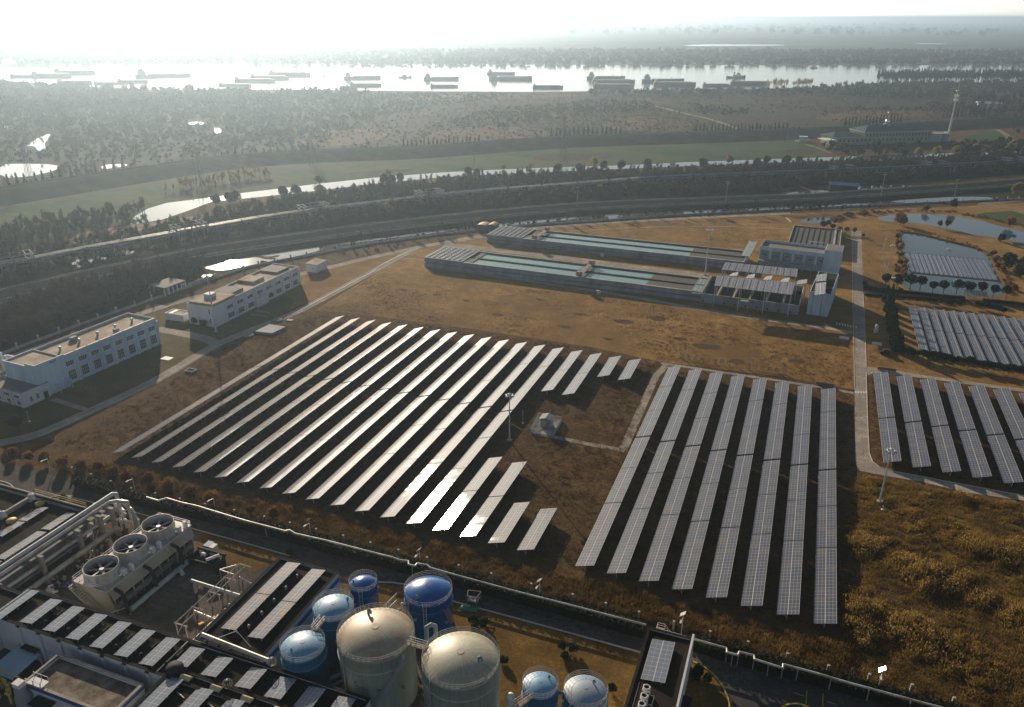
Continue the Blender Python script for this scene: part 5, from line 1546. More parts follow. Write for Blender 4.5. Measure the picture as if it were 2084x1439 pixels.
for i, y in enumerate((80.3, 87.2, 94.2)):
    cx = -111.2
    prof = [(3.25, 0.0), (2.98, 0.9), (2.90, 1.5), (3.02, 2.3), (3.05, 2.35), (2.95, 2.35), (2.82, 1.5), (2.85, 0.9), (2.85, 0.75)]
    st_ = t.part('fan_stack', MB().lathe(prof, 40, (cx, y, cz + 0.25)), 'frp')
    t.part('stack_shade_disc', MB().lathe([(0.02, 0.5), (2.9, 0.5)], 32, (cx, y, cz + 0.25)), 'dark', st_)  # black disc added as the dark inside of the open stack
    bl = MB()
    for k in range(6):
        a = k * math.tau / 6 + 0.5 + i * 0.35
        d = Vector((math.cos(a), math.sin(a), 0))
        n_ = Vector((-d.y, d.x, 0))
        c0 = Vector((cx, y, cz + 1.65))
        p, q = c0 + d * 0.35, c0 + d * 2.65
        up = Vector((0, 0, 0.10))
        bl.hexa([p - n_ * 0.16 - up, p + n_ * 0.16, q + n_ * 0.26, q - n_ * 0.30 - up], [p - n_ * 0.16 - up * 0.4, p + n_ * 0.16 + up * .6, q + n_ * 0.26 + up * .6, q - n_ * 0.30 - up * 0.4])
    bl.bar((cx, y, cz + 1.3), (cx, y, cz + 1.85), 0.42, 14)
    fan = t.part('fan', bl, 'steel', st_)
    t.part('fan_support', MB().beam((cx - 2.8, y, cz + 1.2), (cx + 2.8, y, cz + 1.2), 0.2, 0.2), 'steel', st_)
    hp = MB()
    for k in range(12):
        a = k * math.tau / 12
        hp.box((cx + 3.07 * math.cos(a) - 0.05, y + 3.07 * math.sin(a) - 0.05, cz + 0.3), (cx + 3.07 * math.cos(a) + 0.05, y + 3.07 * math.sin(a) + 0.05, cz + 2.2))
    t.part('stiffener', hp, 'frp', st_)
    t.part('motor_box', MB().box((-108.3, y + 1.2, cz + 0.26), (-107.4, y + 2.0, cz + 1.5)), 'paint')
    t.part('motor_box', MB().box((-107.9, y + 2.9, cz + 0.26), (-107.2, y + 3.5, cz + 1.7)), 'paint')
    t.part('riser', MB().tube([(-107.5, y - 1.4, cz - 0.5), (-105.4, y - 1.7, cz - 0.6), (-104.6, y - 1.9, cz - 1.4), (-104.6, y - 1.9, 0.5)], 0.34, 12), 'dark')
sr = MB()
for i in range(16):
    z = cz - i * 0.33
    y = cy0 - 0.2
    x = -115.0 + i * 0.37
    sr.box((x, y - 1.1, z - 0.06), (x + 0.42, y - 0.1, z))
for dy in (-1.1, -0.15):
    sr.beam((-115.0, cy0 - 0.2 + dy, cz + 1.0), (-109.1, cy0 - 0.2 + dy, 1.0), 0.06, 0.06)
    sr.beam((-115.0, cy0 - 0.2 + dy, cz - 0.1), (-109.1, cy0 - 0.2 + dy, 0.0), 0.08, 0.2)
t.part('stair', sr, 'casing')
t = Thing('supply_pipe', 'thick grey supply pipe lying beside the open side of the cooling tower', 'pipe', (-105.4, 92, 0))
t.part('pipe_run', MB().tube([(-104.6, 79, 0.7), (-104.6, 96.5, 0.7)], 0.5, 14), 'pipe_green')
t.part('elbow', MB().tube([(-104.6, 90.6, 0.7), (-103.4, 90.4, 1.4), (-103.0, 90.4, 0.3)], 0.45, 12), 'pipe_green')
t = Thing('bent_rail', 'thin bent steel handrail at the foot of the cooling tower', 'handrail', (-106, 76.3, 0))
t.part('rail', MB().tube([(-106.8, 75.4, 0), (-106.8, 75.4, 1.8), (-104.5, 78.4, 1.8), (-104.4, 78.6, 0)], 0.08, 8), 'galv')
# pump skid beside the tower
t = Thing('pump_skid', 'dark pump skid with white pipes beside the cooling tower end', 'pump skid', (-101.5, 94.5, 0))
t.part('frame', MB().box((-104.2, 96.2, 2.0), (-97.4, 96.6, 2.5)).box((-104.2, 93.0, 1.8), (-97.4, 93.3, 2.2)).box((-104.2, 93.31, 0), (-103.9, 96.19, 2.2)).box((-97.7, 93.31, 0), (-97.4, 96.19, 2.2)), 'dark')
t.part('motor', MB().box((-103.4, 96.9, 0), (-102.0, 98.6, 2.6)), 'stripe')
t.part('motor_cover', MB().box((-101.95, 96.9, 0.4), (-100.9, 98.3, 2.6)), 'paint')
mb = MB()
for i in range(6):
    x = -103.2 + i * 1.0
    mb.bar((x, 94.7, 0), (x, 94.7, 1.6), 0.35, 10).bar((x - 0.3, 93.6, 1.2), (x + 0.3, 95.6, 1.5), 0.2, 8)
t.part('pump_casing', mb, 'dark')
t.part('white_pipe', MB().tube([(-99.6, 93.4, 2.6), (-98.2, 95.6, 2.6)], 0.3, 10).tube([(-102.0, 94.9, 2.3), (-101.2, 95.0, 2.3)], 0.35, 10), 'foam')

# light pipe trestle between tower and striped hall
t = Thing('pipe_trestle', 'light steel trestle of five portal frames carrying thin pipes beside the striped hall', 'pipe trestle', (-91, 77, 0))
for i, y in enumerate((77.0, 81.25, 85.5, 89.7, 93.9)):
    mb = MB().beam((-92.1, y, 3.5), (-89.3, y, 3.5), 0.16, 0.22).beam((-91.8, y, 0), (-91.8, y, 3.4), 0.14, 0.14).beam((-89.7, y, 0), (-89.7, y, 3.4), 0.14, 0.14)
    t.part('portal', mb, 'conc_pale')
mb = MB()
for i, y in enumerate((77.0, 81.25, 85.5, 89.7)):
    mb.bar((-91.8, y, 1.2), (-91.8, y + 4.25, 3.6), 0.07, 6).bar((-91.8, y, 3.6), (-91.8, y + 4.25, 3.6), 0.09, 6).bar((-90.3, y + (1.8 if i == 1 else 0), 3.66), (-90.3, y + 4.25, 3.66), 0.1, 6)
t.part('brace', mb, 'conc_pale')
t = Thing('teal_pipe', 'thick teal pipe crossing the yard towards the steel trestle', 'pipe', (-92, 87.5, 0))
t.part('pipe_run', MB().bar((-98.0, 87.6, 2.6), (-86.4, 87.4, 2.6), 0.32, 14), 'pipe_green')
t.part('support', MB().box((-97.5, 87.3, 0), (-97.2, 87.9, 2.27)).box((-87.4, 87.2, 0), (-87.1, 87.7, 2.27)), 'pipe')
t = Thing('insulated_manifold', 'tangle of cream insulated pipes along the near wall of the striped hall', 'pipework', (-86, 80, 0))
mb = MB()
rr = random.Random(5)
for i in range(16):
    y = 73.5 + i * 1.25
    x = -86.2 + rr.uniform(-1.2, 1.2)
    z = rr.uniform(1.0, 2.6)
    mb.tube([(x, y, 0.1), (x, y, z), (x + rr.uniform(0.6, 1.8), y + rr.uniform(-.3, .3), z + 0.2), (x + 1.9, y, 0.6)], 0.2, 8).ball((x, y, z), 0.36, 6, 10)
t.part('insulated_bend', mb, 'pipe')
t.part('header', MB().tube([(-88.2, 72.8, 1.0), (-88.2, 84.0, 1.0)], 0.26, 10).tube([(-86.9, 72.8, 0.9), (-86.9, 83.0, 0.9)], 0.26, 10).tube([(-85.2, 86, 1.9), (-85.2, 93.5, 1.9)], 0.3, 10), 'pipe')
t.part('cross_header', MB().bar((-92.2, 81.6, 2.2), (-85.6, 80.9, 2.4), 0.22, 10).bar((-90.4, 91.8, 2.4), (-84.8, 90.6, 2.4), 0.18, 10), 'pipe')
t.part('frame', MB().tube([(-93.2, 94.5, 2.4), (-95.3, 92.2, 2.4), (-91.8, 92.0, 2.4)], 0.14, 8).beam((-93.2, 94.5, 0), (-93.2, 94.5, 2.3), 0.1, 0.1).beam((-95.3, 92.2, 0), (-95.3, 92.2, 2.3), 0.1, 0.1), 'pipe')
single('rusty_beam', MB().beam((-90.6, 80.6, 0.4), (-87.2, 86.6, 0.4), 0.5, 0.3), 'orange', 'rust-orange steel beam lying under the pipe trestle', 'beam', Vector((-89, 83.5, 0)))

# ------------------------------------------------------------------ right-hand black roof
RB = yard_building('motor_house', 'narrow black-roofed house with white parapet wall and one large solar array, bottom right', -14.4, 78, -7.0, 102.5, 6.0, par=0.3)
RB.part('parapet', MB().box((-7.25, 78, 6.104), (-6.9, 102.6, 6.9)), 'white')
RB.part('side_cladding', MB().box((-6.998, 78, 0), (-6.9, 102.5, 6.1)), 'white')
roof_pv(-11.5, 91.2, 100.2, 5.8, 'single large solar array on the narrow black roof beside the fan units', 'array on the narrow roof', 3.7, 0.5)
for i, y in enumerate((88.7, 87.0, 85.4)):
    t = Thing('fan_unit', f'{("far", "middle", "near")[i]} white round-topped fan unit on the narrow black roof', 'fan unit', (-12.0, y, 5.7), 'fan units on the narrow roof')
    t.part('casing', MB().box((-12.55, y - 0.55, 5.7), (-11.45, y + 0.55, 7.0)), 'paint')
    t.part('fan_ring', MB().lathe([(0.52, 0), (0.52, 0.25), (0.42, 0.25), (0.42, 0.05)], 20, (-12.0, y, 7.003)), 'paint')
    t.part('fan_grille', MB().lathe([(0.02, 0.06), (0.41, 0.06)], 20, (-12.0, y, 7.003)), 'dark')
    t.part('louvre', MB().box((-12.5, y - 0.58, 5.9), (-11.5, y - 0.552, 6.7)), 'dark')
t = Thing('guard_frame', 'thin white pipe guard frame beside the roof fan units', 'guard frame', (-11.0, 85, 5.7))
t.part('rail', MB().tube([(-11.3, 88.2, 6.3), (-10.7, 88.2, 6.3), (-10.7, 84, 6.3)], 0.05, 6).bar((-11.3, 86.4, 6.3), (-10.7, 86.4, 6.3), 0.05, 6), 'paint')
t.part('leg', MB().bar((-10.7, 88.2, 5.7), (-10.7, 88.2, 6.3), 0.04, 6).bar((-10.7, 86.4, 5.7), (-10.7, 86.4, 6.3), 0.04, 6), 'paint')
single('roof_cable', MB().bar((-13.4, 79, 5.75), (-13.4, 90.6, 5.75), 0.04, 6).bar((-9.0, 79, 5.75), (-9.0, 87, 5.75), 0.04, 6), 'galv', 'thin pale cables along the narrow black roof', 'cable', Vector((-13.4, 79, 5.7)))
t = Thing('roof_stair', 'cream steel stair platform with railings at the far end of the narrow roof', 'stair', (-12.5, 103, 0))
t.part('platform', MB().box((-13.2, 102.75, 4.9), (-12.0, 104.2, 5.05)).box((-13.2, 102.75, 3.9), (-12.0, 102.9, 4.897)), 'casing')
rl = MB()
for z in (5.5, 5.95):
    rl.beam((-13.2, 102.8, z), (-13.2, 104.2, z), 0.05, 0.05).beam((-13.2, 104.2, z), (-12.0, 104.2, z), 0.05, 0.05)
    for y in (102.8, 104.2):
        rl.beam((-12.0, y, z), (-8.6, y, z - 4.2), 0.05, 0.05)
for x, y in ((-13.2, 102.8), (-13.2, 104.2), (-12, 104.2), (-12, 102.8)):
    rl.box((x - 0.03, y - 0.03, 5.05), (x + 0.03, y + 0.03, 5.95))
t.part('railing', rl, 'paint')
fl = MB()
for i in range(13):
    fl.box((-12.0 + i * 0.27, 102.85, 4.7 - i * 0.35), (-11.7 + i * 0.27, 104.15, 4.76 - i * 0.35))
t.part('flight', fl, 'casing')
t.part('leg', MB().box((-13.2, 104.1, 0), (-13.05, 104.2, 4.9)).box((-13.2, 102.91, 0), (-13.05, 103.0, 4.9)), 'casing')
single('wall_box', MB().box((-6.85, 91.0, 2.0), (-5.6, 93.0, 3.0)).box((-6.85, 90.9, 3.0), (-5.5, 93.1, 3.1)), 'dark', 'dark window unit hanging on the white side of the narrow house', 'air unit', Vector((-6.3, 92, 2)))

# front low building with parapet roof
fq = [g(118, 1333, 6.1), g(293, 1393, 6.1)]
fx0, fx1, fy1 = fq[0].x, fq[1].x, (fq[0].y + fq[1].y) / 2
fy0 = fy1 - 6.2
FB = yard_building('flat_roof_block', 'low white block with blue rim and a stained brown gravel roof, bottom left', fx0, fy0, fx1, fy1, 6.1, roof='roof_gravel', par=0.55)
FB.part('blue_rim', MB().box((fx0 - 0.04, fy0 - 0.16, 5.5), (fx1 + 0.1, fy0 - 0.003, 5.9)).box((fx1 + 0.003, fy0, 5.5), (fx1 + 0.1, fy1, 5.9)), 'stripe')
FB.part('porch_roof', MB().box((fx0 + 2.6, fy0 - 2.0, 4.6), (fx0 + 6.4, fy0 - 0.2, 4.8)), 'dark')
FB.part('rim', MB().box((fx0 - 0.1, fy0 - 0.1, 6.21), (fx1 + 0.1, fy0 + 0.35, 6.32)).box((fx0 - 0.1, fy1 - 0.35, 6.21), (fx1 + 0.1, fy1 + 0.1, 6.32)).box((fx0 - 0.1, fy0 + 0.36, 6.21), (fx0 + 0.3, fy1 - 0.36, 6.32)).box((fx1 - 0.4, fy0 + 0.36, 6.21), (fx1 + 0.1, fy1 - 0.36, 6.32)), 'conc_pale')
sp_ = g(38, 1392, 7.0)
sx_, sy_ = sp_.x, sp_.y
t = Thing('silo', 'pale cylindrical silo with a boxy head and small platform, bottom left corner', 'silo', (sx_, sy_, 0))
t.part('shell', MB().lathe([(1.15, 0), (1.15, 4.6), (0.8, 5.4), (0.8, 6.6), (0.02, 6.6)], 24, (sx_, sy_, 0)), 'conc_wall')
t.part('head_box', MB().box((sx_ - 0.7, sy_ - 0.6, 6.603), (sx_ + 0.7, sy_ + 0.6, 7.4)), 'paint')
pf = MB().box((sx_ + 0.3, sy_ + 0.9, 6.4), (sx_ + 3.4, sy_ + 2.3, 6.5))
for y_ in (0.9, 2.3):
    pf.beam((sx_ + 0.3, sy_ + y_, 7.4), (sx_ + 3.4, sy_ + y_, 7.4), 0.06, 0.06)
    for x_ in (0.35, 1.85, 3.35):
        pf.box((sx_ + x_ - 0.04, sy_ + y_ - 0.04, 6.5), (sx_ + x_ + 0.04, sy_ + y_ + 0.04, 7.4))
t.part('platform', pf, 'galv')
t = Thing('yellow_pipework', 'rusty yellow pipework frame beside the silo at the bottom left corner', 'pipework', (-108, 55.5, 0))
mb = MB()
for i in range(12):
    x, y, z = rr.uniform(-111, -106.4), rr.uniform(54, 58.5), rr.uniform(1.0, 3.2)
    mb.tube([(x, y, 0), (x, y, z), (x + rr.uniform(-1.5, 1.5), y, z)], 0.2, 8)
t.part('pipe_run', mb, 'yellow_frp')
t.part('frame', MB().box((-111, 54, 0), (-110.8, 54.2, 3.6)).box((-106.3, 54, 0), (-106.1, 54.2, 3.6)).box((-111, 58.4, 0), (-110.8, 58.6, 3.6)).box((-106.3, 58.4, 0), (-106.1, 58.6, 3.6)).beam((-111, 54.1, 3.6), (-106.1, 54.1, 3.6), 0.2, 0.2).beam((-111, 58.5, 3.6), (-106.1, 58.5, 3.6), 0.2, 0.2), 'yellow_frp')
single('loading_shed_roof', MB().slab([(-113.8, 58.6, 2.2), (-108.4, 58.6, 2.2), (-108.4, 64.0, 2.6), (-113.8, 64.0, 2.6)], 0.1).box((-113.7, 58.7, 0), (-113.5, 58.9, 2.08)).box((-108.7, 58.7, 0), (-108.5, 58.9, 2.08)).box((-113.7, 63.7, 0), (-113.5, 63.9, 2.46)).box((-108.7, 63.7, 0), (-108.5, 63.9, 2.46)), 'white_blue', 'pale blue lean-to roof in the nook between the two white halls', 'lean-to', Vector((-111, 61, 0)))

# ------------------------------------------------------------------ storage tanks
def tank(label, x, y, r, h, shell, roof, rise, group, gauge=True, vents=((0.5, 0.8),), nrail=34, stair=None, ladder=None):
    t = Thing('storage_tank', label, 'storage tank', (x, y, 0), group, True)
    t.part('shell', MB().lathe([(r, 0), (r, h), (r * 1.015, h), (r * 1.015, h + 0.08)], 64), shell)
    prof = [(r * 1.012 * math.cos(a), h + 0.09 + rise * math.sin(a)) for a in [math.pi / 2 * i / 10 for i in range(10)]] + [(0.02, h + 0.09 + rise)]
    prof = [(r * 1.012 * (1 - (i / 10) ** 1.0), h + 0.09 + rise * (1 - (1 - i / 10) ** 2)) for i in range(10)] + [(0.02, h + 0.09 + rise)]
    t.part('roof', MB().lathe(prof, 64), roof)
    for z in (h * 0.82,):
        t.part('stiffener_ring', MB().lathe([(r + 0.003, z - 0.1), (r + 0.14, z - 0.09), (r + 0.14, z), (r + 0.003, z + 0.01)], 64), shell)
    rl = MB()
    for k in range(nrail):
        a = math.tau * k / nrail
        rl.box((r * math.cos(a) - 0.022, r * math.sin(a) - 0.022, h + 0.05), (r * math.cos(a) + 0.022, r * math.sin(a) + 0.022, h + 1.15))
    for z in (h + 0.45, h + 0.8, h + 1.15):
        rl.lathe([(r - 0.02, z - 0.02), (r + 0.02, z - 0.02), (r + 0.02, z + 0.02), (r - 0.02, z + 0.02), (r - 0.02, z - 0.02)], 48)
    t.part('railing', rl, 'rail_steel')
    for a, f in vents:
        px_, py_ = r * f * math.cos(a), r * f * math.sin(a)
        zz = h + rise * (1 - f * f) * 0.9
        s_ = r / 6
        t.part('vent', MB().tube([(px_, py_, zz), (px_, py_, zz + 0.9 * s_ + .2), (px_ + 0.3 * s_, py_ - 0.1, zz + 1.15 * s_ + .2), (px_ + 0.6 * s_, py_ - 0.2, zz + 0.9 * s_ + .2), (px_ + 0.6 * s_, py_ - 0.2, zz + 0.55 * s_ + .2)], 0.16 * s_ + 0.03, 8), 'conc_wall')
    if rise > 0:
        t.part('manway', MB().lathe([(r * 0.10, 0), (r * 0.10, 0.06), (0.02, 0.06)], 20, (0, 0, h + 0.09 + rise - 0.04), False), roof)
    nz = MB()
    for k in range(5):
        a = -0.4 - k * 0.62
        d_ = Vector((math.cos(a), math.sin(a), 0))
        z = h * (0.45 + 0.1 * (k % 3))
        nz.bar(d_ * r + Vector((0, 0, z)), d_ * (r + 0.4) + Vector((0, 0, z)), 0.16, 10).bar(d_ * (r + 0.4) + Vector((0, 0, z)), d_ * (r + 0.46) + Vector((0, 0, z)), 0.26, 10)
    t.part('nozzle', nz, 'conc_wall')
    a = -2.0
    d_ = Vector((math.cos(a), math.sin(a), 0)) * (r + 0.22)
    t.part('downpipe', MB().tube([d_ * 0.86 + Vector((0, 0, h + rise * .25)), d_ + Vector((0, 0, h - 0.1)), d_ + Vector((0, 0, 0.2))], 0.11, 8), 'conc_wall')
    if ladder is not None:
        lm = MB()
        d = Vector((math.cos(ladder), math.sin(ladder), 0))
        n_ = Vector((-d.y, d.x, 0)) * 0.28
        c_ = d * (r + 0.25)
        for s_ in (-1, 1):
            lm.beam(c_ + n_ * s_, c_ + n_ * s_ + Vector((0, 0, h + 1)), 0.06, 0.06)
        for i in range(int(h / 0.35)):
            lm.beam(c_ - n_ + Vector((0, 0, 0.3 + i * 0.35)), c_ + n_ + Vector((0, 0, 0.3 + i * 0.35)), 0.04, 0.04)
        t.part('ladder', lm, 'galv')
    if stair is not None:
        a0, a1 = stair
        sm_ = MB()
        n = 44
        for i in range(n):
            a = a0 + (a1 - a0) * i / n
            z = 0.2 + (h - 0.2) * i / n
            d = Vector((math.cos(a), math.sin(a), 0))
            tn = Vector((-d.y, d.x, 0)) * 0.16
            sm_.slab([d * (r + 0.05) - tn + Vector((0, 0, z)), d * (r + 0.85) - tn + Vector((0, 0, z)), d * (r + 0.85) + tn + Vector((0, 0, z)), d * (r + 0.05) + tn + Vector((0, 0, z))], 0.05)
            if i:
                pa = a0 + (a1 - a0) * (i - 1) / n
                pz = 0.2 + (h - 0.2) * (i - 1) / n
                pd = Vector((math.cos(pa), math.sin(pa), 0))
                for zz in (0.0, 0.55, 1.05):
                    sm_.beam(pd * (r + 0.85) + Vector((0, 0, pz + zz)), d * (r + 0.85) + Vector((0, 0, z + zz)), 0.05, 0.05)
                if i % 3 == 0:
                    sm_.beam(d * (r + 0.85) + Vector((0, 0, z)), d * (r + 0.85) + Vector((0, 0, z + 1.05)), 0.04, 0.04)
        t.part('spiral_stair', sm_, 'galv')
    return t


tank('small glossy dark blue tank beside the striped hall', -64.3, 94.0, 2.5, 6.9, 'skin_blue', 'skin_blue', 0.9, None, vents=((3.6, .7), (-0.3, .9)), nrail=22, ladder=-1.2)
tank('large glossy dark blue tank behind the two beige tanks', -52.2, 95.8, 4.2, 7.4, 'skin_blue', 'skin_blue', 1.3, None, vents=((4.5, .75),), nrail=30, ladder=-1.25)
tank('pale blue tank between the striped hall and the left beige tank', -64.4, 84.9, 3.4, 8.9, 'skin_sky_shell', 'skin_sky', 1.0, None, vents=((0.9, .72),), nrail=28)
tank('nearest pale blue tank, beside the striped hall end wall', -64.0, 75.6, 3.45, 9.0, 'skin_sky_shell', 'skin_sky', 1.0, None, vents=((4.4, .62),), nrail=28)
tank('left big beige tank with rust-stained dome', -53.0, 79.6, 5.95, 11.6, 'skin_shell', 'skin_beige_rust', 1.7, None, vents=((2.4, .62),), nrail=44, stair=(R(-85), R(-20)))
tank('right big beige tank with clean streaked dome', -38.5, 79.6, 5.8, 11.6, 'skin_shell', 'skin_beige', 1.7, None, vents=((-0.15, .55),), nrail=44)
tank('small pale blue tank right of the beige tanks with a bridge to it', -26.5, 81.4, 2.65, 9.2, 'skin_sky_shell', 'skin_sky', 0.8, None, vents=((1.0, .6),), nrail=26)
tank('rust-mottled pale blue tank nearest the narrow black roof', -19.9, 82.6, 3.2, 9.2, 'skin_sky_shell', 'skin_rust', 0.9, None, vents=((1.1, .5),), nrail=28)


def gangway(label, p, q):
    p, q = Vector(p), Vector(q)
    t = Thing('gangway', label, 'gangway', p, 'gangways between tanks')
    t.part('deck', MB().beam(p, q, 0.9, 0.12), 'rusty')
    d = (q - p).normalized()
    n_ = Vector((-d.y, d.x, 0)) * 0.42
    rl = MB()
    for s_ in (-1, 1):
        for z in (0.5, 1.0):
            rl.beam(p + n_ * s_ + Vector((0, 0, z)), q + n_ * s_ + Vector((0, 0, z)), 0.05, 0.05)
        for i in range(5):
            c_ = p.lerp(q, i / 4) + n_ * s_
            rl.beam(c_ + Vector((0, 0, 0.07)), c_ + Vector((0, 0, 1.0)), 0.05, 0.05)
    t.part('railing', rl, 'galv')


gangway('rusty gangway bridging the two pale blue tanks', (-64.2, 79.0, 9.3), (-64.3, 81.6, 9.2))
gangway('rusty gangway bridging the two big beige tanks', (-47.3, 79.6, 11.9), (-44.1, 79.6, 11.9))
gangway('gangway climbing to the small pale blue tank from the frame edge', (-29.0, 76.0, 9.0), (-27.0, 79.0, 9.4))
single('tank_pipe', MB().tube([(-46.9, 84.8, 0), (-46.9, 84.8, 10.6), (-46.3, 85.2, 11.0), (-45.7, 85.6, 10.6), (-45.7, 85.6, 0)], 0.34, 12), 'pipe_green', 'green-grey pipe loop rising between the beige tanks', 'pipe', Vector((-46.5, 85.0, 0)))
single('tank_pipe', MB().tube([(-23.9, 81.6, 8.6), (-23.0, 81.9, 8.6), (-22.9, 81.9, 0)], 0.25, 10), 'skin_sky_shell', 'blue downpipe between the two right-hand pale blue tanks', 'pipe', Vector((-23, 81.9, 0)))
t = Thing('valve_stack', 'white valve stack standing at the bottom edge left of the small blue tank', 'valve stack', (-30.6, 79.8, 0))
t.part('stem', MB().bar((-30.6, 79.8, 0), (-30.6, 79.8, 6.9), 0.4, 12), 'foam')
t.part('cap', MB().ball((-30.6, 79.8, 7.1), 0.6, 8, 14).bar((-30.4, 79.8, 6.6), (-29.8, 79.6, 6.6), 0.4, 10), 'foam')
t = Thing('tank_pipework', 'steel pipes and valves rising between the two dark blue tanks', 'pipework', (-58.5, 92.5, 0))
t.part('pipe_run', MB().tube([(-60.2, 90.0, 3.8), (-58.2, 95.2, 5.6)], 0.16, 8).tube([(-59.4, 90.0, 3.6), (-57.8, 94.4, 4.8)], 0.2, 8).tube([(-60.8, 91.0, 0), (-60.8, 91.0, 3.4), (-57.2, 92.2, 3.4), (-57.2, 92.2, 0)], 0.16, 8), 'pipe')
mb = MB()
for i in range(9):
    x, y, z = rr.uniform(-59.6, -56.8), rr.uniform(91, 95), rr.uniform(1.5, 4.4)
    mb.bar((x, y, 0), (x, y, z), 0.1, 6).ball((x, y, z), 0.3, 6, 10)
t.part('valve', mb, 'foam')
single('pipe_bundle', MB().tube([(-66.5, 70.5, 0.8), (-57.6, 83.5, 0.8)], 0.4, 10).tube([(-65.2, 70.0, 0.7), (-56.6, 82.6, 0.7)], 0.3, 10).tube([(-64.2, 69.6, 0.6), (-55.8, 81.6, 0.6)], 0.2, 10), 'pipe_green', 'bundle of grey-green pipes running between the blue and beige tanks', 'pipes', Vector((-61, 77, 0)))
# green net and frame on the tank lawn
c4t = crop(680, 1140, 4.813)
q = [c4t(1205, 500), c4t(1390, 520), c4t(1440, 470), c4t(1260, 445)]
nm = MB()
for i in range(10):
    for j in range(6):
        pass
gv = []
for j in range(8):
    for i in range(13):
        p = q[0].lerp(q[1], i / 12).lerp(q[3].lerp(q[2], i / 12), j / 7)
        gv.append((p.x + U(-.1, .1), p.y + U(-.1, .1), 0.15 + U(0, 0.5) * (0.3 if i in (0, 12) or j in (0, 7) else 1)))
nm.add(gv, [(j * 13 + i, j * 13 + i + 1, (j + 1) * 13 + i + 1, (j + 1) * 13 + i) for j in range(7) for i in range(12)], True)
single('ground_net', nm, 'green_net', 'crumpled bright green net on the lawn beside the front road', 'net', Vector((q[0].x, q[0].y, 0.05)))
a, b, c_, d_ = c4t(1305, 440), c4t(1395, 465), c4t(1440, 400), c4t(1315, 385)
t = Thing('test_frame', 'small open reddish steel frame beside the green net', 'frame', a)
mb = MB()
for p in (a, b, c_, d_):
    mb.beam(p, p + Vector((0, 0, 2.2)), 0.1, 0.1)
for p, p2 in ((a, b), (b, c_), (c_, d_), (d_, a)):
    mb.beam(p + Vector((0, 0, 2.2)), p2 + Vector((0, 0, 2.2)), 0.1, 0.1).beam(p + Vector((0, 0, 1.0)), p2 + Vector((0, 0, 1.0)), 0.06, 0.06)
t.part('frame', mb, 'rusty')
t.part('tray', MB().slab([p + Vector((0, 0, 1.0)) for p in (a, b, c_, d_)], 0.06), 'conc_wall')

# ------------------------------------------------------------------ heat pipe and hedge along the front road
PP = [(298, 1012), (322, 1019), (339, 1014), (369, 1023), (401, 1030), (420, 1036), (500, 1060), (580, 1081), (590, 1079), (600, 1086), (663, 1100), (800, 1135), (813, 1140), (831, 1142), (832, 1149), (845, 1152), (849, 1147), (869, 1150), (875, 1155.6), (929, 1171), (1060, 1206.5), (1152, 1229.5), (1315, 1272)]
PQ = [(1340, 1281), (1413, 1301), (1479, 1319.5), (1480, 1328), (1502, 1333.6), (1505, 1327), (1534.6, 1334), (1536, 1342), (1593.6, 1360), (1594, 1352), (1656, 1368.7), (1728, 1390), (1899, 1436), (2084, 1487)]
for pts, lb in ((PP, 'long pale heat pipe with loops on short posts above the roadside hedge'), (PQ, 'pale heat pipe with two loops beyond the narrow black-roofed house')):
    P3 = [g(*p, 2.6) for p in pts]
    t = Thing('heat_pipe', lb, 'pipe', (P3[0].x, P3[0].y, 0))
    t.part('pipe_run', MB().tube(P3, 0.19, 10), 'pipe')
    lg = MB()
    for a, b in zip(P3[:-1], P3[1:]):
        n = max(1, int((b - a).length / 6))
        for i in range(n):
            p = a.lerp(b, (i + 0.5) / n)
            lg.box((p.x - 0.09, p.y - 0.09, 0), (p.x + 0.09, p.y + 0.09, 2.4))
    t.part('post', lg, 'conc_wall')
# low boundary fence of concrete posts behind the hedge
FP = [g(*p) for p in [(150, 965), (270, 1008), (420, 1040), (540, 1066), (700, 1105), (870, 1150), (1000, 1183), (1165, 1226), (1232, 1244), (1299, 1262), (1443, 1302), (1520, 1323), (1683, 1372), (1766, 1390), (1852, 1411), (1937, 1438), (2050, 1470)]]
t = Thing('boundary_fence', 'boundary fence of concrete posts and thin wires behind the roadside hedge', 'fence', FP[0])
pm = MB().box((-0.2, -0.2, 0), (0.2, 0.2, 2.0)).mesh('post')
for a, b in zip(FP[:-1], FP[1:]):
    n = max(1, round((b - a).length / 7.0))
    for i in range(n):
        o = t.part('post', pm, 'conc_pale')
        o.location = a.lerp(b, i / n) - FP[0]
wr = MB()
for a, b in zip(FP[:-1], FP[1:]):
    for z in (0.6, 1.2, 1.8):
        wr.beam(a + Vector((0, 0, z)), b + Vector((0, 0, z)), 0.03, 0.03)
t.part('wire', wr, 'dark')

# ------------------------------------------------------------------ foliage prototypes
def cards(n, shape, size, seed, up=0.0, aspect=1.0):
    """n leaf cards; shape(rng)->points (n,3)"""
    r_ = np.random.default_rng(seed)
    c = shape(r_, n)
    a = r_.normal(size=(n, 3))
    a[:, 2] += up
    a /= np.linalg.norm(a, axis=1)[:, None]
    b = np.cross(a, r_.normal(size=(n, 3)))
    b /= np.linalg.norm(b, axis=1)[:, None]
    s_ = size * r_.uniform(0.6, 1.3, (n, 1))
    v = np.stack([c - a * s_ * aspect - b * s_ * 0.5, c - a * s_ * 0.2 * aspect + b * s_ * 0.55, c + a * s_ * aspect + b * s_ * 0.35, c + a * s_ * 0.3 * aspect - b * s_ * 0.6], 1).reshape(-1, 3)
    f = np.arange(n * 4).reshape(n, 4)
    return v, f


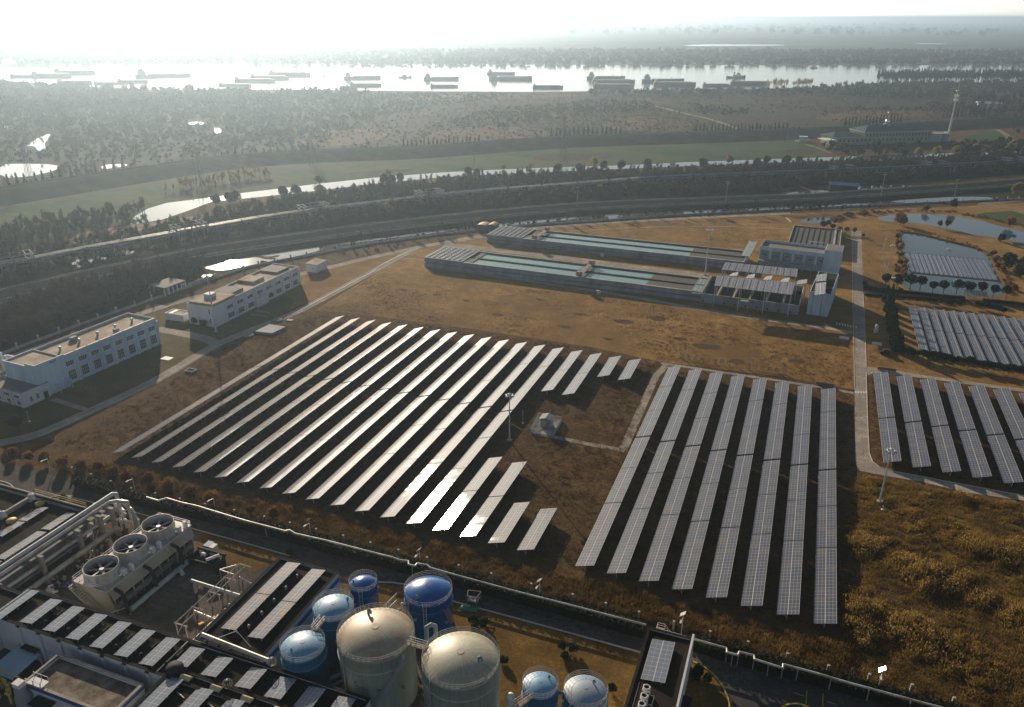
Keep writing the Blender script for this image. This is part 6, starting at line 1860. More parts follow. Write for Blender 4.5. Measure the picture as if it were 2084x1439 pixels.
def blob_shape(rx, ry, rz, zc, lobes=7, shell=0.45, seed=0):
    q = np.random.default_rng(seed + 991)
    d = q.normal(size=(lobes, 3))
    d /= np.linalg.norm(d, axis=1)[:, None]
    lc = d * q.uniform(0.25, 0.55, (lobes, 1))
    lr = q.uniform(0.38, 0.62, lobes)

    def f(r_, n):
        k = r_.integers(0, lobes, n)
        p = r_.normal(size=(n, 3))
        p /= np.linalg.norm(p, axis=1)[:, None]
        rad = r_.uniform(shell, 1.0, (n, 1)) ** 0.5
        p = lc[k] + p * rad * lr[k][:, None]
        p *= np.array([rx, ry, rz])
        p[:, 2] += zc
        return p
    return f


def cone_shape(r0, z0, z1):
    def f(r_, n):
        t = r_.uniform(0, 1, n) ** 1.5
        a = r_.uniform(0, math.tau, n)
        rad = r0 * (1 - t * 0.93) * np.sqrt(r_.uniform(0.35, 1, n)) * np.minimum(1, t * 8 + 0.35)
        return np.stack([rad * np.cos(a), rad * np.sin(a), z0 + (z1 - z0) * t], 1)
    return f


def np_mesh(name, v, f, mat):
    me = bpy.data.meshes.new(name)
    v = np.asarray(v, dtype=np.float32)
    f = np.asarray(f, dtype=np.int32)
    k = f.shape[1]
    me.vertices.add(len(v))
    me.vertices.foreach_set('co', v.ravel())
    me.loops.add(f.size)
    me.loops.foreach_set('vertex_index', f.ravel())
    me.polygons.add(len(f))
    me.polygons.foreach_set('loop_start', np.arange(len(f), dtype=np.int32) * k)
    me.polygons.foreach_set('loop_total', np.full(len(f), k, dtype=np.int32))
    me.update()
    me.validate()
    if mat:
        me.materials.append(M[mat])
    return me


def stuff(name, protos, pts, rots, scl, mat, label, cat, pick=None):
    V, Fc = [], []
    o = 0
    n = len(pts)
    pick = rng.integers(0, len(protos), n) if pick is None else pick
    for k, (pv, pf) in enumerate(protos):
        idx = np.where(pick == k)[0]
        if not len(idx):
            continue
        c, s_ = np.cos(rots[idx]), np.sin(rots[idx])
        sc_ = scl[idx]
        x = pv[None, :, 0] * sc_[:, None, 0]
        y = pv[None, :, 1] * sc_[:, None, 0]
        z = pv[None, :, 2] * sc_[:, None, 1]
        P = np.stack([x * c[:, None] - y * s_[:, None], x * s_[:, None] + y * c[:, None], z], -1) + pts[idx][:, None, :]
        V.append(P.reshape(-1, 3))
        Fc.append((pf[None] + (np.arange(len(idx)) * len(pv))[:, None, None] + o).reshape(-1, pf.shape[1]))
        o += len(idx) * len(pv)
    me = np_mesh(name, np.concatenate(V), np.concatenate(Fc), mat)
    ob = link(name, me)
    tag(ob, label, cat, None, 'stuff')
    return ob


def in_poly(P, poly):
    x, y = P[:, 0], P[:, 1]
    ins = np.zeros(len(P), bool)
    n = len(poly)
    for i in range(n):
        x0, y0 = poly[i]
        x1, y1 = poly[(i + 1) % n]
        c = ((y0 > y) != (y1 > y)) & (x < (x1 - x0) * (y - y0) / (y1 - y0 + 1e-12) + x0)
        ins ^= c
    return ins


def scatter(px, n, holes=(), zproj=0.0, thin=None):
    """random ground points inside a surveyed outline, uniform on the ground"""
    poly = [tuple(g(*p, zproj))[:2] for p in px]
    hs = [[tuple(g(*p))[:2] for p in h] for h in holes]
    a = np.array(poly)
    lo, hi = a.min(0), a.max(0)
    out = []
    tot = 0
    while tot < n:
        P = rng.uniform(lo, hi, (n * 3, 2))
        k = in_poly(P, poly)
        for h in hs:
            k &= ~in_poly(P, h)
        P = P[k]
        if thin is not None:
            P = P[thin(P)]
        out.append(P)
        tot += len(P)
    P = np.concatenate(out)[:n]
    return np.concatenate([P, np.zeros((n, 1))], 1)


def fbm(P, s_, seed=0):
    """cheap smooth noise 0..1"""
    q = np.random.default_rng(seed)
    v = np.zeros(len(P))
    for o in range(4):
        for _ in range(3):
            k = q.normal(size=2) / s_ * (1.8 ** o)
            v += np.sin(P[:, :2] @ k + q.uniform(0, 6.28)) / (1.5 ** o)
    return 0.5 + 0.5 * np.tanh(v / 2.2)


def tree_thing(name, label, cat, loc, group, crown, trunk, h_trunk, r_trunk):
    t = Thing(name, label, cat, loc, group, True)
    mb = MB().bar((0, 0, -0.2), (0, 0, h_trunk), r_trunk, 7, r_trunk * 0.5)
    for k in range(4):
        a = k * 1.6 + 0.4
        mb.bar((0, 0, h_trunk * 0.6), (math.cos(a) * h_trunk * 0.35, math.sin(a) * h_trunk * 0.35, h_trunk * 1.15), r_trunk * 0.45, 5, r_trunk * 0.15)
    t.part('trunk', mb, 'bark')
    t.part('crown', crown, None)
    return t.o


def crown_mesh(n, shape, size, seed, mat, up=0.0, aspect=1.0):
    v, f = cards(n, shape, size, seed, up, aspect)
    return np_mesh('crown', v, f, mat)


# prototypes of single trees
C_ROUND = [crown_mesh(1500, blob_shape(2.0, 2.0, 1.9, 3.6, 12, 0.6, s_), 0.24, s_, 'leaf_dark') for s_ in (1, 2, 3)]
C_BIG = [crown_mesh(2200, blob_shape(4.0, 3.4, 3.6, 3.9, 9, 0.35, s_), 0.36, s_, 'leaf_dark') for s_ in (4, 5)]
C_CYP = crown_mesh(260, cone_shape(1.35, 0.3, 8.5), 0.55, 7, 'leaf_cypress', 1.0)
C_CON = crown_mesh(700, cone_shape(1.6, 0.2, 6.5), 0.30, 8, 'leaf_dark', 0.3)
C_YEL = [crown_mesh(900, blob_shape(4.2, 3.8, 3.6, 3.5, 8, 0.3, s_), 0.55, s_, 'leaf_yellow', -0.3) for s_ in (9, 10)]
C_RUS = [crown_mesh(700, blob_shape(1.8, 1.8, 1.5, 1.8, 10, 0.3, s_), 0.24, s_, 'leaf_russet', 0.4) for s_ in (11, 12)]
C_SHR = [crown_mesh(420, blob_shape(0.95, 0.95, 0.85, 0.9, 8, 0.6, s_), 0.17, s_, 'leaf_dark') for s_ in (13, 14)]
C_TWG = [crown_mesh(520, blob_shape(3.2, 3.2, 4.2, 6.2, 9, 0.2, s_), 0.55, s_, 'twigs', 1.6, 1.6) for s_ in (15, 16)]
C_BRN = [crown_mesh(800, blob_shape(2.8, 2.8, 2.2, 2.6, 9, 0.3, s_), 0.34, s_, 'leaf_russet', 0.8, 1.3) for s_ in (17, 18)]
PT = {
    'round': [tree_thing('round_evergreen', None, 'tree', (0, 0, 0), None, c, None, 2.2, 0.16) for c in C_ROUND],
    'big': [tree_thing('broadleaf_evergreen', None, 'tree', (0, 0, 0), None, c, None, 3.0, 0.28) for c in C_BIG],
    'cyp': [tree_thing('cypress', None, 'tree', (0, 0, 0), None, C_CYP, None, 1.0, 0.14)],
    'con': [tree_thing('young_conifer', None, 'tree', (0, 0, 0), None, C_CON, None, 1.0, 0.12)],
    'yel': [tree_thing('willow', None, 'tree', (0, 0, 0), None, c, None, 3.0, 0.25) for c in C_YEL],
    'rus': [tree_thing('russet_bush', None, 'bush', (0, 0, 0), None, c, None, 0.8, 0.1) for c in C_RUS],
    'shr': [tree_thing('clipped_shrub', None, 'shrub', (0, 0, 0), None, c, None, 0.4, 0.06) for c in C_SHR],
    'twg': [tree_thing('bare_tree', None, 'tree', (0, 0, 0), None, c, None, 6.0, 0.22) for c in C_TWG],
    'brn': [tree_thing('brown_bush', None, 'bush', (0, 0, 0), None, c, None, 1.2, 0.12) for c in C_BRN],
}
USED = set()


def plant(kind, p, label, group=None, scale=1.0, rz=None):
    o = random.choice(PT[kind])
    rz = U(0, 6.28) if rz is None else rz
    p = Vector((p[0], p[1], 0))
    if o.name not in USED:
        USED.add(o.name)
        o.location = p
        o.rotation_euler = (0, 0, rz)
        o.scale = (scale,) * 3
        o['label'] = label
        if group:
            o['group'] = group
        return o
    return copy_tree(o, p, rz, label, scale, group)


cP = crop(1780, 400, 6.54)
for i, q in enumerate([(140, 1195), (290, 1225), (465, 1235), (600, 1240), (765, 1275), (910, 1290), (1085, 1295), (1240, 1315), (1410, 1315), (1570, 1335), (1745, 1355)]):
    plant('round', cP(*q), f'{ORD[i]} round dark evergreen from the left in the row between pond and road', 'round evergreens along the pond', 1.12 * (1.0, 1.05, 1.12, 1.0, .85, .92, 1.05, 1.1, .98, .95, .9)[i])
for q, lb, s_ in (((1775, 960), 'tall dark broadleaf tree on the right bank of the pond', 1.0), ((1930, 1085), 'large dark tree at the right frame edge below the taller bank tree', 1.0), ((1670, 605), 'dark tree beside the blue-roofed waterside pavilion', .6), ((1990, 1000), 'dark tree half cut by the right frame edge', 1.0)):
    plant('big', cP(*q), lb, None, s_)
plant('brn', cP(1800, 420), 'broad brown bush overhanging the upper pond', None, 1.3)
plant('brn', cP(690, 215), 'brown bush on the far bank of the upper pond', None, 1.0)
plant('brn', cP(340, 380), 'wide russet bush at the neck between the two ponds', None, 1.4)
plant('twg', cP(1040, 190), 'bare brown tree on the far bank of the upper pond', None, .7)
plant('twg', cP(955, 425), 'bare tree standing between the two ponds', None, .55)
plant('twg', cP(862, 420), 'thin bare sapling between the two ponds', None, .42)
for i, q in enumerate([(300, 560), (310, 640), (330, 720), (350, 800), (330, 900), (380, 960), (420, 900), (1570, 790), (1600, 870), (1640, 960), (1700, 1000), (1850, 1250)]):
    side = 'left' if i < 7 else 'right'
    plant('brn', cP(*q), f'{ORD[i if i < 7 else i - 7]} brown bank bush from the far end on the {side} side of the solar pond', 'brown bushes round the solar pond', U(.4, .6))
cC = crop(1350, 420, 4.631)
for i, q in enumerate([(1500, 222), (1545, 205), (1590, 232), (1660, 255), (1725, 258), (1797, 262), (1880, 298)]):
    plant('round', cC(*q), f'{ORD[i]} dark round tree from the left behind the covered reservoir', 'dark trees behind the reservoir', (1.15, 1.0, 1.0, .85, .85, .8, .55)[i] * .8)
cM = crop(1650, 600, 3.129)
for i, q in enumerate([(472, 48), (508, 45), (500, 80), (482, 110), (512, 118), (495, 150), (520, 165), (500, 195), (522, 212), (508, 240), (530, 255), (520, 285), (538, 300), (528, 325), (552, 335), (540, 358), (565, 362)]):
    plant('con', cM(*q), f'{ORD[i]} dark conifer from the far end of the double row beside the upper right field', 'conifers beside the upper right field', U(.85, 1.15))
for i in range(26):
    t_ = i / 25
    plant('round', cM(585 + t_ * 800, 388 + t_ * 138 + U(-6, 6)), f'{ORD[i]} dark bush from the left in the row below the upper right field', 'bushes below the upper right field', U(.5, .72))
cQ = crop(1650, 400, 4.797)
for i, q in enumerate([(722, 1030), (838, 1000), (958, 1022), (1030, 1030), (1108, 1038), (1165, 1045), (1208, 1050), (1265, 1058), (1330, 1070), (1365, 1078), (1450, 1085)]):
    plant('round', cQ(*q), f'{ORD[i]} small round bush from the left between pond road and upper right field', 'small bushes below the pond road', U(.42, .55))
for i in range(14):
    plant('round', cQ(1615 + i * 20, 1085 + i * 5.2 + U(-4, 4)), f'{ORD[i]} bush from the left in the dense dark clump near the car shelter', 'dense bushes near the car shelter', U(.5, .62))
hd = crop(1650, 400, 4.797)
hedges = [([(520, 845), (540, 885), (580, 910), (700, 918), (800, 930), (950, 945), (1100, 962), (1300, 985), (1500, 1000)], 'dark clipped hedge along the upper edge of the pond road', 1.1),
          ([(520, 962), (700, 972), (900, 985), (1100, 1005), (1300, 1022), (1500, 1036)], 'dark clipped hedge along the lower edge of the pond road', 0.9),
          ([(1680, 1020), (1800, 1030), (1900, 1042), (2082, 1062), (2300, 1085)], 'dark clipped hedge along the pond road near the frame edge', 1.0)]


def hedge(pts, label, h, wd, n_per=26, size=0.2, mat='hedge'):
    pts = [Vector(p) for p in pts]
    cs = []
    core = MB()
    for a, b in zip(pts[:-1], pts[1:]):
        a, b = Vector((a.x, a.y, 0)), Vector((b.x, b.y, 0))
        L_ = (b - a).length
        d = (b - a).normalized()
        n_ = Vector((-d.y, d.x, 0))
        m = int(L_ * n_per * wd / 2)
        for _ in range(m):
            cs.append(a + d * U(0, L_) + n_ * U(-wd / 2, wd / 2) + Vector((0, 0, U(0.2, 1.0) ** 0.5 * h)))
        core.beam(a + Vector((0, 0, h * 0.42)), b + Vector((0, 0, h * 0.42)), wd * 0.8, h * 0.84)
    cs = np.array([tuple(c) for c in cs]) - np.array(tuple(pts[0]))
    v, f = cards(len(cs), lambda r_, n: cs, size, 31)
    t = Thing('hedge', label, 'hedge', (pts[0].x, pts[0].y, 0))
    t.part('foliage', np_mesh('foliage', v, f, mat), None)
    t.part('core', core, mat)


for pts, lb, h in hedges:
    hedge([hd(*p) for p in pts], lb, h, 1.6)
HP = [g(*p) for p in [(160, 985), (298, 1026), (420, 1054), (540, 1082), (663, 1116), (800, 1152), (875, 1172), (1060, 1222), (1152, 1246), (1310, 1291)]]
hedge(HP, 'long dark roadside hedge under the heat pipe', 2.2, 2.8, 90, 0.2)
HP2 = [g(*p) for p in [(1412, 1316), (1480, 1338), (1594, 1368), (1728, 1404), (1899, 1452), (2084, 1500)]]
hedge(HP2, 'dark roadside hedge under the heat pipe right of the narrow house', 2.2, 2.8, 90, 0.2)

# bushes close to the camera
for q, lb, s_ in ((g(39, 880), 'round dark bush on the lawn left of the annex lamp', 1.35), (g(-4, 846), 'round bush cut by the left frame edge', 1.2)):
    plant('round', q, lb, None, s_ * .7)
for q, lb in (((480, 945), 'left clipped bush at the office end door'), ((582, 975), 'right clipped bush at the office end door')):
    plant('shr', cB(*q), lb, 'bushes at the office door', 1.6)
for q, lb in (((1060, 760), 'left clipped bush at the office entrance arch'), ((1235, 690), 'right clipped bush at the office entrance arch')):
    plant('shr', cB(*q), lb, 'bushes at the office arch', 1.7)
cT = crop(680, 1140, 4.813)
for q, lb, s_ in (((1350, 605), 'rearmost of three clipped bushes on the tank lawn', 1.0), ((1385, 665), 'left of three clipped bushes on the tank lawn', 1.05), ((1460, 645), 'right of three clipped bushes on the tank lawn', 1.2), ((1658, 1005), 'lone clipped bush right of the right beige tank', .95)):
    plant('shr', cT(*q), lb, 'clipped bushes on the tank lawn', s_)
cS = crop(1000, 1180, 4.342)
for q, lb, s_ in (((625, 625), 'left clipped bush of the pair on the open lawn', 1.0), ((718, 640), 'right clipped bush of the pair on the open lawn', 1.15), ((650, 690), 'front clipped bush below the pair on the open lawn', .9), ((1065, 985), 'clipped bush right of the rust-mottled tank', 1.0)):
    plant('shr', cS(*q), lb, 'clipped bushes on the open lawn', s_)
cI = crop(1240, 1240, 7.23)
for q, lb, s_ in (((1320, 955), 'largest dark bush on the yellow-kerbed island', 1.25), ((1290, 1030), 'left dark bush on the yellow-kerbed island', 1.1), ((1450, 1060), 'right dark bush on the yellow-kerbed island', 1.0)):
    plant('shr', cI(*q), lb, 'bushes on the kerbed island', s_)
plant('shr', g(591, 1130), 'small green bush at the far corner of the striped hall', None, .9)
plant('shr', g(129, 1022), 'green bush on the grass island by the pump hall', None, 1.2)
# russet bushes behind the hedge at left
for i, q in enumerate([(262, 982), (301, 990), (345, 1000), (388, 1010), (430, 1022), (470, 1035), (512, 1045), (556, 1056)]):
    plant('rus', g(*q), f'{ORD[i]} russet bush from the left behind the roadside hedge', 'russet bushes behind the roadside hedge', U(.95, 1.25) if i < 4 else U(.8, 1.0))
for i, q in enumerate([(30, 930), (60, 938), (95, 942), (130, 950), (165, 955), (200, 962), (230, 968)]):
    plant('brn', g(*q), f'{ORD[i]} brown thicket bush from the left frame edge above the front road', 'brown bushes above the front road', U(.55, .75))
# yellow and single trees of the valley
for i, (q, s_, lb) in enumerate([((650, 374), .95, 'yellow willow on the far canal bank left of centre'), ((790, 358), .7, 'small yellow willow on the far canal bank'), ((1483, 332), 1.0, 'bright yellow willow on the far canal bank right of centre'), ((1210, 336), .95, 'yellow willow on the far canal bank near the lattice pylon'), ((1080, 342), .55, 'small yellow tree by the canal left of the pylon'), ((1025, 345), .6, 'dull yellow tree by the canal left of the pylon'),
                                  ((788, 436), .95, 'bright yellow tree in the dark wood below the pipe gallery'), ((1222, 393), .8, 'yellow tree in the dark wood right of centre'), ((478, 437), .7, 'ochre bush beside the canal bend'), ((855, 412), .7, 'ochre tree in the wood beside the bright yellow one'),
                                  ((1868, 318), 1.05, 'left yellow tree in front of the green-roofed palace'), ((1905, 316), 1.1, 'right yellow tree in front of the green-roofed palace'), ((1945, 311), .9, 'ochre tree right of the palace yellow trees'), ((1985, 306), .9, 'second ochre tree right of the palace yellow trees'), ((2052, 310), 1.2, 'tall ochre tree near the right frame edge by the canal'), ((1884, 253), .6, 'small yellow tree behind the palace'), ((1756, 322), .5, 'small lime-green tree by the canal end'), ((2068, 395), 1.1, 'russet clump by the road bend at the right frame edge')]):
    plant('yel', g(*q), lb, 'yellow trees of the valley', s_)
for i, q in enumerate([(440, 418), (468, 414), (480, 412), (578, 402), (605, 398), (780, 375), (800, 373), (815, 370), (955, 360), (970, 360), (1135, 352), (1180, 350), (1228, 346), (1265, 345), (1320, 343), (1430, 341), (1540, 338), (1560, 336), (1600, 334), (1625, 333)]):
    plant('big', g(*q), f'{ORD[i]} dark round tree from the left along the near canal bank', 'dark trees along the near canal bank', U(.75, 1.05))
# cypress rows
ROWS = [((20, 385), (250, 345), 14, 'dark cypress in the row below the flooded pond at far left'), ((452, 330), (640, 316), 14, 'dark cypress in the hazy row above the left end of the green field'),
        ((822, 305), (975, 297), 19, 'dark cypress in the levee row left of the lattice pylon'), ((1122, 281), (1262, 276), 16, 'dark cypress in the levee row around the lattice pylon'),
        ((1416, 273), (1600, 269), 25, 'dark cypress in the levee row right of the pylon, towards the palace'), ((1720, 258), (1832, 248), 17, 'dark cypress in the row behind the palace roof'), ((1918, 241), (2010, 232), 13, 'dark cypress in the row behind the telecom tower')]
for (a, b, n, lb) in ROWS:
    for i in range(n):
        t_ = (i + U(-.15, .15)) / (n - 1)
        o = plant('cyp', g(a[0] + (b[0] - a[0]) * t_, a[1] + (b[1] - a[1]) * t_), lb, lb.replace('dark cypress', 'cypresses'), U(.85, 1.1))

# ------------------------------------------------------------------ masses of vegetation
tri = np.array([[0, 1, 2, 3]])


def lowtree(seed, kind):
    if kind == 'dense':
        return cards(90, blob_shape(2.6, 2.6, 2.4, 3.0, 7, 0.5, seed), 0.75, seed)
    if kind == 'bare':
        v, f = cards(60, blob_shape(1.9, 1.9, 3.6, 5.6, 6, 0.2, seed), 0.30, seed, 2.2, 3.4)
        q = MB().beam((0, 0, -0.3), (0, 0, 7.0), 0.2, 0.2)
        qv, qf = np.array(q.v), np.array(q.f)
        return np.concatenate([v, qv]), np.concatenate([f, qf + len(v)])
    if kind == 'poplar':
        v, f = cards(44, blob_shape(1.0, 1.0, 4.6, 6.4, 5, 0.1, seed), 0.34, seed, 3.0, 3.0)
        q = MB().beam((0, 0, -0.3), (0, 0, 8.5), 0.16, 0.16)
        qv, qf = np.array(q.v), np.array(q.f)
        return np.concatenate([v, qv]), np.concatenate([f, qf + len(v)])
    if kind == 'scrub':
        return cards(36, blob_shape(2.4, 2.4, 1.3, 1.2, 5, 0.4, seed), 0.9, seed, 0.5)
    if kind == 'far':
        return cards(14, blob_shape(7, 7, 4.5, 5, 5, 0.5, seed), 4.2, seed)


def mass(name, px, n, kind, mat, label, cat, s0, s1, holes=(), thin=None):
    pr_ = [lowtree(s_, kind) for s_ in range(20, 26)]
    P = scatter(px, n, holes, 0.0, thin)
    sc_ = rng.uniform(s0, s1, (n, 1))
    sc_ = np.concatenate([sc_, sc_ * rng.uniform(.8, 1.2, (n, 1))], 1)
    return stuff(name, pr_, P, rng.uniform(0, 6.28, n), sc_, mat, label, cat)


HWN = [(-60, 640), (150, 586), (330, 548), (440, 524), (600, 500)]
BELT = [(-350, 640), (0, 520), (60, 512), (150, 500), (330, 466), (440, 448), (540, 418), (640, 398), (760, 383), (900, 370), (1000, 363), (1280, 351), (1400, 346), (1660, 336), (1900, 326), (2200, 316), (2200, 346), (2060, 352), (1900, 366), (1800, 372), (1700, 376), (1600, 384), (1554, 393), (1370, 400), (1185, 408), (1000, 423), (740, 451), (600, 470), (440, 490), (330, 512), (150, 550), (0, 582), (-350, 680)]
RIB = [(-350, 640), (0, 545), (160, 512), (360, 478), (640, 432), (880, 402), (1300, 366), (1712, 348), (2200, 326), (2200, 333), (1712, 355), (1300, 373), (880, 409), (640, 441), (360, 488), (160, 524), (0, 556), (-350, 660)]
mass('wood', BELT, 3000, 'dense', 'wood_mixed', 'dark mixed wood between canal and highway', 'wood', 0.45, 0.8, (RIB,))
mass('wood', BELT, 2200, 'bare', 'twigs', 'bare winter poplars mixed into the wood between canal and highway', 'wood', 0.45, 0.8, (RIB,))
PL = [(-350, 745), (0, 640), (150, 590), (330, 552), (420, 535), (408, 556), (390, 572), (300, 600), (200, 638), (0, 712), (-350, 830)]
CRK = [(120, 528), (290, 504), (280, 520), (135, 552)]
mass('wood', PL, 800, 'dense', 'wood_mixed', 'dark thicket between highway and plant wall at left', 'wood', 0.45, 0.75, (CRK,))
mass('wood', PL, 1000, 'bare', 'twigs', 'bare trees between highway and plant wall at left', 'wood', 0.5, 0.85, (CRK,))
mass('wood', [(-400, 560), (0, 478), (140, 445), (300, 425), (262, 456), (150, 484), (60, 505), (-400, 640)], 600, 'bare', 'twigs', 'hazy bare grove left of the canal bend', 'wood', 0.5, 0.9)
mass('wood', [(330, 385), (430, 370), (500, 358), (560, 360), (440, 385), (340, 398)], 60, 'bare', 'leaf_russet', 'russet thicket on the green field edge', 'wood', 0.5, 0.9)
mass('scrub', [(440, 548), (650, 518), (937, 470), (1180, 449), (1400, 441), (1600, 431), (1800, 421), (2050, 408), (2050, 402), (1800, 424), (1600, 415), (1520, 415), (1400, 424), (1268, 437), (1180, 438), (960, 455), (935, 470), (800, 487), (652, 505), (560, 534), (440, 554)], 90, 'scrub', 'wood_mixed', 'dark scrub on the creek bank along the plant wall', 'scrub', 0.35, 0.6)
mass('bare_bank', [(650, 505), (937, 470), (1180, 449), (1400, 438), (1600, 428), (1800, 424), (1800, 430), (1400, 443), (1180, 453), (937, 475), (660, 515)], 60, 'bare', 'twigs', 'row of thin bare trees reflected in the creek', 'trees', 0.5, 0.8)
POND_H = [[(0, 330), (122, 330), (122, 350), (60, 366), (0, 368)], [(40, 303), (75, 282), (106, 270), (96, 310), (73, 312)], [(376, 244), (420, 244), (416, 258), (380, 258)], [(430, 252), (458, 258), (450, 278), (432, 272)], [(200, 333), (266, 330), (260, 344), (204, 348)]]
mass('scrub', [(-700, 420), (0, 395), (250, 355), (450, 326), (640, 312), (700, 250), (900, 215), (1060, 192), (900, 191), (560, 187), (200, 184), (0, 168), (-700, 185)], 11000, 'scrub', 'wood_far', 'hazy marsh thickets between levee and river, left side', 'scrub', 0.3, 0.95, POND_H, lambda P: fbm(P, 110, 3) + rng.uniform(-.35, .35, len(P)) > 0.25)
mass('wood', [(-700, 420), (0, 392), (250, 352), (450, 324), (640, 310), (680, 285), (760, 240), (860, 218), (860, 196), (560, 188), (0, 170), (-700, 185)], 2600, 'dense', 'wood_far', 'hazy continuous woodland on the marsh, left side', 'wood', 0.5, 0.95, POND_H, lambda P: fbm(P, 150, 33) + rng.uniform(-.2, .2, len(P)) > 0.42)
mass('wood', [(-700, 420), (0, 392), (250, 352), (450, 324), (640, 310), (680, 285), (760, 240), (860, 218), (860, 196), (560, 188), (0, 170), (-700, 185)], 2200, 'bare', 'twigs', 'hazy bare trees scattered over the left marsh', 'wood', 0.5, 0.95, POND_H)
mass('wood', [(860, 262), (1000, 225), (1200, 205), (1500, 215), (1750, 205), (2000, 215), (2000, 230), (1700, 226), (1500, 236), (1300, 228), (1100, 248), (900, 285)], 900, 'dense', 'wood_far', 'clumped trees across the middle of the marsh', 'wood', 0.4, 0.8, (), lambda P: fbm(P, 90, 41) > 0.55)
mass('scrub', [(640, 312), (1120, 282), (1640, 265), (2084, 242), (2700, 215), (2700, 172), (1660, 183), (1300, 190), (1060, 192), (900, 215), (700, 250)], 8000, 'scrub', 'marsh_scrub', 'brown marsh scrub between levee and river, right side', 'scrub', 0.22, 0.7, (), lambda P: fbm(P, 110, 5) + rng.uniform(-.4, .4, len(P)) > 0.45)
mass('wood', [(-700, 195), (0, 172), (200, 185), (560, 190), (720, 188), (760, 200), (560, 215), (300, 225), (0, 230), (-700, 250)], 1500, 'dense', 'wood_far', 'hazy riverside wood along the near bank, left', 'wood', 1.3, 2.2)
mass('wood', [(1190, 190), (1450, 186), (1660, 182), (1780, 172), (2084, 170), (2800, 165), (2800, 188), (2084, 200), (1850, 205), (1660, 196), (1400, 195), (1200, 197)], 1300, 'dense', 'wood_far', 'dark riverside wood along the near bank, right', 'wood', 1.0, 1.8)
mass('scrub', [(-300, 442), (0, 398), (250, 360), (450, 330), (650, 316), (830, 312), (1120, 289), (1400, 281), (1640, 272), (1640, 268), (1400, 277), (1120, 285), (830, 308), (650, 312), (450, 326), (250, 356), (0, 392), (-300, 432)], 420, 'scrub', 'wood_far', 'dark scrub growing along the levee crest', 'scrub', 0.5, 1.0)
mass('wood', [(2000, 205), (2800, 190), (2800, 290), (2084, 300), (2040, 262), (1930, 232), (1960, 215)], 700, 'bare', 'twigs', 'bare grove at the right frame edge behind the palace', 'wood', 1.2, 1.7)
mass('poplar_row', [(1780, 171), (2084, 169), (2800, 164), (2800, 160), (2084, 164), (1790, 166)], 1900, 'poplar', 'twigs', 'tall row of bare poplars on the right river bank', 'trees', 1.7, 2.1)
mass('wood', [(1560, 181), (1650, 179), (1650, 176), (1560, 178)], 40, 'bare', 'leaf_yellow', 'pale yellowish grove on the bank below the moored barges', 'trees', 1.3, 1.6)
mass('far_wood', [(-2500, 133), (4500, 134), (4500, 104), (2084, 106), (1042, 104), (0, 105), (-2500, 112)], 8000, 'far', 'wood_far', 'hazy wood along the far river bank', 'wood', 0.9, 1.25)
mass('far_wood', [(-3000, 88), (5000, 88), (5000, 52), (-3000, 52)], 2600, 'far', 'wood_far', 'faint woods and villages on the far plain', 'wood', 1.5, 3.5, (), lambda P: fbm(P, 900, 9) > 0.5)
# palace garden trees
mass('wood', [(1670, 296), (1760, 300), (1900, 296), (1960, 292), (2084, 290), (2084, 312), (1960, 316), (1760, 320), (1690, 312)], 150, 'dense', 'leaf_dark', 'dark garden trees in front of the palace', 'trees', 0.7, 1.05, ([(1840, 300), (1930, 296), (1930, 318), (1850, 322)],))


# dry reeds in the near right corner and rough grass among the arrays
def blades(n, h, wd, spread, seed, head=False):
    r_ = np.random.default_rng(seed)
    V = []
    for i in range(n):
        a = r_.uniform(0, 6.28)
        b = r_.uniform(0, spread * 0.5)
        x, y = b * math.cos(a), b * math.sin(a)
        l = r_.uniform(0.55, 1.0) * h
        t_ = r_.uniform(0, 6.28)
        dx, dy = wd * math.cos(t_), wd * math.sin(t_)
        bx, by = spread * r_.normal() * 0.45, spread * r_.normal() * 0.45
        V += [(x - dx, y - dy, 0), (x + dx, y + dy, 0), (x + bx + dx * .5, y + by + dy * .5, l), (x + bx - dx * .5, y + by - dy * .5, l)]
    v = np.array(V)
    return v, np.arange(len(v)).reshape(-1, 4)


REED = [(1746, 968), (1778, 972), (1874, 990), (1970, 1012), (2084, 1030), (2350, 1080), (2350, 1560), (2060, 1480), (1860, 1424), (1690, 1376), (1560, 1336), (1445, 1304), (1500, 1298), (1720, 1300), (1722, 1100), (1738, 970)]
def clump(n, rad, h, seed, wd=0.045):
    r_ = np.random.default_rng(seed)
    V, T = [], []
    for _ in range(n):
        a, b = r_.uniform(0, 6.28), rad * math.sqrt(r_.uniform(0, 1))
        x, y = b * math.cos(a), b * math.sin(a)
        l = h * (1 - 0.45 * (b / rad) ** 2) * r_.uniform(0.6, 1.1)
        lean = 0.22 * l
        bx, by = lean * (math.cos(a) * b / rad + r_.normal() * .5), lean * (math.sin(a) * b / rad + r_.normal() * .5)
        t_ = r_.uniform(0, 6.28)
        w0 = wd * r_.uniform(.7, 1.6)
        dx, dy = w0 * math.cos(t_), w0 * math.sin(t_)
        V += [(x - dx, y - dy, 0), (x + dx, y + dy, 0), (x + bx + dx * .6, y + by + dy * .6, l), (x + bx - dx * .6, y + by - dy * .6, l)]
        T.append((x + bx, y + by, l))
    return np.array(V), np.arange(4 * n).reshape(-1, 4), np.array(T)


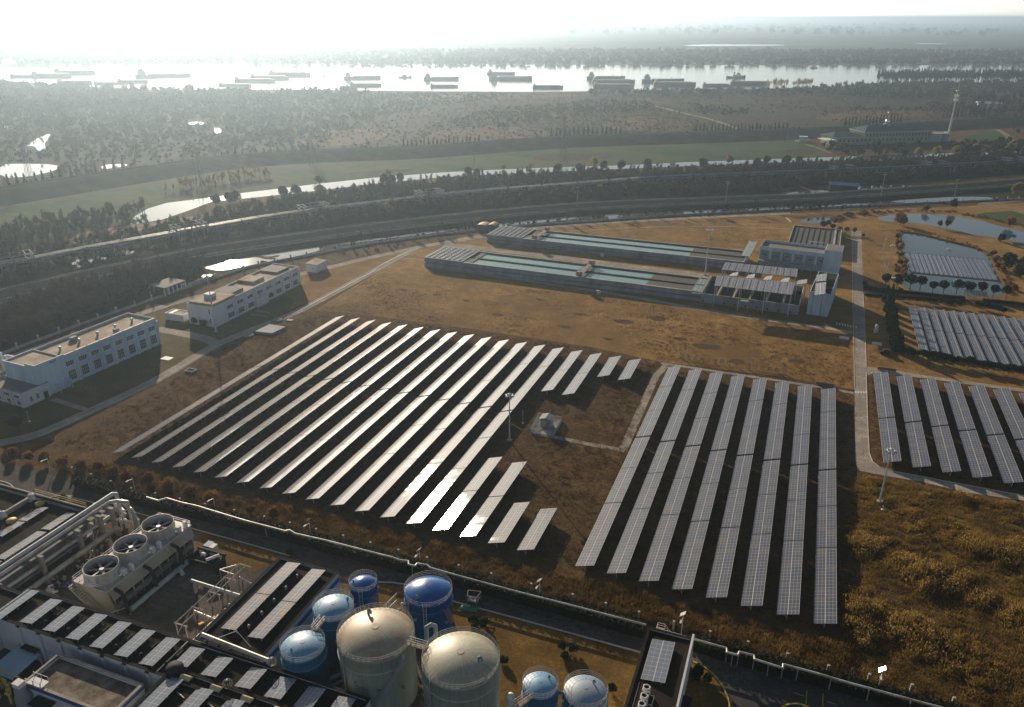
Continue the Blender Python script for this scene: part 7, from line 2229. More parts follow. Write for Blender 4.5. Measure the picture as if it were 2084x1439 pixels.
CL = [clump(70, 1.1, 1.7, s_) for s_ in (1, 2, 3, 4, 5)]
nR = 3600
PR_ = scatter(REED, nR)
dn = fbm(PR_, 5, 12) * (0.3 + 0.7 * fbm(PR_, 15, 4))
hs = 0.14 + 1.6 * dn ** 1.5
rz_ = rng.uniform(0, 6.28, nR)
stuff('reeds', [c_[:2] for c_ in CL], PR_, rz_, np.stack([0.75 + hs * .35, hs], 1), 'reed', 'golden dry reeds filling the lower right corner', 'reeds')
east = fbm(PR_, 18, 21) + (PR_[:, 0] - 20) * 0.012
k = np.where((hs > 0.62) & (east > 0.5))[0]
pl = []
for i in k:
    T = CL[rng.integers(0, 5)][2]
    T = T[rng.choice(len(T), 7)]
    pl.append(PR_[i] + T * np.array([0.75 + hs[i] * .35, 0.75 + hs[i] * .35, hs[i] * 1.02]))
pp = np.concatenate(pl)
stuff('reed_plumes', [cards(3, blob_shape(.07, .07, .16, .0, 3, .1, s_), 0.075, s_, 1.6, 1.8) for s_ in (1, 2, 3)], pp, rng.uniform(0, 6.28, len(pp)), np.ones((len(pp), 2)), 'plume', 'pale plumes of the dry reeds in the lower right corner', 'reeds')
VERGE = [(100, 945), (230, 945), (400, 990), (560, 1030), (740, 1062), (900, 1105), (1050, 1150), (1170, 1175), (1400, 1232), (1640, 1295), (1740, 1320), (1700, 1376), (1560, 1336), (1315, 1266), (1160, 1222), (1000, 1180), (870, 1146), (700, 1101), (540, 1062), (420, 1036), (300, 1008), (150, 965)]
nV = 5200
PV_ = scatter(VERGE, nV)
hv = 0.3 + 0.55 * fbm(PV_, 6, 6)
stuff('dry_grass', [blades(9, 1.6, 0.04, 0.8, s_) for s_ in (5, 6, 7)], PV_, rng.uniform(0, 6.28, nV), np.stack([0.8 + hv * .4, hv], 1), 'verge_grass', 'dry brown grass along the verge between solar fields and hedge', 'grass')
ROUGH = [(230, 925), (105, 905), (330, 790), (435, 716), (560, 660), (640, 645), (700, 640), (1200, 708), (1340, 738), (1262, 920), (1170, 1150), (1050, 1125), (760, 1055), (560, 1008)]
nG = 9000
PG = scatter(ROUGH, nG)
hg = 0.12 + 0.30 * fbm(PG, 7, 8)
stuff('rough_grass', [blades(10, 1.3, 0.05, 0.9, s_) for s_ in (8, 9, 10)], PG, rng.uniform(0, 6.28, nG), np.stack([0.9 + hg, hg], 1), 'tuft', 'rough brown grass under and around the left solar field', 'grass')
LAWN = [(640, 632), (770, 556), (1000, 580), (1200, 602), (1425, 634), (1566, 656), (1733, 684), (1737, 790), (1600, 766), (1340, 733), (1200, 704), (980, 670), (760, 641)]
LAWN2 = [(1010, 478), (1160, 460), (1400, 447), (1600, 440), (1600, 490), (1500, 505), (1300, 494), (1120, 474)]
LAWN3 = [(1766, 600), (1800, 606), (1840, 700), (1850, 725), (2084, 770), (2300, 800), (2300, 815), (2084, 785), (1900, 766), (1768, 745)]
LAWN4 = [(1758, 440), (1830, 440), (1826, 470), (1830, 580), (1800, 585), (1760, 570)]
BL_ = [blades(7, 0.9, 0.06, 0.8, s_) for s_ in (21, 22, 23)]
for pl_, n_g, lb_ in ((LAWN, 7000, 'tufts of dead grass on the wide tan lawn'), (LAWN2, 1400, 'tufts of dead grass on the far tan lawn by the wall'), (LAWN3, 1400, 'tufts of dead grass on the lawn right of the plant road'), (LAWN4, 700, 'tufts of dead grass on the strip beside the solar pond')):
    PG = scatter(pl_, n_g)
    hg = 0.04 + 0.22 * fbm(PG, 9, 17) ** 2
    stuff('lawn_tufts', BL_, PG, rng.uniform(0, 6.28, n_g), np.stack([0.8 + hg * 2, hg], 1), 'tuft_pale', lb_, 'grass')
for pl_, n_g, kd, s0, s1, lb_ in (([(1826, 470), (1834, 466), (1842, 520), (1846, 552), (1832, 580), (1838, 600), (1822, 596), (1822, 520)], 60, 'scrub', .25, .5, 'brown scrub on the left bank of the solar pond'), ([(1838, 466), (1905, 478), (2000, 503), (2016, 520), (2004, 512), (1900, 486), (1838, 474)], 50, 'scrub', .15, .35, 'brown scrub on the causeway between the ponds'),
                                  ([(1780, 436), (1850, 430), (1930, 433), (2000, 445), (2084, 464), (2084, 458), (2000, 440), (1930, 429), (1850, 427), (1780, 431)], 80, 'scrub', .2, .45, 'brown scrub along the far edge of the upper pond'), ([(2018, 525), (2045, 580), (2055, 600), (2075, 600), (2050, 560), (2030, 520)], 60, 'scrub', .2, .45, 'rough scrub on the right bank of the solar pond'), ([(1700, 452), (1740, 440), (1790, 432), (1790, 426), (1720, 434), (1690, 446)], 50, 'scrub', .3, .6, 'russet thicket at the head of the upper pond')):
    mass('bank_scrub', pl_, n_g, kd, 'leaf_russet', lb_, 'scrub', s0, s1)
MID = [(1262, 920), (1350, 742), (1738, 800), (1740, 1290), (1640, 1290), (1170, 1150)]
nG = 3600
PG = scatter(MID, nG)
hg = 0.1 + 0.22 * fbm(PG, 7, 8)
stuff('rough_grass', [blades(9, 1.3, 0.05, 0.9, s_) for s_ in (8, 9, 10)], PG, rng.uniform(0, 6.28, nG), np.stack([0.9 + hg, hg], 1), 'tuft', 'rough brown grass under the middle solar field', 'grass')
NR = [(1772, 768), (2084, 808), (2300, 840), (2300, 1046), (2084, 1005), (1938, 978), (1800, 948), (1776, 930)]
nG = 2600
PG = scatter(NR, nG)
hg = 0.1 + 0.22 * fbm(PG, 7, 8)
stuff('rough_grass', [blades(9, 1.3, 0.05, 0.9, s_) for s_ in (8, 9, 10)], PG, rng.uniform(0, 6.28, nG), np.stack([0.9 + hg, hg], 1), 'tuft', 'rough brown grass under the solar field right of the road', 'grass')

# ------------------------------------------------------------------ masts, lamps, poles
def floodmast(label, p, h, heads=6):
    t = Thing('floodlight_mast', label, 'light mast', (p.x, p.y, 0), 'floodlight masts')
    t.part('pole', MB().bar((p.x, p.y, 0), (p.x, p.y, h), 0.012 * h + 0.06, 12, 0.10), 'galv')
    t.part('base', MB().box((p.x - 0.6, p.y - 0.6, 0), (p.x + 0.6, p.y + 0.6, 0.35)), 'conc_pale')
    r = 0.055 * h
    ring = MB().lathe([(r, -0.06), (r + 0.12, -0.06), (r + 0.12, 0.06), (r, 0.06), (r, -0.06)], 20, (p.x, p.y, h - 0.2))
    for k_ in range(4):
        a = k_ * math.pi / 2
        ring.beam((p.x, p.y, h - 0.2), (p.x + r * math.cos(a), p.y + r * math.sin(a), h - 0.2), 0.08, 0.08)
    hd_ = t.part('head_ring', ring, 'galv')
    for k_ in range(heads):
        a = k_ * math.tau / heads
        c_ = Vector((p.x + (r + 0.2) * math.cos(a), p.y + (r + 0.2) * math.sin(a), h - 0.35))
        t.part('floodlight', MB().cbox(c_, (0.5, 0.5, 0.35)), 'steel', hd_)
    t.part('finial', MB().ball((p.x, p.y, h + 0.1), 0.35, 6, 12, 0.7), 'paint')


floodmast('floodlight mast standing in the clearing of the left solar field', g(1037, 897), 13.3)
floodmast('tall floodlight mast at the near corner of the two-storey office', g(440, 676), 20.6, 8)
floodmast('tall floodlight mast between the settling basins', g(1435, 560), 19.6, 8)
floodmast('floodlight mast in the reeds below the field right of the road', g(1790, 1022), 13.6)
floodmast('floodlight mast on the tan lawn beside the solar pond', g(1804, 563), 13.5)


def solar_lamp(label, p, h, rz=0.0):
    t = Thing('solar_street_lamp', label, 'street lamp', (p.x, p.y, 0), 'solar street lamps along the front road')
    t.part('pole', MB().bar((p.x, p.y, 0), (p.x, p.y, h), 0.10, 8, 0.06), 'galv')
    t.part('solar_panel', MB().slab([(p.x - 0.55, p.y - 0.45, h - 0.05), (p.x + 0.35, p.y - 0.45, h + 0.75), (p.x + 0.35, p.y + 0.45, h + 0.75), (p.x - 0.55, p.y + 0.45, h - 0.05)], 0.05), 'pv_pale')
    t.part('lamp_arm', MB().bar((p.x, p.y, h - 0.6), (p.x - 0.2, p.y - 1.1, h - 0.4), 0.05, 6), 'galv')
    t.part('lamp_head', MB().box((p.x - 0.35, p.y - 1.6, h - 0.5), (p.x - 0.05, p.y - 0.9, h - 0.36)), 'paint')


for (q, h, lb) in (((106, 968.5), 5.2, 'leftmost solar street lamp, before the brown thicket'), ((277, 1007), 4.8, 'solar street lamp among the russet bushes'), ((440, 1046), 4.6, 'solar street lamp beside the left end of the heat pipe'), ((633, 1094), 4.2, 'solar street lamp behind the striped hall corner'), ((856, 1158), 4.4, 'solar street lamp at the heat pipe loop behind the dark blue tank'),
                   ((1098, 1224), 4.6, 'solar street lamp behind the open tank lawn'), ((1386, 1294), 4.6, 'solar street lamp behind the narrow black roof'), ((1784, 1413), 5.0, 'rightmost solar street lamp with glaring white panel')):
    solar_lamp(lb, g(*q), h)
for (q, h, lb) in (((60, 858), 3.0, 'thin lamp post on the lawn in front of the annex'), ((1796, 1038), 1.0, 'short white marker post in the reeds below the mast')):
    p = g(*q)
    t = Thing('lamp_post', lb, 'lamp post', (p.x, p.y, 0))
    t.part('pole', MB().bar((p.x, p.y, 0), (p.x, p.y, h), 0.06, 8), 'galv')
    t.part('base', MB().lathe([(0.02, 0), (0.35, 0), (0.35, 0.15), (0.02, 0.15)], 14, (p.x, p.y, 0)), 'paint')
    t.part('cap', MB().ball((p.x, p.y, h), 0.14, 6, 10), 'paint')
p = g(1064, 862)
t = Thing('lightning_rod', 'thin lightning rod beside the transformer kiosk', 'rod', (p.x, p.y, 0))
t.part('rod', MB().bar((p.x, p.y, 0), (p.x, p.y, 4.2), 0.05, 6), 'galv')
t.part('base', MB().box((p.x - .3, p.y - .3, 0), (p.x + .3, p.y + .3, .25)), 'paint')
p = g(1811, 602)
t = Thing('yard_lamp', 'white-headed lamp post between two round pond trees', 'lamp post', (p.x, p.y, 0))
t.part('pole', MB().bar((p.x, p.y, 0), (p.x, p.y, 7.2), 0.10, 8, 0.07), 'galv')
t.part('lamp_head', MB().box((p.x - .7, p.y - .4, 7.1), (p.x + .7, p.y + .4, 7.6)), 'paint')


def upole(label, p, h, arms=1):
    t = Thing('utility_pole', label, 'utility pole', (p.x, p.y, 0), 'utility poles along the highway')
    t.part('pole', MB().bar((p.x, p.y, 0), (p.x, p.y, h), 0.2, 8, 0.12), 'conc_wall')
    for k_ in range(arms):
        z = h - 0.4 - k_ * 1.2
        t.part('crossarm', MB().box((p.x - 1.2, p.y - 0.08, z), (p.x + 1.2, p.y + 0.08, z + 0.16)), 'galv')


upole('concrete utility pole standing at the road fork at right', g(1792, 405), 16, 2)
upole('concrete utility pole beside the highway right of centre', g(1476, 418), 14, 2)
upole('concrete utility pole beside the highway left of the far settling basin', g(1174, 427), 13)
upole('dark utility pole on the canal bank near the wood', g(965, 357), 12)
upole('utility pole by the creek at right', g(1942, 402), 11)

HP3 = smooth_poly([Vector((p.x, p.y, 1.63)) for p in HW], 2, False)
for side_, rail in zip(('canal', 'plant'), ribbon_pts(HP3, 13.4)):
    t = Thing('guardrail', f'long steel guardrail on the {side_} side of the highway', 'guardrail', rail[0], 'highway guardrails')
    mb = MB()
    pp_ = MB()
    for a, b in zip(rail[:-1], rail[1:]):
        mb.beam(a + Vector((0, 0, 0.75)), b + Vector((0, 0, 0.75)), 0.12, 0.4)
        n = max(1, int((b - a).length / 8))
        for i in range(n):
            c_ = a.lerp(b, i / n)
            pp_.box((c_.x - .07, c_.y - .07, 1.63), (c_.x + .07, c_.y + .07, 2.3))
    t.part('rail', mb, 'conc_wall')
    t.part('post_row', pp_, 'conc_wall')
# conveyor-like pipe gallery on trestles with expansion loops
GAL = [(-200, 578), (0, 536), (50, 528), (160, 506), (360, 471), (410, 462), (520, 443), (640, 425), (760, 411), (880, 396), (1000, 385), (1150, 374), (1300, 362), (1500, 353), (1712, 345), (1900, 336), (2060, 328), (2200, 322)]
GZ = 5.6
GP = [g(*p, GZ) for p in GAL]
t = Thing('pipe_gallery', 'long elevated pipe gallery on trestles crossing the whole valley through the wood', 'pipe gallery', (GP[0].x, GP[0].y, 0))
mbs = {}
for i, (a, b) in enumerate(zip(GP[:-1], GP[1:])):
    blue = i > 11
    d = (b - a).normalized()
    n_ = Vector((-d.y, d.x, 0))
    m = mbs.setdefault('pipe_blue' if blue else 'pipe', MB())
    for o_ in (-1.6, 0.0, 1.6):
        m.bar(a + n_ * o_, b + n_ * o_, 0.5 if blue else 0.42, 8)
    k_ = mbs.setdefault('deck', MB())
    k_.beam(a + Vector((0, 0, -0.9)), b + Vector((0, 0, -0.9)), 4.6, 0.3)
    n = max(1, int((b - a).length / 14))
    for j in range(n):
        c_ = a.lerp(b, j / n)
        for o_ in (-1.9, 1.9):
            q_ = c_ + n_ * o_
            mbs.setdefault('leg', MB()).box((q_.x - 0.18, q_.y - 0.18, 0), (q_.x + 0.18, q_.y + 0.18, GZ - 1.06))
t.part('pipe_run', mbs['pipe'], 'pipe')
t.part('pipe_run', mbs['pipe_blue'], 'pipe_blue')
t.part('deck', mbs['deck'], 'conc_wall')
t.part('trestle_leg', mbs['leg'], 'conc_wall')
for i, (q, bl) in enumerate((((25, 527), 0), ((385, 463), 0), ((640, 423), 0), ((875, 394), 0), ((1715, 343), 1), ((1905, 334), 1), ((2068, 326), 1))):
    c_ = g(*q, GZ + 1)
    j = min(range(len(GP) - 1), key=lambda k_: ((GP[k_] + GP[k_ + 1]) / 2 - c_).length)
    d = (GP[j + 1] - GP[j]).normalized()
    n_ = Vector((-d.y, d.x, 0))
    mb = MB()
    for s_ in (5.0, 7.5):
        for z in (0, 1.6):
            A_ = [c_ - d * s_ - n_ * 3, c_ - d * s_ + n_ * 5, c_ + d * s_ + n_ * 5, c_ + d * s_ - n_ * 3]
            A_ = [x + Vector((0, 0, z)) for x in A_]
            for u0, u1 in zip(A_, A_[1:] + A_[:1]):
                mb.beam(u0, u1, 0.32, 0.32)
    for s_ in (-7.5, 0, 7.5):
        for k_ in (-3, 5):
            q_ = c_ + d * s_ + n_ * k_
            mb.box((q_.x - 0.25, q_.y - 0.25, 0), (q_.x + 0.25, q_.y + 0.25, GZ + 2.8))
    t.part('expansion_loop', mb, 'pipe_blue' if bl else 'conc_wall')

# lattice pylons
def pylon(label, p, h, wd=None):
    wd = wd or h * 0.13
    t = Thing('lattice_pylon', label, 'pylon', (p.x, p.y, 0), 'lattice pylons across the valley')
    mb = MB()
    lv = [0, .18, .34, .48, .6, .7, .78, .85, .92, 1.0]
    W_ = lambda f: wd * (1 - f) ** 1.15 / 2 + 0.012 * h
    cor = [(-1, -1), (1, -1), (1, 1), (-1, 1)]
    th = 0.004 * h + 0.03
    for a, b in zip(lv[:-1], lv[1:]):
        wa, wb = W_(a), W_(b)
        for k_ in range(4):
            c0, c1 = cor[k_], cor[(k_ + 1) % 4]
            P0 = Vector((p.x + c0[0] * wa, p.y + c0[1] * wa, a * h))
            P1 = Vector((p.x + c0[0] * wb, p.y + c0[1] * wb, b * h))
            Q0 = Vector((p.x + c1[0] * wa, p.y + c1[1] * wa, a * h))
            Q1 = Vector((p.x + c1[0] * wb, p.y + c1[1] * wb, b * h))
            mb.beam(P0, P1, th, th).beam(P0, Q1, th * .6, th * .6).beam(Q0, P1, th * .6, th * .6).beam(P1, Q1, th * .6, th * .6)
    t.part('tower', mb, 'conc_wall')
    am = MB()
    for f, l in ((.74, .16), (.84, .13), (.94, .10)):
        for s_ in (-1, 1):
            am.beam((p.x, p.y, f * h), (p.x + s_ * l * h, p.y, f * h + 0.02 * h), th, th).beam((p.x, p.y, f * h - 0.03 * h), (p.x + s_ * l * h, p.y, f * h + 0.02 * h), th * .7, th * .7)
    t.part('crossarm', am, 'conc_wall')


pylon('lattice pylon rising from the green field right of centre', g(1147, 332), 34)
pylon('lattice pylon left of the canal bend over the green field', g(411, 390), 30)
pylon('hazy lattice pylon beside the flooded pond at far left', g(64, 374), 27)
pylon('hazy lattice pylon above the left half of the green field', g(638, 338), 26)
pylon('lattice pylon at the road junction beyond the field, near the palace', g(1601, 291), 18)

# telecom tower
p = g(1930, 275)
t = Thing('telecom_tower', 'tall white tubular telecom tower with antenna platforms beside the palace', 'telecom tower', (p.x, p.y, 0))
t.part('pole', MB().bar((p.x, p.y, 0), (p.x, p.y, 36), 0.95, 14, 0.4), 'paint')
t.part('spire', MB().bar((p.x, p.y, 36), (p.x, p.y, 47), 0.3, 8, 0.06), 'paint')
for z in (29.5, 33.0, 38.5):
    t.part('platform', MB().lathe([(0.4, 0), (1.6, 0), (1.7, 0.9), (1.6, 0.9), (1.5, 0.2), (0.4, 0.2)], 16, (p.x, p.y, z)), 'galv')
mb = MB()
for z in (30.2, 33.8):
    for k_ in range(6):
        a = k_ * math.tau / 6
        mb.box((p.x + 1.9 * math.cos(a) - .2, p.y + 1.9 * math.sin(a) - .2, z), (p.x + 1.9 * math.cos(a) + .2, p.y + 1.9 * math.sin(a) + .2, z + 2.0))
t.part('antenna', mb, 'paint')
t.part('cabin', MB().box((p.x - 4, p.y - 2, 0), (p.x - 1.2, p.y + 2, 2.6)), 'paint')

# palace with green roofs
n_, r_, l_ = g(1757, 294), g(1893, 290), g(1742, 285)
PB = Building('palace', 'long cream palace with dark green hipped roofs and two golden domes', n_, r_, l_, 10.2, wall='cream', roof='roof_grey', par=0.05, depth=22)


def hiproof(x0, y0, x1, y1, z, rise, ov=1.6):
    x0, y0, x1, y1 = x0 - ov, y0 - ov, x1 + ov, y1 + ov
    m = (y1 - y0) / 2
    return MB().add([(x0, y0, z), (x1, y0, z), (x1, y1, z), (x0, y1, z), (x0 + m * .8, y0 + m, z + rise), (x1 - m * .8, y0 + m, z + rise)], [(0, 1, 5, 4), (2, 3, 4, 5), (1, 2, 5), (3, 0, 4), (3, 2, 1, 0)])


PB.part('hip_roof', hiproof(0, 0, PB.a, PB.b, 10.22, 4.4), 'tile_green')
PB.part('eave_band', MB().box((-1.7, -1.7, 9.9), (PB.a + 1.7, -1.62, 10.2)).box((-1.7, -1.6, 9.9), (-1.62, PB.b, 10.2)), 'paint')
PB.part('west_wing', MB().box((-30, -1.0, 0), (-0.01, PB.b * .8, 6.8)), 'cream')
PB.part('wing_roof', hiproof(-30, -1, -1.8, PB.b * .8, 6.82, 3), 'tile_green')
PB.part('wing_eave', MB().box((-31.7, -2.7, 6.5), (-1.0, -2.62, 6.8)), 'paint')
PB.part('east_wing', MB().box((PB.a + 0.01, 1, 0), (PB.a + 18, PB.b * .7, 6.5)), 'conc_wall')
PB.part('east_wing_roof', MB().box((PB.a + 0.01, 0.5, 6.503), (PB.a + 18.6, PB.b * .7, 6.9)), 'roof_grey')
for z, w0, n, off in ((2.4, 1.6, 22, -28), (6.4, 1.6, 20, 1.5), (10.0, 1.2, 0, 0)):
    for i in range(n):
        x = off + i * ((PB.a + (28 if off < 0 else 0) - 2) / n)
        yy = 1.03 if x < -1 else 0
        o = PB.window(x, z, w0, 2.2, bars=(2, 2), frame='cream')
        if x < -1:
            o.location = (0, -1.003, 0)
for f, z, r in ((.42, 19, 1.9), (.44, 25.0, 1.2)):
    pass
dm = PB.part('dome_base', MB().lathe([(3.2, 12.5), (3.0, 15.0), (2.0, 15.6), (1.2, 16.0)], 20, (PB.a * .42, PB.b * .5, 0)), 'cream')
PB.part('dome', MB().ball((PB.a * .42, PB.b * .5, 17.0), 2.0, 10, 18), 'gold', dm)
PB.part('spire', MB().bar((PB.a * .42, PB.b * .5, 19), (PB.a * .42, PB.b * .5, 24), 0.22, 8).ball((PB.a * .42, PB.b * .5, 24.3), 1.1, 8, 14), 'gold', dm)
PB.part('entrance_canopy', MB().box((-40, -8, 5.2), (-30.2, 6, 5.6)).box((-39.5, -7.6, 0), (-39, -7.1, 5.2)).box((-31, -7.6, 0), (-30.5, -7.1, 5.2)), 'paint')
p = g(1634, 288)
single('gate_house', MB().box((p.x - 3, p.y - 2, 0), (p.x + 3, p.y + 2, 4)).box((p.x - 3.5, p.y - 2.5, 4), (p.x + 3.5, p.y + 2.5, 4.4)), 'white', 'small white gatehouse at the levee road junction left of the palace', 'gatehouse', Vector((p.x, p.y, 0)))
strip('levee_ramp', [(1625, 289), (1650, 276), (1690, 266), (1740, 262)], 9, 0.12, 'dirt')
strip('track', [(1315, 211), (1400, 233), (1450, 243), (1500, 262)], 6, 0.12, 'dirt')
strip('track', [(1640, 294), (1670, 303), (1690, 312)], 3, 0.12, 'dirt')
strip('track', [(2030, 264), (2045, 272), (2062, 288)], 5, 0.12, 'dirt')
strip('track', [(1625, 378), (1650, 388), (1700, 398)], 3, 0.12, 'dirt')
# sheds and market stall roofs
for q, w_, d_, h, m_, lb in (((1716, 386), 18, 9, 4.5, 'blue_roof', 'blue-roofed shed beside the pools past the highway'), ((2047, 489), 7, 6, 3.2, 'blue_roof', 'blue-roofed waterside pavilion on the upper pond bank'), ((2010, 221), 26, 14, 8, 'white', 'hazy white villa in the grove behind the telecom tower')):
    p = g(*q)
    kd = 'villa' if 'villa' in lb else 'pavilion' if 'pavilion' in lb else 'shed'
    t = Thing(kd, lb, kd, (p.x, p.y, 0))
    t.part('roof', MB().hexa([(p.x - w_ / 2, p.y - d_ / 2, h * .75), (p.x + w_ / 2, p.y - d_ / 2, h * .75), (p.x + w_ / 2, p.y + d_ / 2, h * .75), (p.x - w_ / 2, p.y + d_ / 2, h * .75)], [(p.x - w_ / 2, p.y - 0.1, h), (p.x + w_ / 2, p.y - 0.1, h), (p.x + w_ / 2, p.y + 0.1, h), (p.x - w_ / 2, p.y + 0.1, h)]), m_)
    if 'pavilion' in lb:
        for sx in (-1, 1):
            for sy in (-1, 1):
                t.part('post', MB().box((p.x + sx * w_ * .4 - .1, p.y + sy * d_ * .4 - .1, 0), (p.x + sx * w_ * .4 + .1, p.y + sy * d_ * .4 + .1, h * .745)), 'paint')
    else:
        t.part('wall', MB().box((p.x - w_ * .45, p.y - d_ * .42, 0), (p.x + w_ * .45, p.y + d_ * .42, h * .745)), 'white' if m_ == 'white' else 'dark')
cK = crop(840, 420, 3.721)
for i, (x0, x1) in enumerate(((482, 560), (565, 620))):
    a, b = cK(x0, 185), cK(x1, 180)
    t = Thing('site_cabin', ('left', 'right')[i] + ' blue cabin with curved orange roof by the creek wall', 'cabin', (a.x, a.y, 0), 'blue cabins by the wall')
    w_ = (b - a).length
    t.part('body', MB().box((a.x, a.y, 0), (a.x + w_, a.y + 6, 2.6)), 'pipe_blue')
    rf = MB()
    for k_ in range(8):
        a0, a1 = math.pi * k_ / 8, math.pi * (k_ + 1) / 8
        x_ = lambda q_: a.x + w_ / 2 - w_ * .52 * math.cos(q_)
        z_ = lambda q_: 2.61 + 0.9 * math.sin(q_)
        rf.quad((x_(a0), a.y - .2, z_(a0)), (x_(a1), a.y - .2, z_(a1)), (x_(a1), a.y + 6.2, z_(a1)), (x_(a0), a.y + 6.2, z_(a0)))
    t.part('roof', rf, 'orange')

# ------------------------------------------------------------------ fountains on the pond
for q, lb in (((980, 712), 'small white fountain jet on the open part of the solar pond'), ((1085, 1140), 'small white fountain spray between floating panels and pond trees')):
    p = cP(*q)
    r2 = random.Random(3)
    mb = MB()
    for i in range(60):
        a, b = r2.uniform(0, 6.28), r2.uniform(0.1, 1.5)
        z = 1.0 - 0.28 * b * b
        mb.ball((p.x + b * math.cos(a), p.y + b * math.sin(a), 0.15 + max(0, z) * r2.uniform(.5, 1)), r2.uniform(.04, .12), 4, 6)
    t = Thing('fountain', lb, 'fountain', (p.x, p.y, 0.03), 'pond fountains')
    t.part('spray', mb, 'foam')
    t.part('nozzle', MB().lathe([(0.02, 0), (0.4, 0), (0.4, 0.25), (0.15, 0.35), (0.02, 0.35)], 12, (p.x, p.y, 0.03)), 'steel')

# ------------------------------------------------------------------ ships on the river
def hullmesh(L, Bm, D, bow=0.14, stern=0.06, sheer=0.5):
    st = [0, stern, 0.2, 0.5, 0.8, 1 - bow, 1 - bow * .5, 1]
    wd = [0.62, 0.92, 1, 1, 1, 0.95, 0.62, 0.06]
    zz = [sheer, sheer * .4, 0, 0, 0, sheer * .5, sheer, sheer * 1.6]
    V, Fc = [], []
    for s_, w_, z in zip(st, wd, zz):
        x = (s_ - .5) * L
        V += [(x, -Bm / 2 * w_ * .86, -0.3), (x, -Bm / 2 * w_, D + z), (x, Bm / 2 * w_, D + z), (x, Bm / 2 * w_ * .86, -0.3)]
    for i in range(len(st) - 1):
        for k_ in range(4):
            a, b = i * 4 + k_, i * 4 + (k_ + 1) % 4
            Fc.append((a, b, b + 4, a + 4))
    Fc += [(0, 3, 2, 1), tuple(len(V) - 4 + k_ for k_ in range(4))]
    return MB().add(V, Fc)


def ship_proto(kind, L):
    t = Thing({'cargo': 'cargo_ship', 'barge': 'barge', 'tug': 'tugboat', 'boat': 'small_boat', 'raft': 'barge_convoy'}[kind], None, {'cargo': 'ship', 'barge': 'barge', 'tug': 'tugboat', 'boat': 'boat'}[kind], (0, 0, 0.1), None, True)
    if kind == 'cargo':
        t.part('hull', hullmesh(L, L * .16, L * .052, .12, .06, 1.4), 'hull')
        t.part('hatch_cover', MB().box((-L * .26, -L * .06, L * .05), (L * .36, L * .06, L * .075)), 'deck')
        w_ = t.part('wheelhouse', MB().box((-L * .45, -L * .065, L * .053), (-L * .31, L * .065, L * .125)).box((-L * .43, -L * .055, L * .125), (-L * .34, L * .055, L * .17)), 'deck')
        t.part('mast', MB().bar((-L * .37, 0, L * .14), (-L * .37, 0, L * .2), .3, 6).bar((L * .2, 0, L * .06), (L * .2, 0, L * .12), .3, 6), 'hull', w_)
        t.part('forecastle', MB().box((L * .38, -L * .05, L * .05), (L * .44, L * .05, L * .08)), 'hull')
    elif kind == 'barge':
        t.part('hull', hullmesh(L, L * .2, L * .06, .1, .05, .6), 'hull')
        t.part('coaming', MB().box((-L * .40, -L * .085, L * .055), (L * .40, L * .085, L * .085)), 'deck')
        t.part('deckhouse', MB().box((-L * .475, -L * .07, L * .055), (-L * .41, L * .07, L * .13)), 'deck')
    elif kind == 'tug':
        t.part('hull', hullmesh(L, L * .26, L * .07, .2, .08, 1.6), 'hull')
        w_ = t.part('deckhouse', MB().box((-L * .18, -L * .09, L * .07), (L * .26, L * .09, L * .16)).box((0, -L * .07, L * .16), (L * .2, L * .07, L * .26)), 'paint')
        t.part('funnel', MB().bar((-L * .1, 0, L * .16), (-L * .1, 0, L * .3), L * .035, 8), 'hull', w_)
        t.part('mast', MB().bar((L * .1, 0, L * .26), (L * .1, 0, L * .46), .3, 6), 'hull', w_)
    else:
        t.part('hull', hullmesh(L, L * .28, L * .08, .25, .1, .8), 'hull')
        t.part('cabin', MB().box((-L * .25, -L * .09, L * .08), (L * .1, L * .09, L * .22)), 'hull')
    return t.o


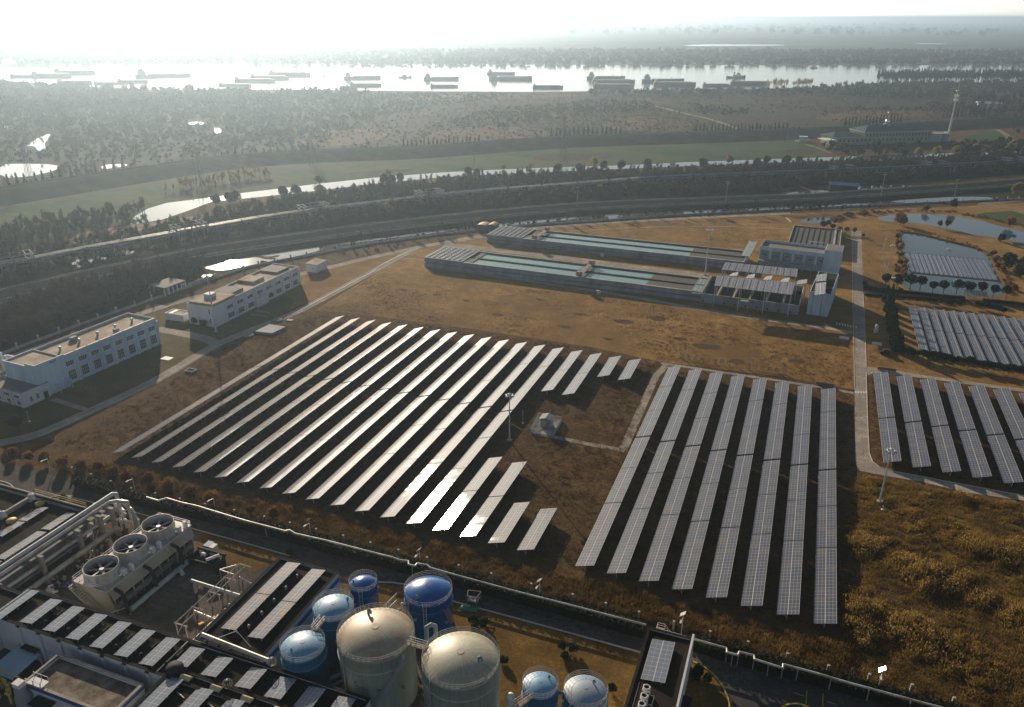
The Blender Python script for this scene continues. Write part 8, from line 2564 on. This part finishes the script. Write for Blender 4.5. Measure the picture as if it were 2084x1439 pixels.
SP = {}
SHIPS = [('barge', 22, 76, 157, 0, 'leftmost hazy barge of the far left string'), ('barge', 66, 146, 156, 0, 'middle hazy barge of the far left string'), ('barge', 112, 194, 150, 0, 'right hazy barge of the far left string'),
         ('barge', 118, 188, 170, 0, 'hazy box barge moored against the left bank trees'), ('barge', 192, 240, 171, 0, 'left of two hazy barges behind the left bank trees'), ('barge', 240, 302, 168, 0, 'right of two hazy barges behind the left bank trees'),
         ('cargo', 280, 386, 158, 1, 'pale laden ship alone in the bright water at left'), ('barge', 446, 512, 176, 0, 'near barge of the stepped trio at left centre'), ('barge', 478, 560, 167, 0, 'middle barge of the stepped trio at left centre'), ('barge', 510, 588, 161, 0, 'third barge of the stepped group at left centre'), ('barge', 548, 632, 154, 0, 'farthest barge of the stepped group at left centre'),
         ('boat', 655, 665, 156, 0, 'tiny dark boat in the glare left of centre'), ('cargo', 700, 775, 160, 1, 'upper of two ships left of centre'), ('barge', 713, 777, 175, 0, 'lower of two ships left of centre, near the bank'), ('boat', 812, 838, 158, 1, 'small boat angled across the glare'),
         ('cargo', 862, 934, 162, 0, 'laden ship in mid river at centre'), ('barge', 876, 932, 177, 0, 'low empty barge below the centre ship'), ('cargo', 991, 1048, 151, 0, 'ship with tall stern wheelhouse behind another right of centre'), ('cargo', 995, 1083, 162, 0, 'long laden ship in front of the tall-sterned one'), ('barge', 1084, 1146, 179, 0, 'dark barge close to the near bank right of centre'),
         ('cargo', 1194, 1272, 161, 0, 'farthest ship of the big moored raft'), ('barge', 1205, 1292, 169, 0, 'middle ship of the big moored raft'), ('barge', 1207, 1290, 178, 0, 'nearest ship of the big moored raft'), ('cargo', 1306, 1392, 167, 0, 'left ship of the pair behind the pale grove'), ('barge', 1330, 1416, 174, 0, 'near ship of the pair behind the pale grove'),
         ('tug', 1478, 1517, 158.5, 0, 'white tugboat under way in clear water'), ('barge', 1486, 1566, 172, 0, 'flat dark barge below the tugboat'), ('barge', 1430, 1484, 175, 0, 'low barge half hidden by bank trees left of the tugboat'), ('boat', 1648, 1664, 139, 0, 'tiny boat near the far bank at right')]
for kind, xa, xb, y, tw_, lb in SHIPS:
    a, b = g(xa, y, .1), g(xb, y, .1)
    c_ = (a + b) / 2
    L = (b - a).length
    Lq = {'cargo': 74.0, 'barge': 66.0, 'tug': 34.0, 'boat': 16.0}[kind]
    rz = math.atan2(b.y - a.y, b.x - a.x) + (0.25 if tw_ else 0.0)
    if kind not in SP:
        SP[kind] = ship_proto(kind, Lq)
        o = SP[kind]
        o['label'] = lb
        o['group'] = 'vessels on the river'
        o.location, o.rotation_euler, o.scale = c_, (0, 0, rz), (L / Lq,) * 3
    else:
        copy_tree(SP[kind], c_, rz, lb, L / Lq, 'vessels on the river')

# drop prototypes nothing used
for k_, lst in PT.items():
    for o in lst:
        if o.name not in USED:
            for ch in list(o.children):
                bpy.data.objects.remove(ch)
            bpy.data.objects.remove(o)

# ------------------------------------------------------------------ haze
hm = bpy.data.materials.new('haze')
hm.use_nodes = True
ht = hm.node_tree
ht.nodes.remove(ht.nodes['Principled BSDF'])
pvn = ht.nodes.new('ShaderNodeVolumePrincipled')
pvn.inputs['Color'].default_value = (0.60, 0.80, 1.0, 1)
pvn.inputs['Density'].default_value = 0.00018
pvn.inputs['Anisotropy'].default_value = 0.69
ht.links.new(pvn.outputs[0], ht.nodes['Material Output'].inputs['Volume'])
hb = MB().box((-30000, -900, -1.0), (30000, 30000, 108.0))
ho = link('haze', hb.mesh('haze'))
ho.data.materials.append(hm)
ho['kind'] = 'stuff'
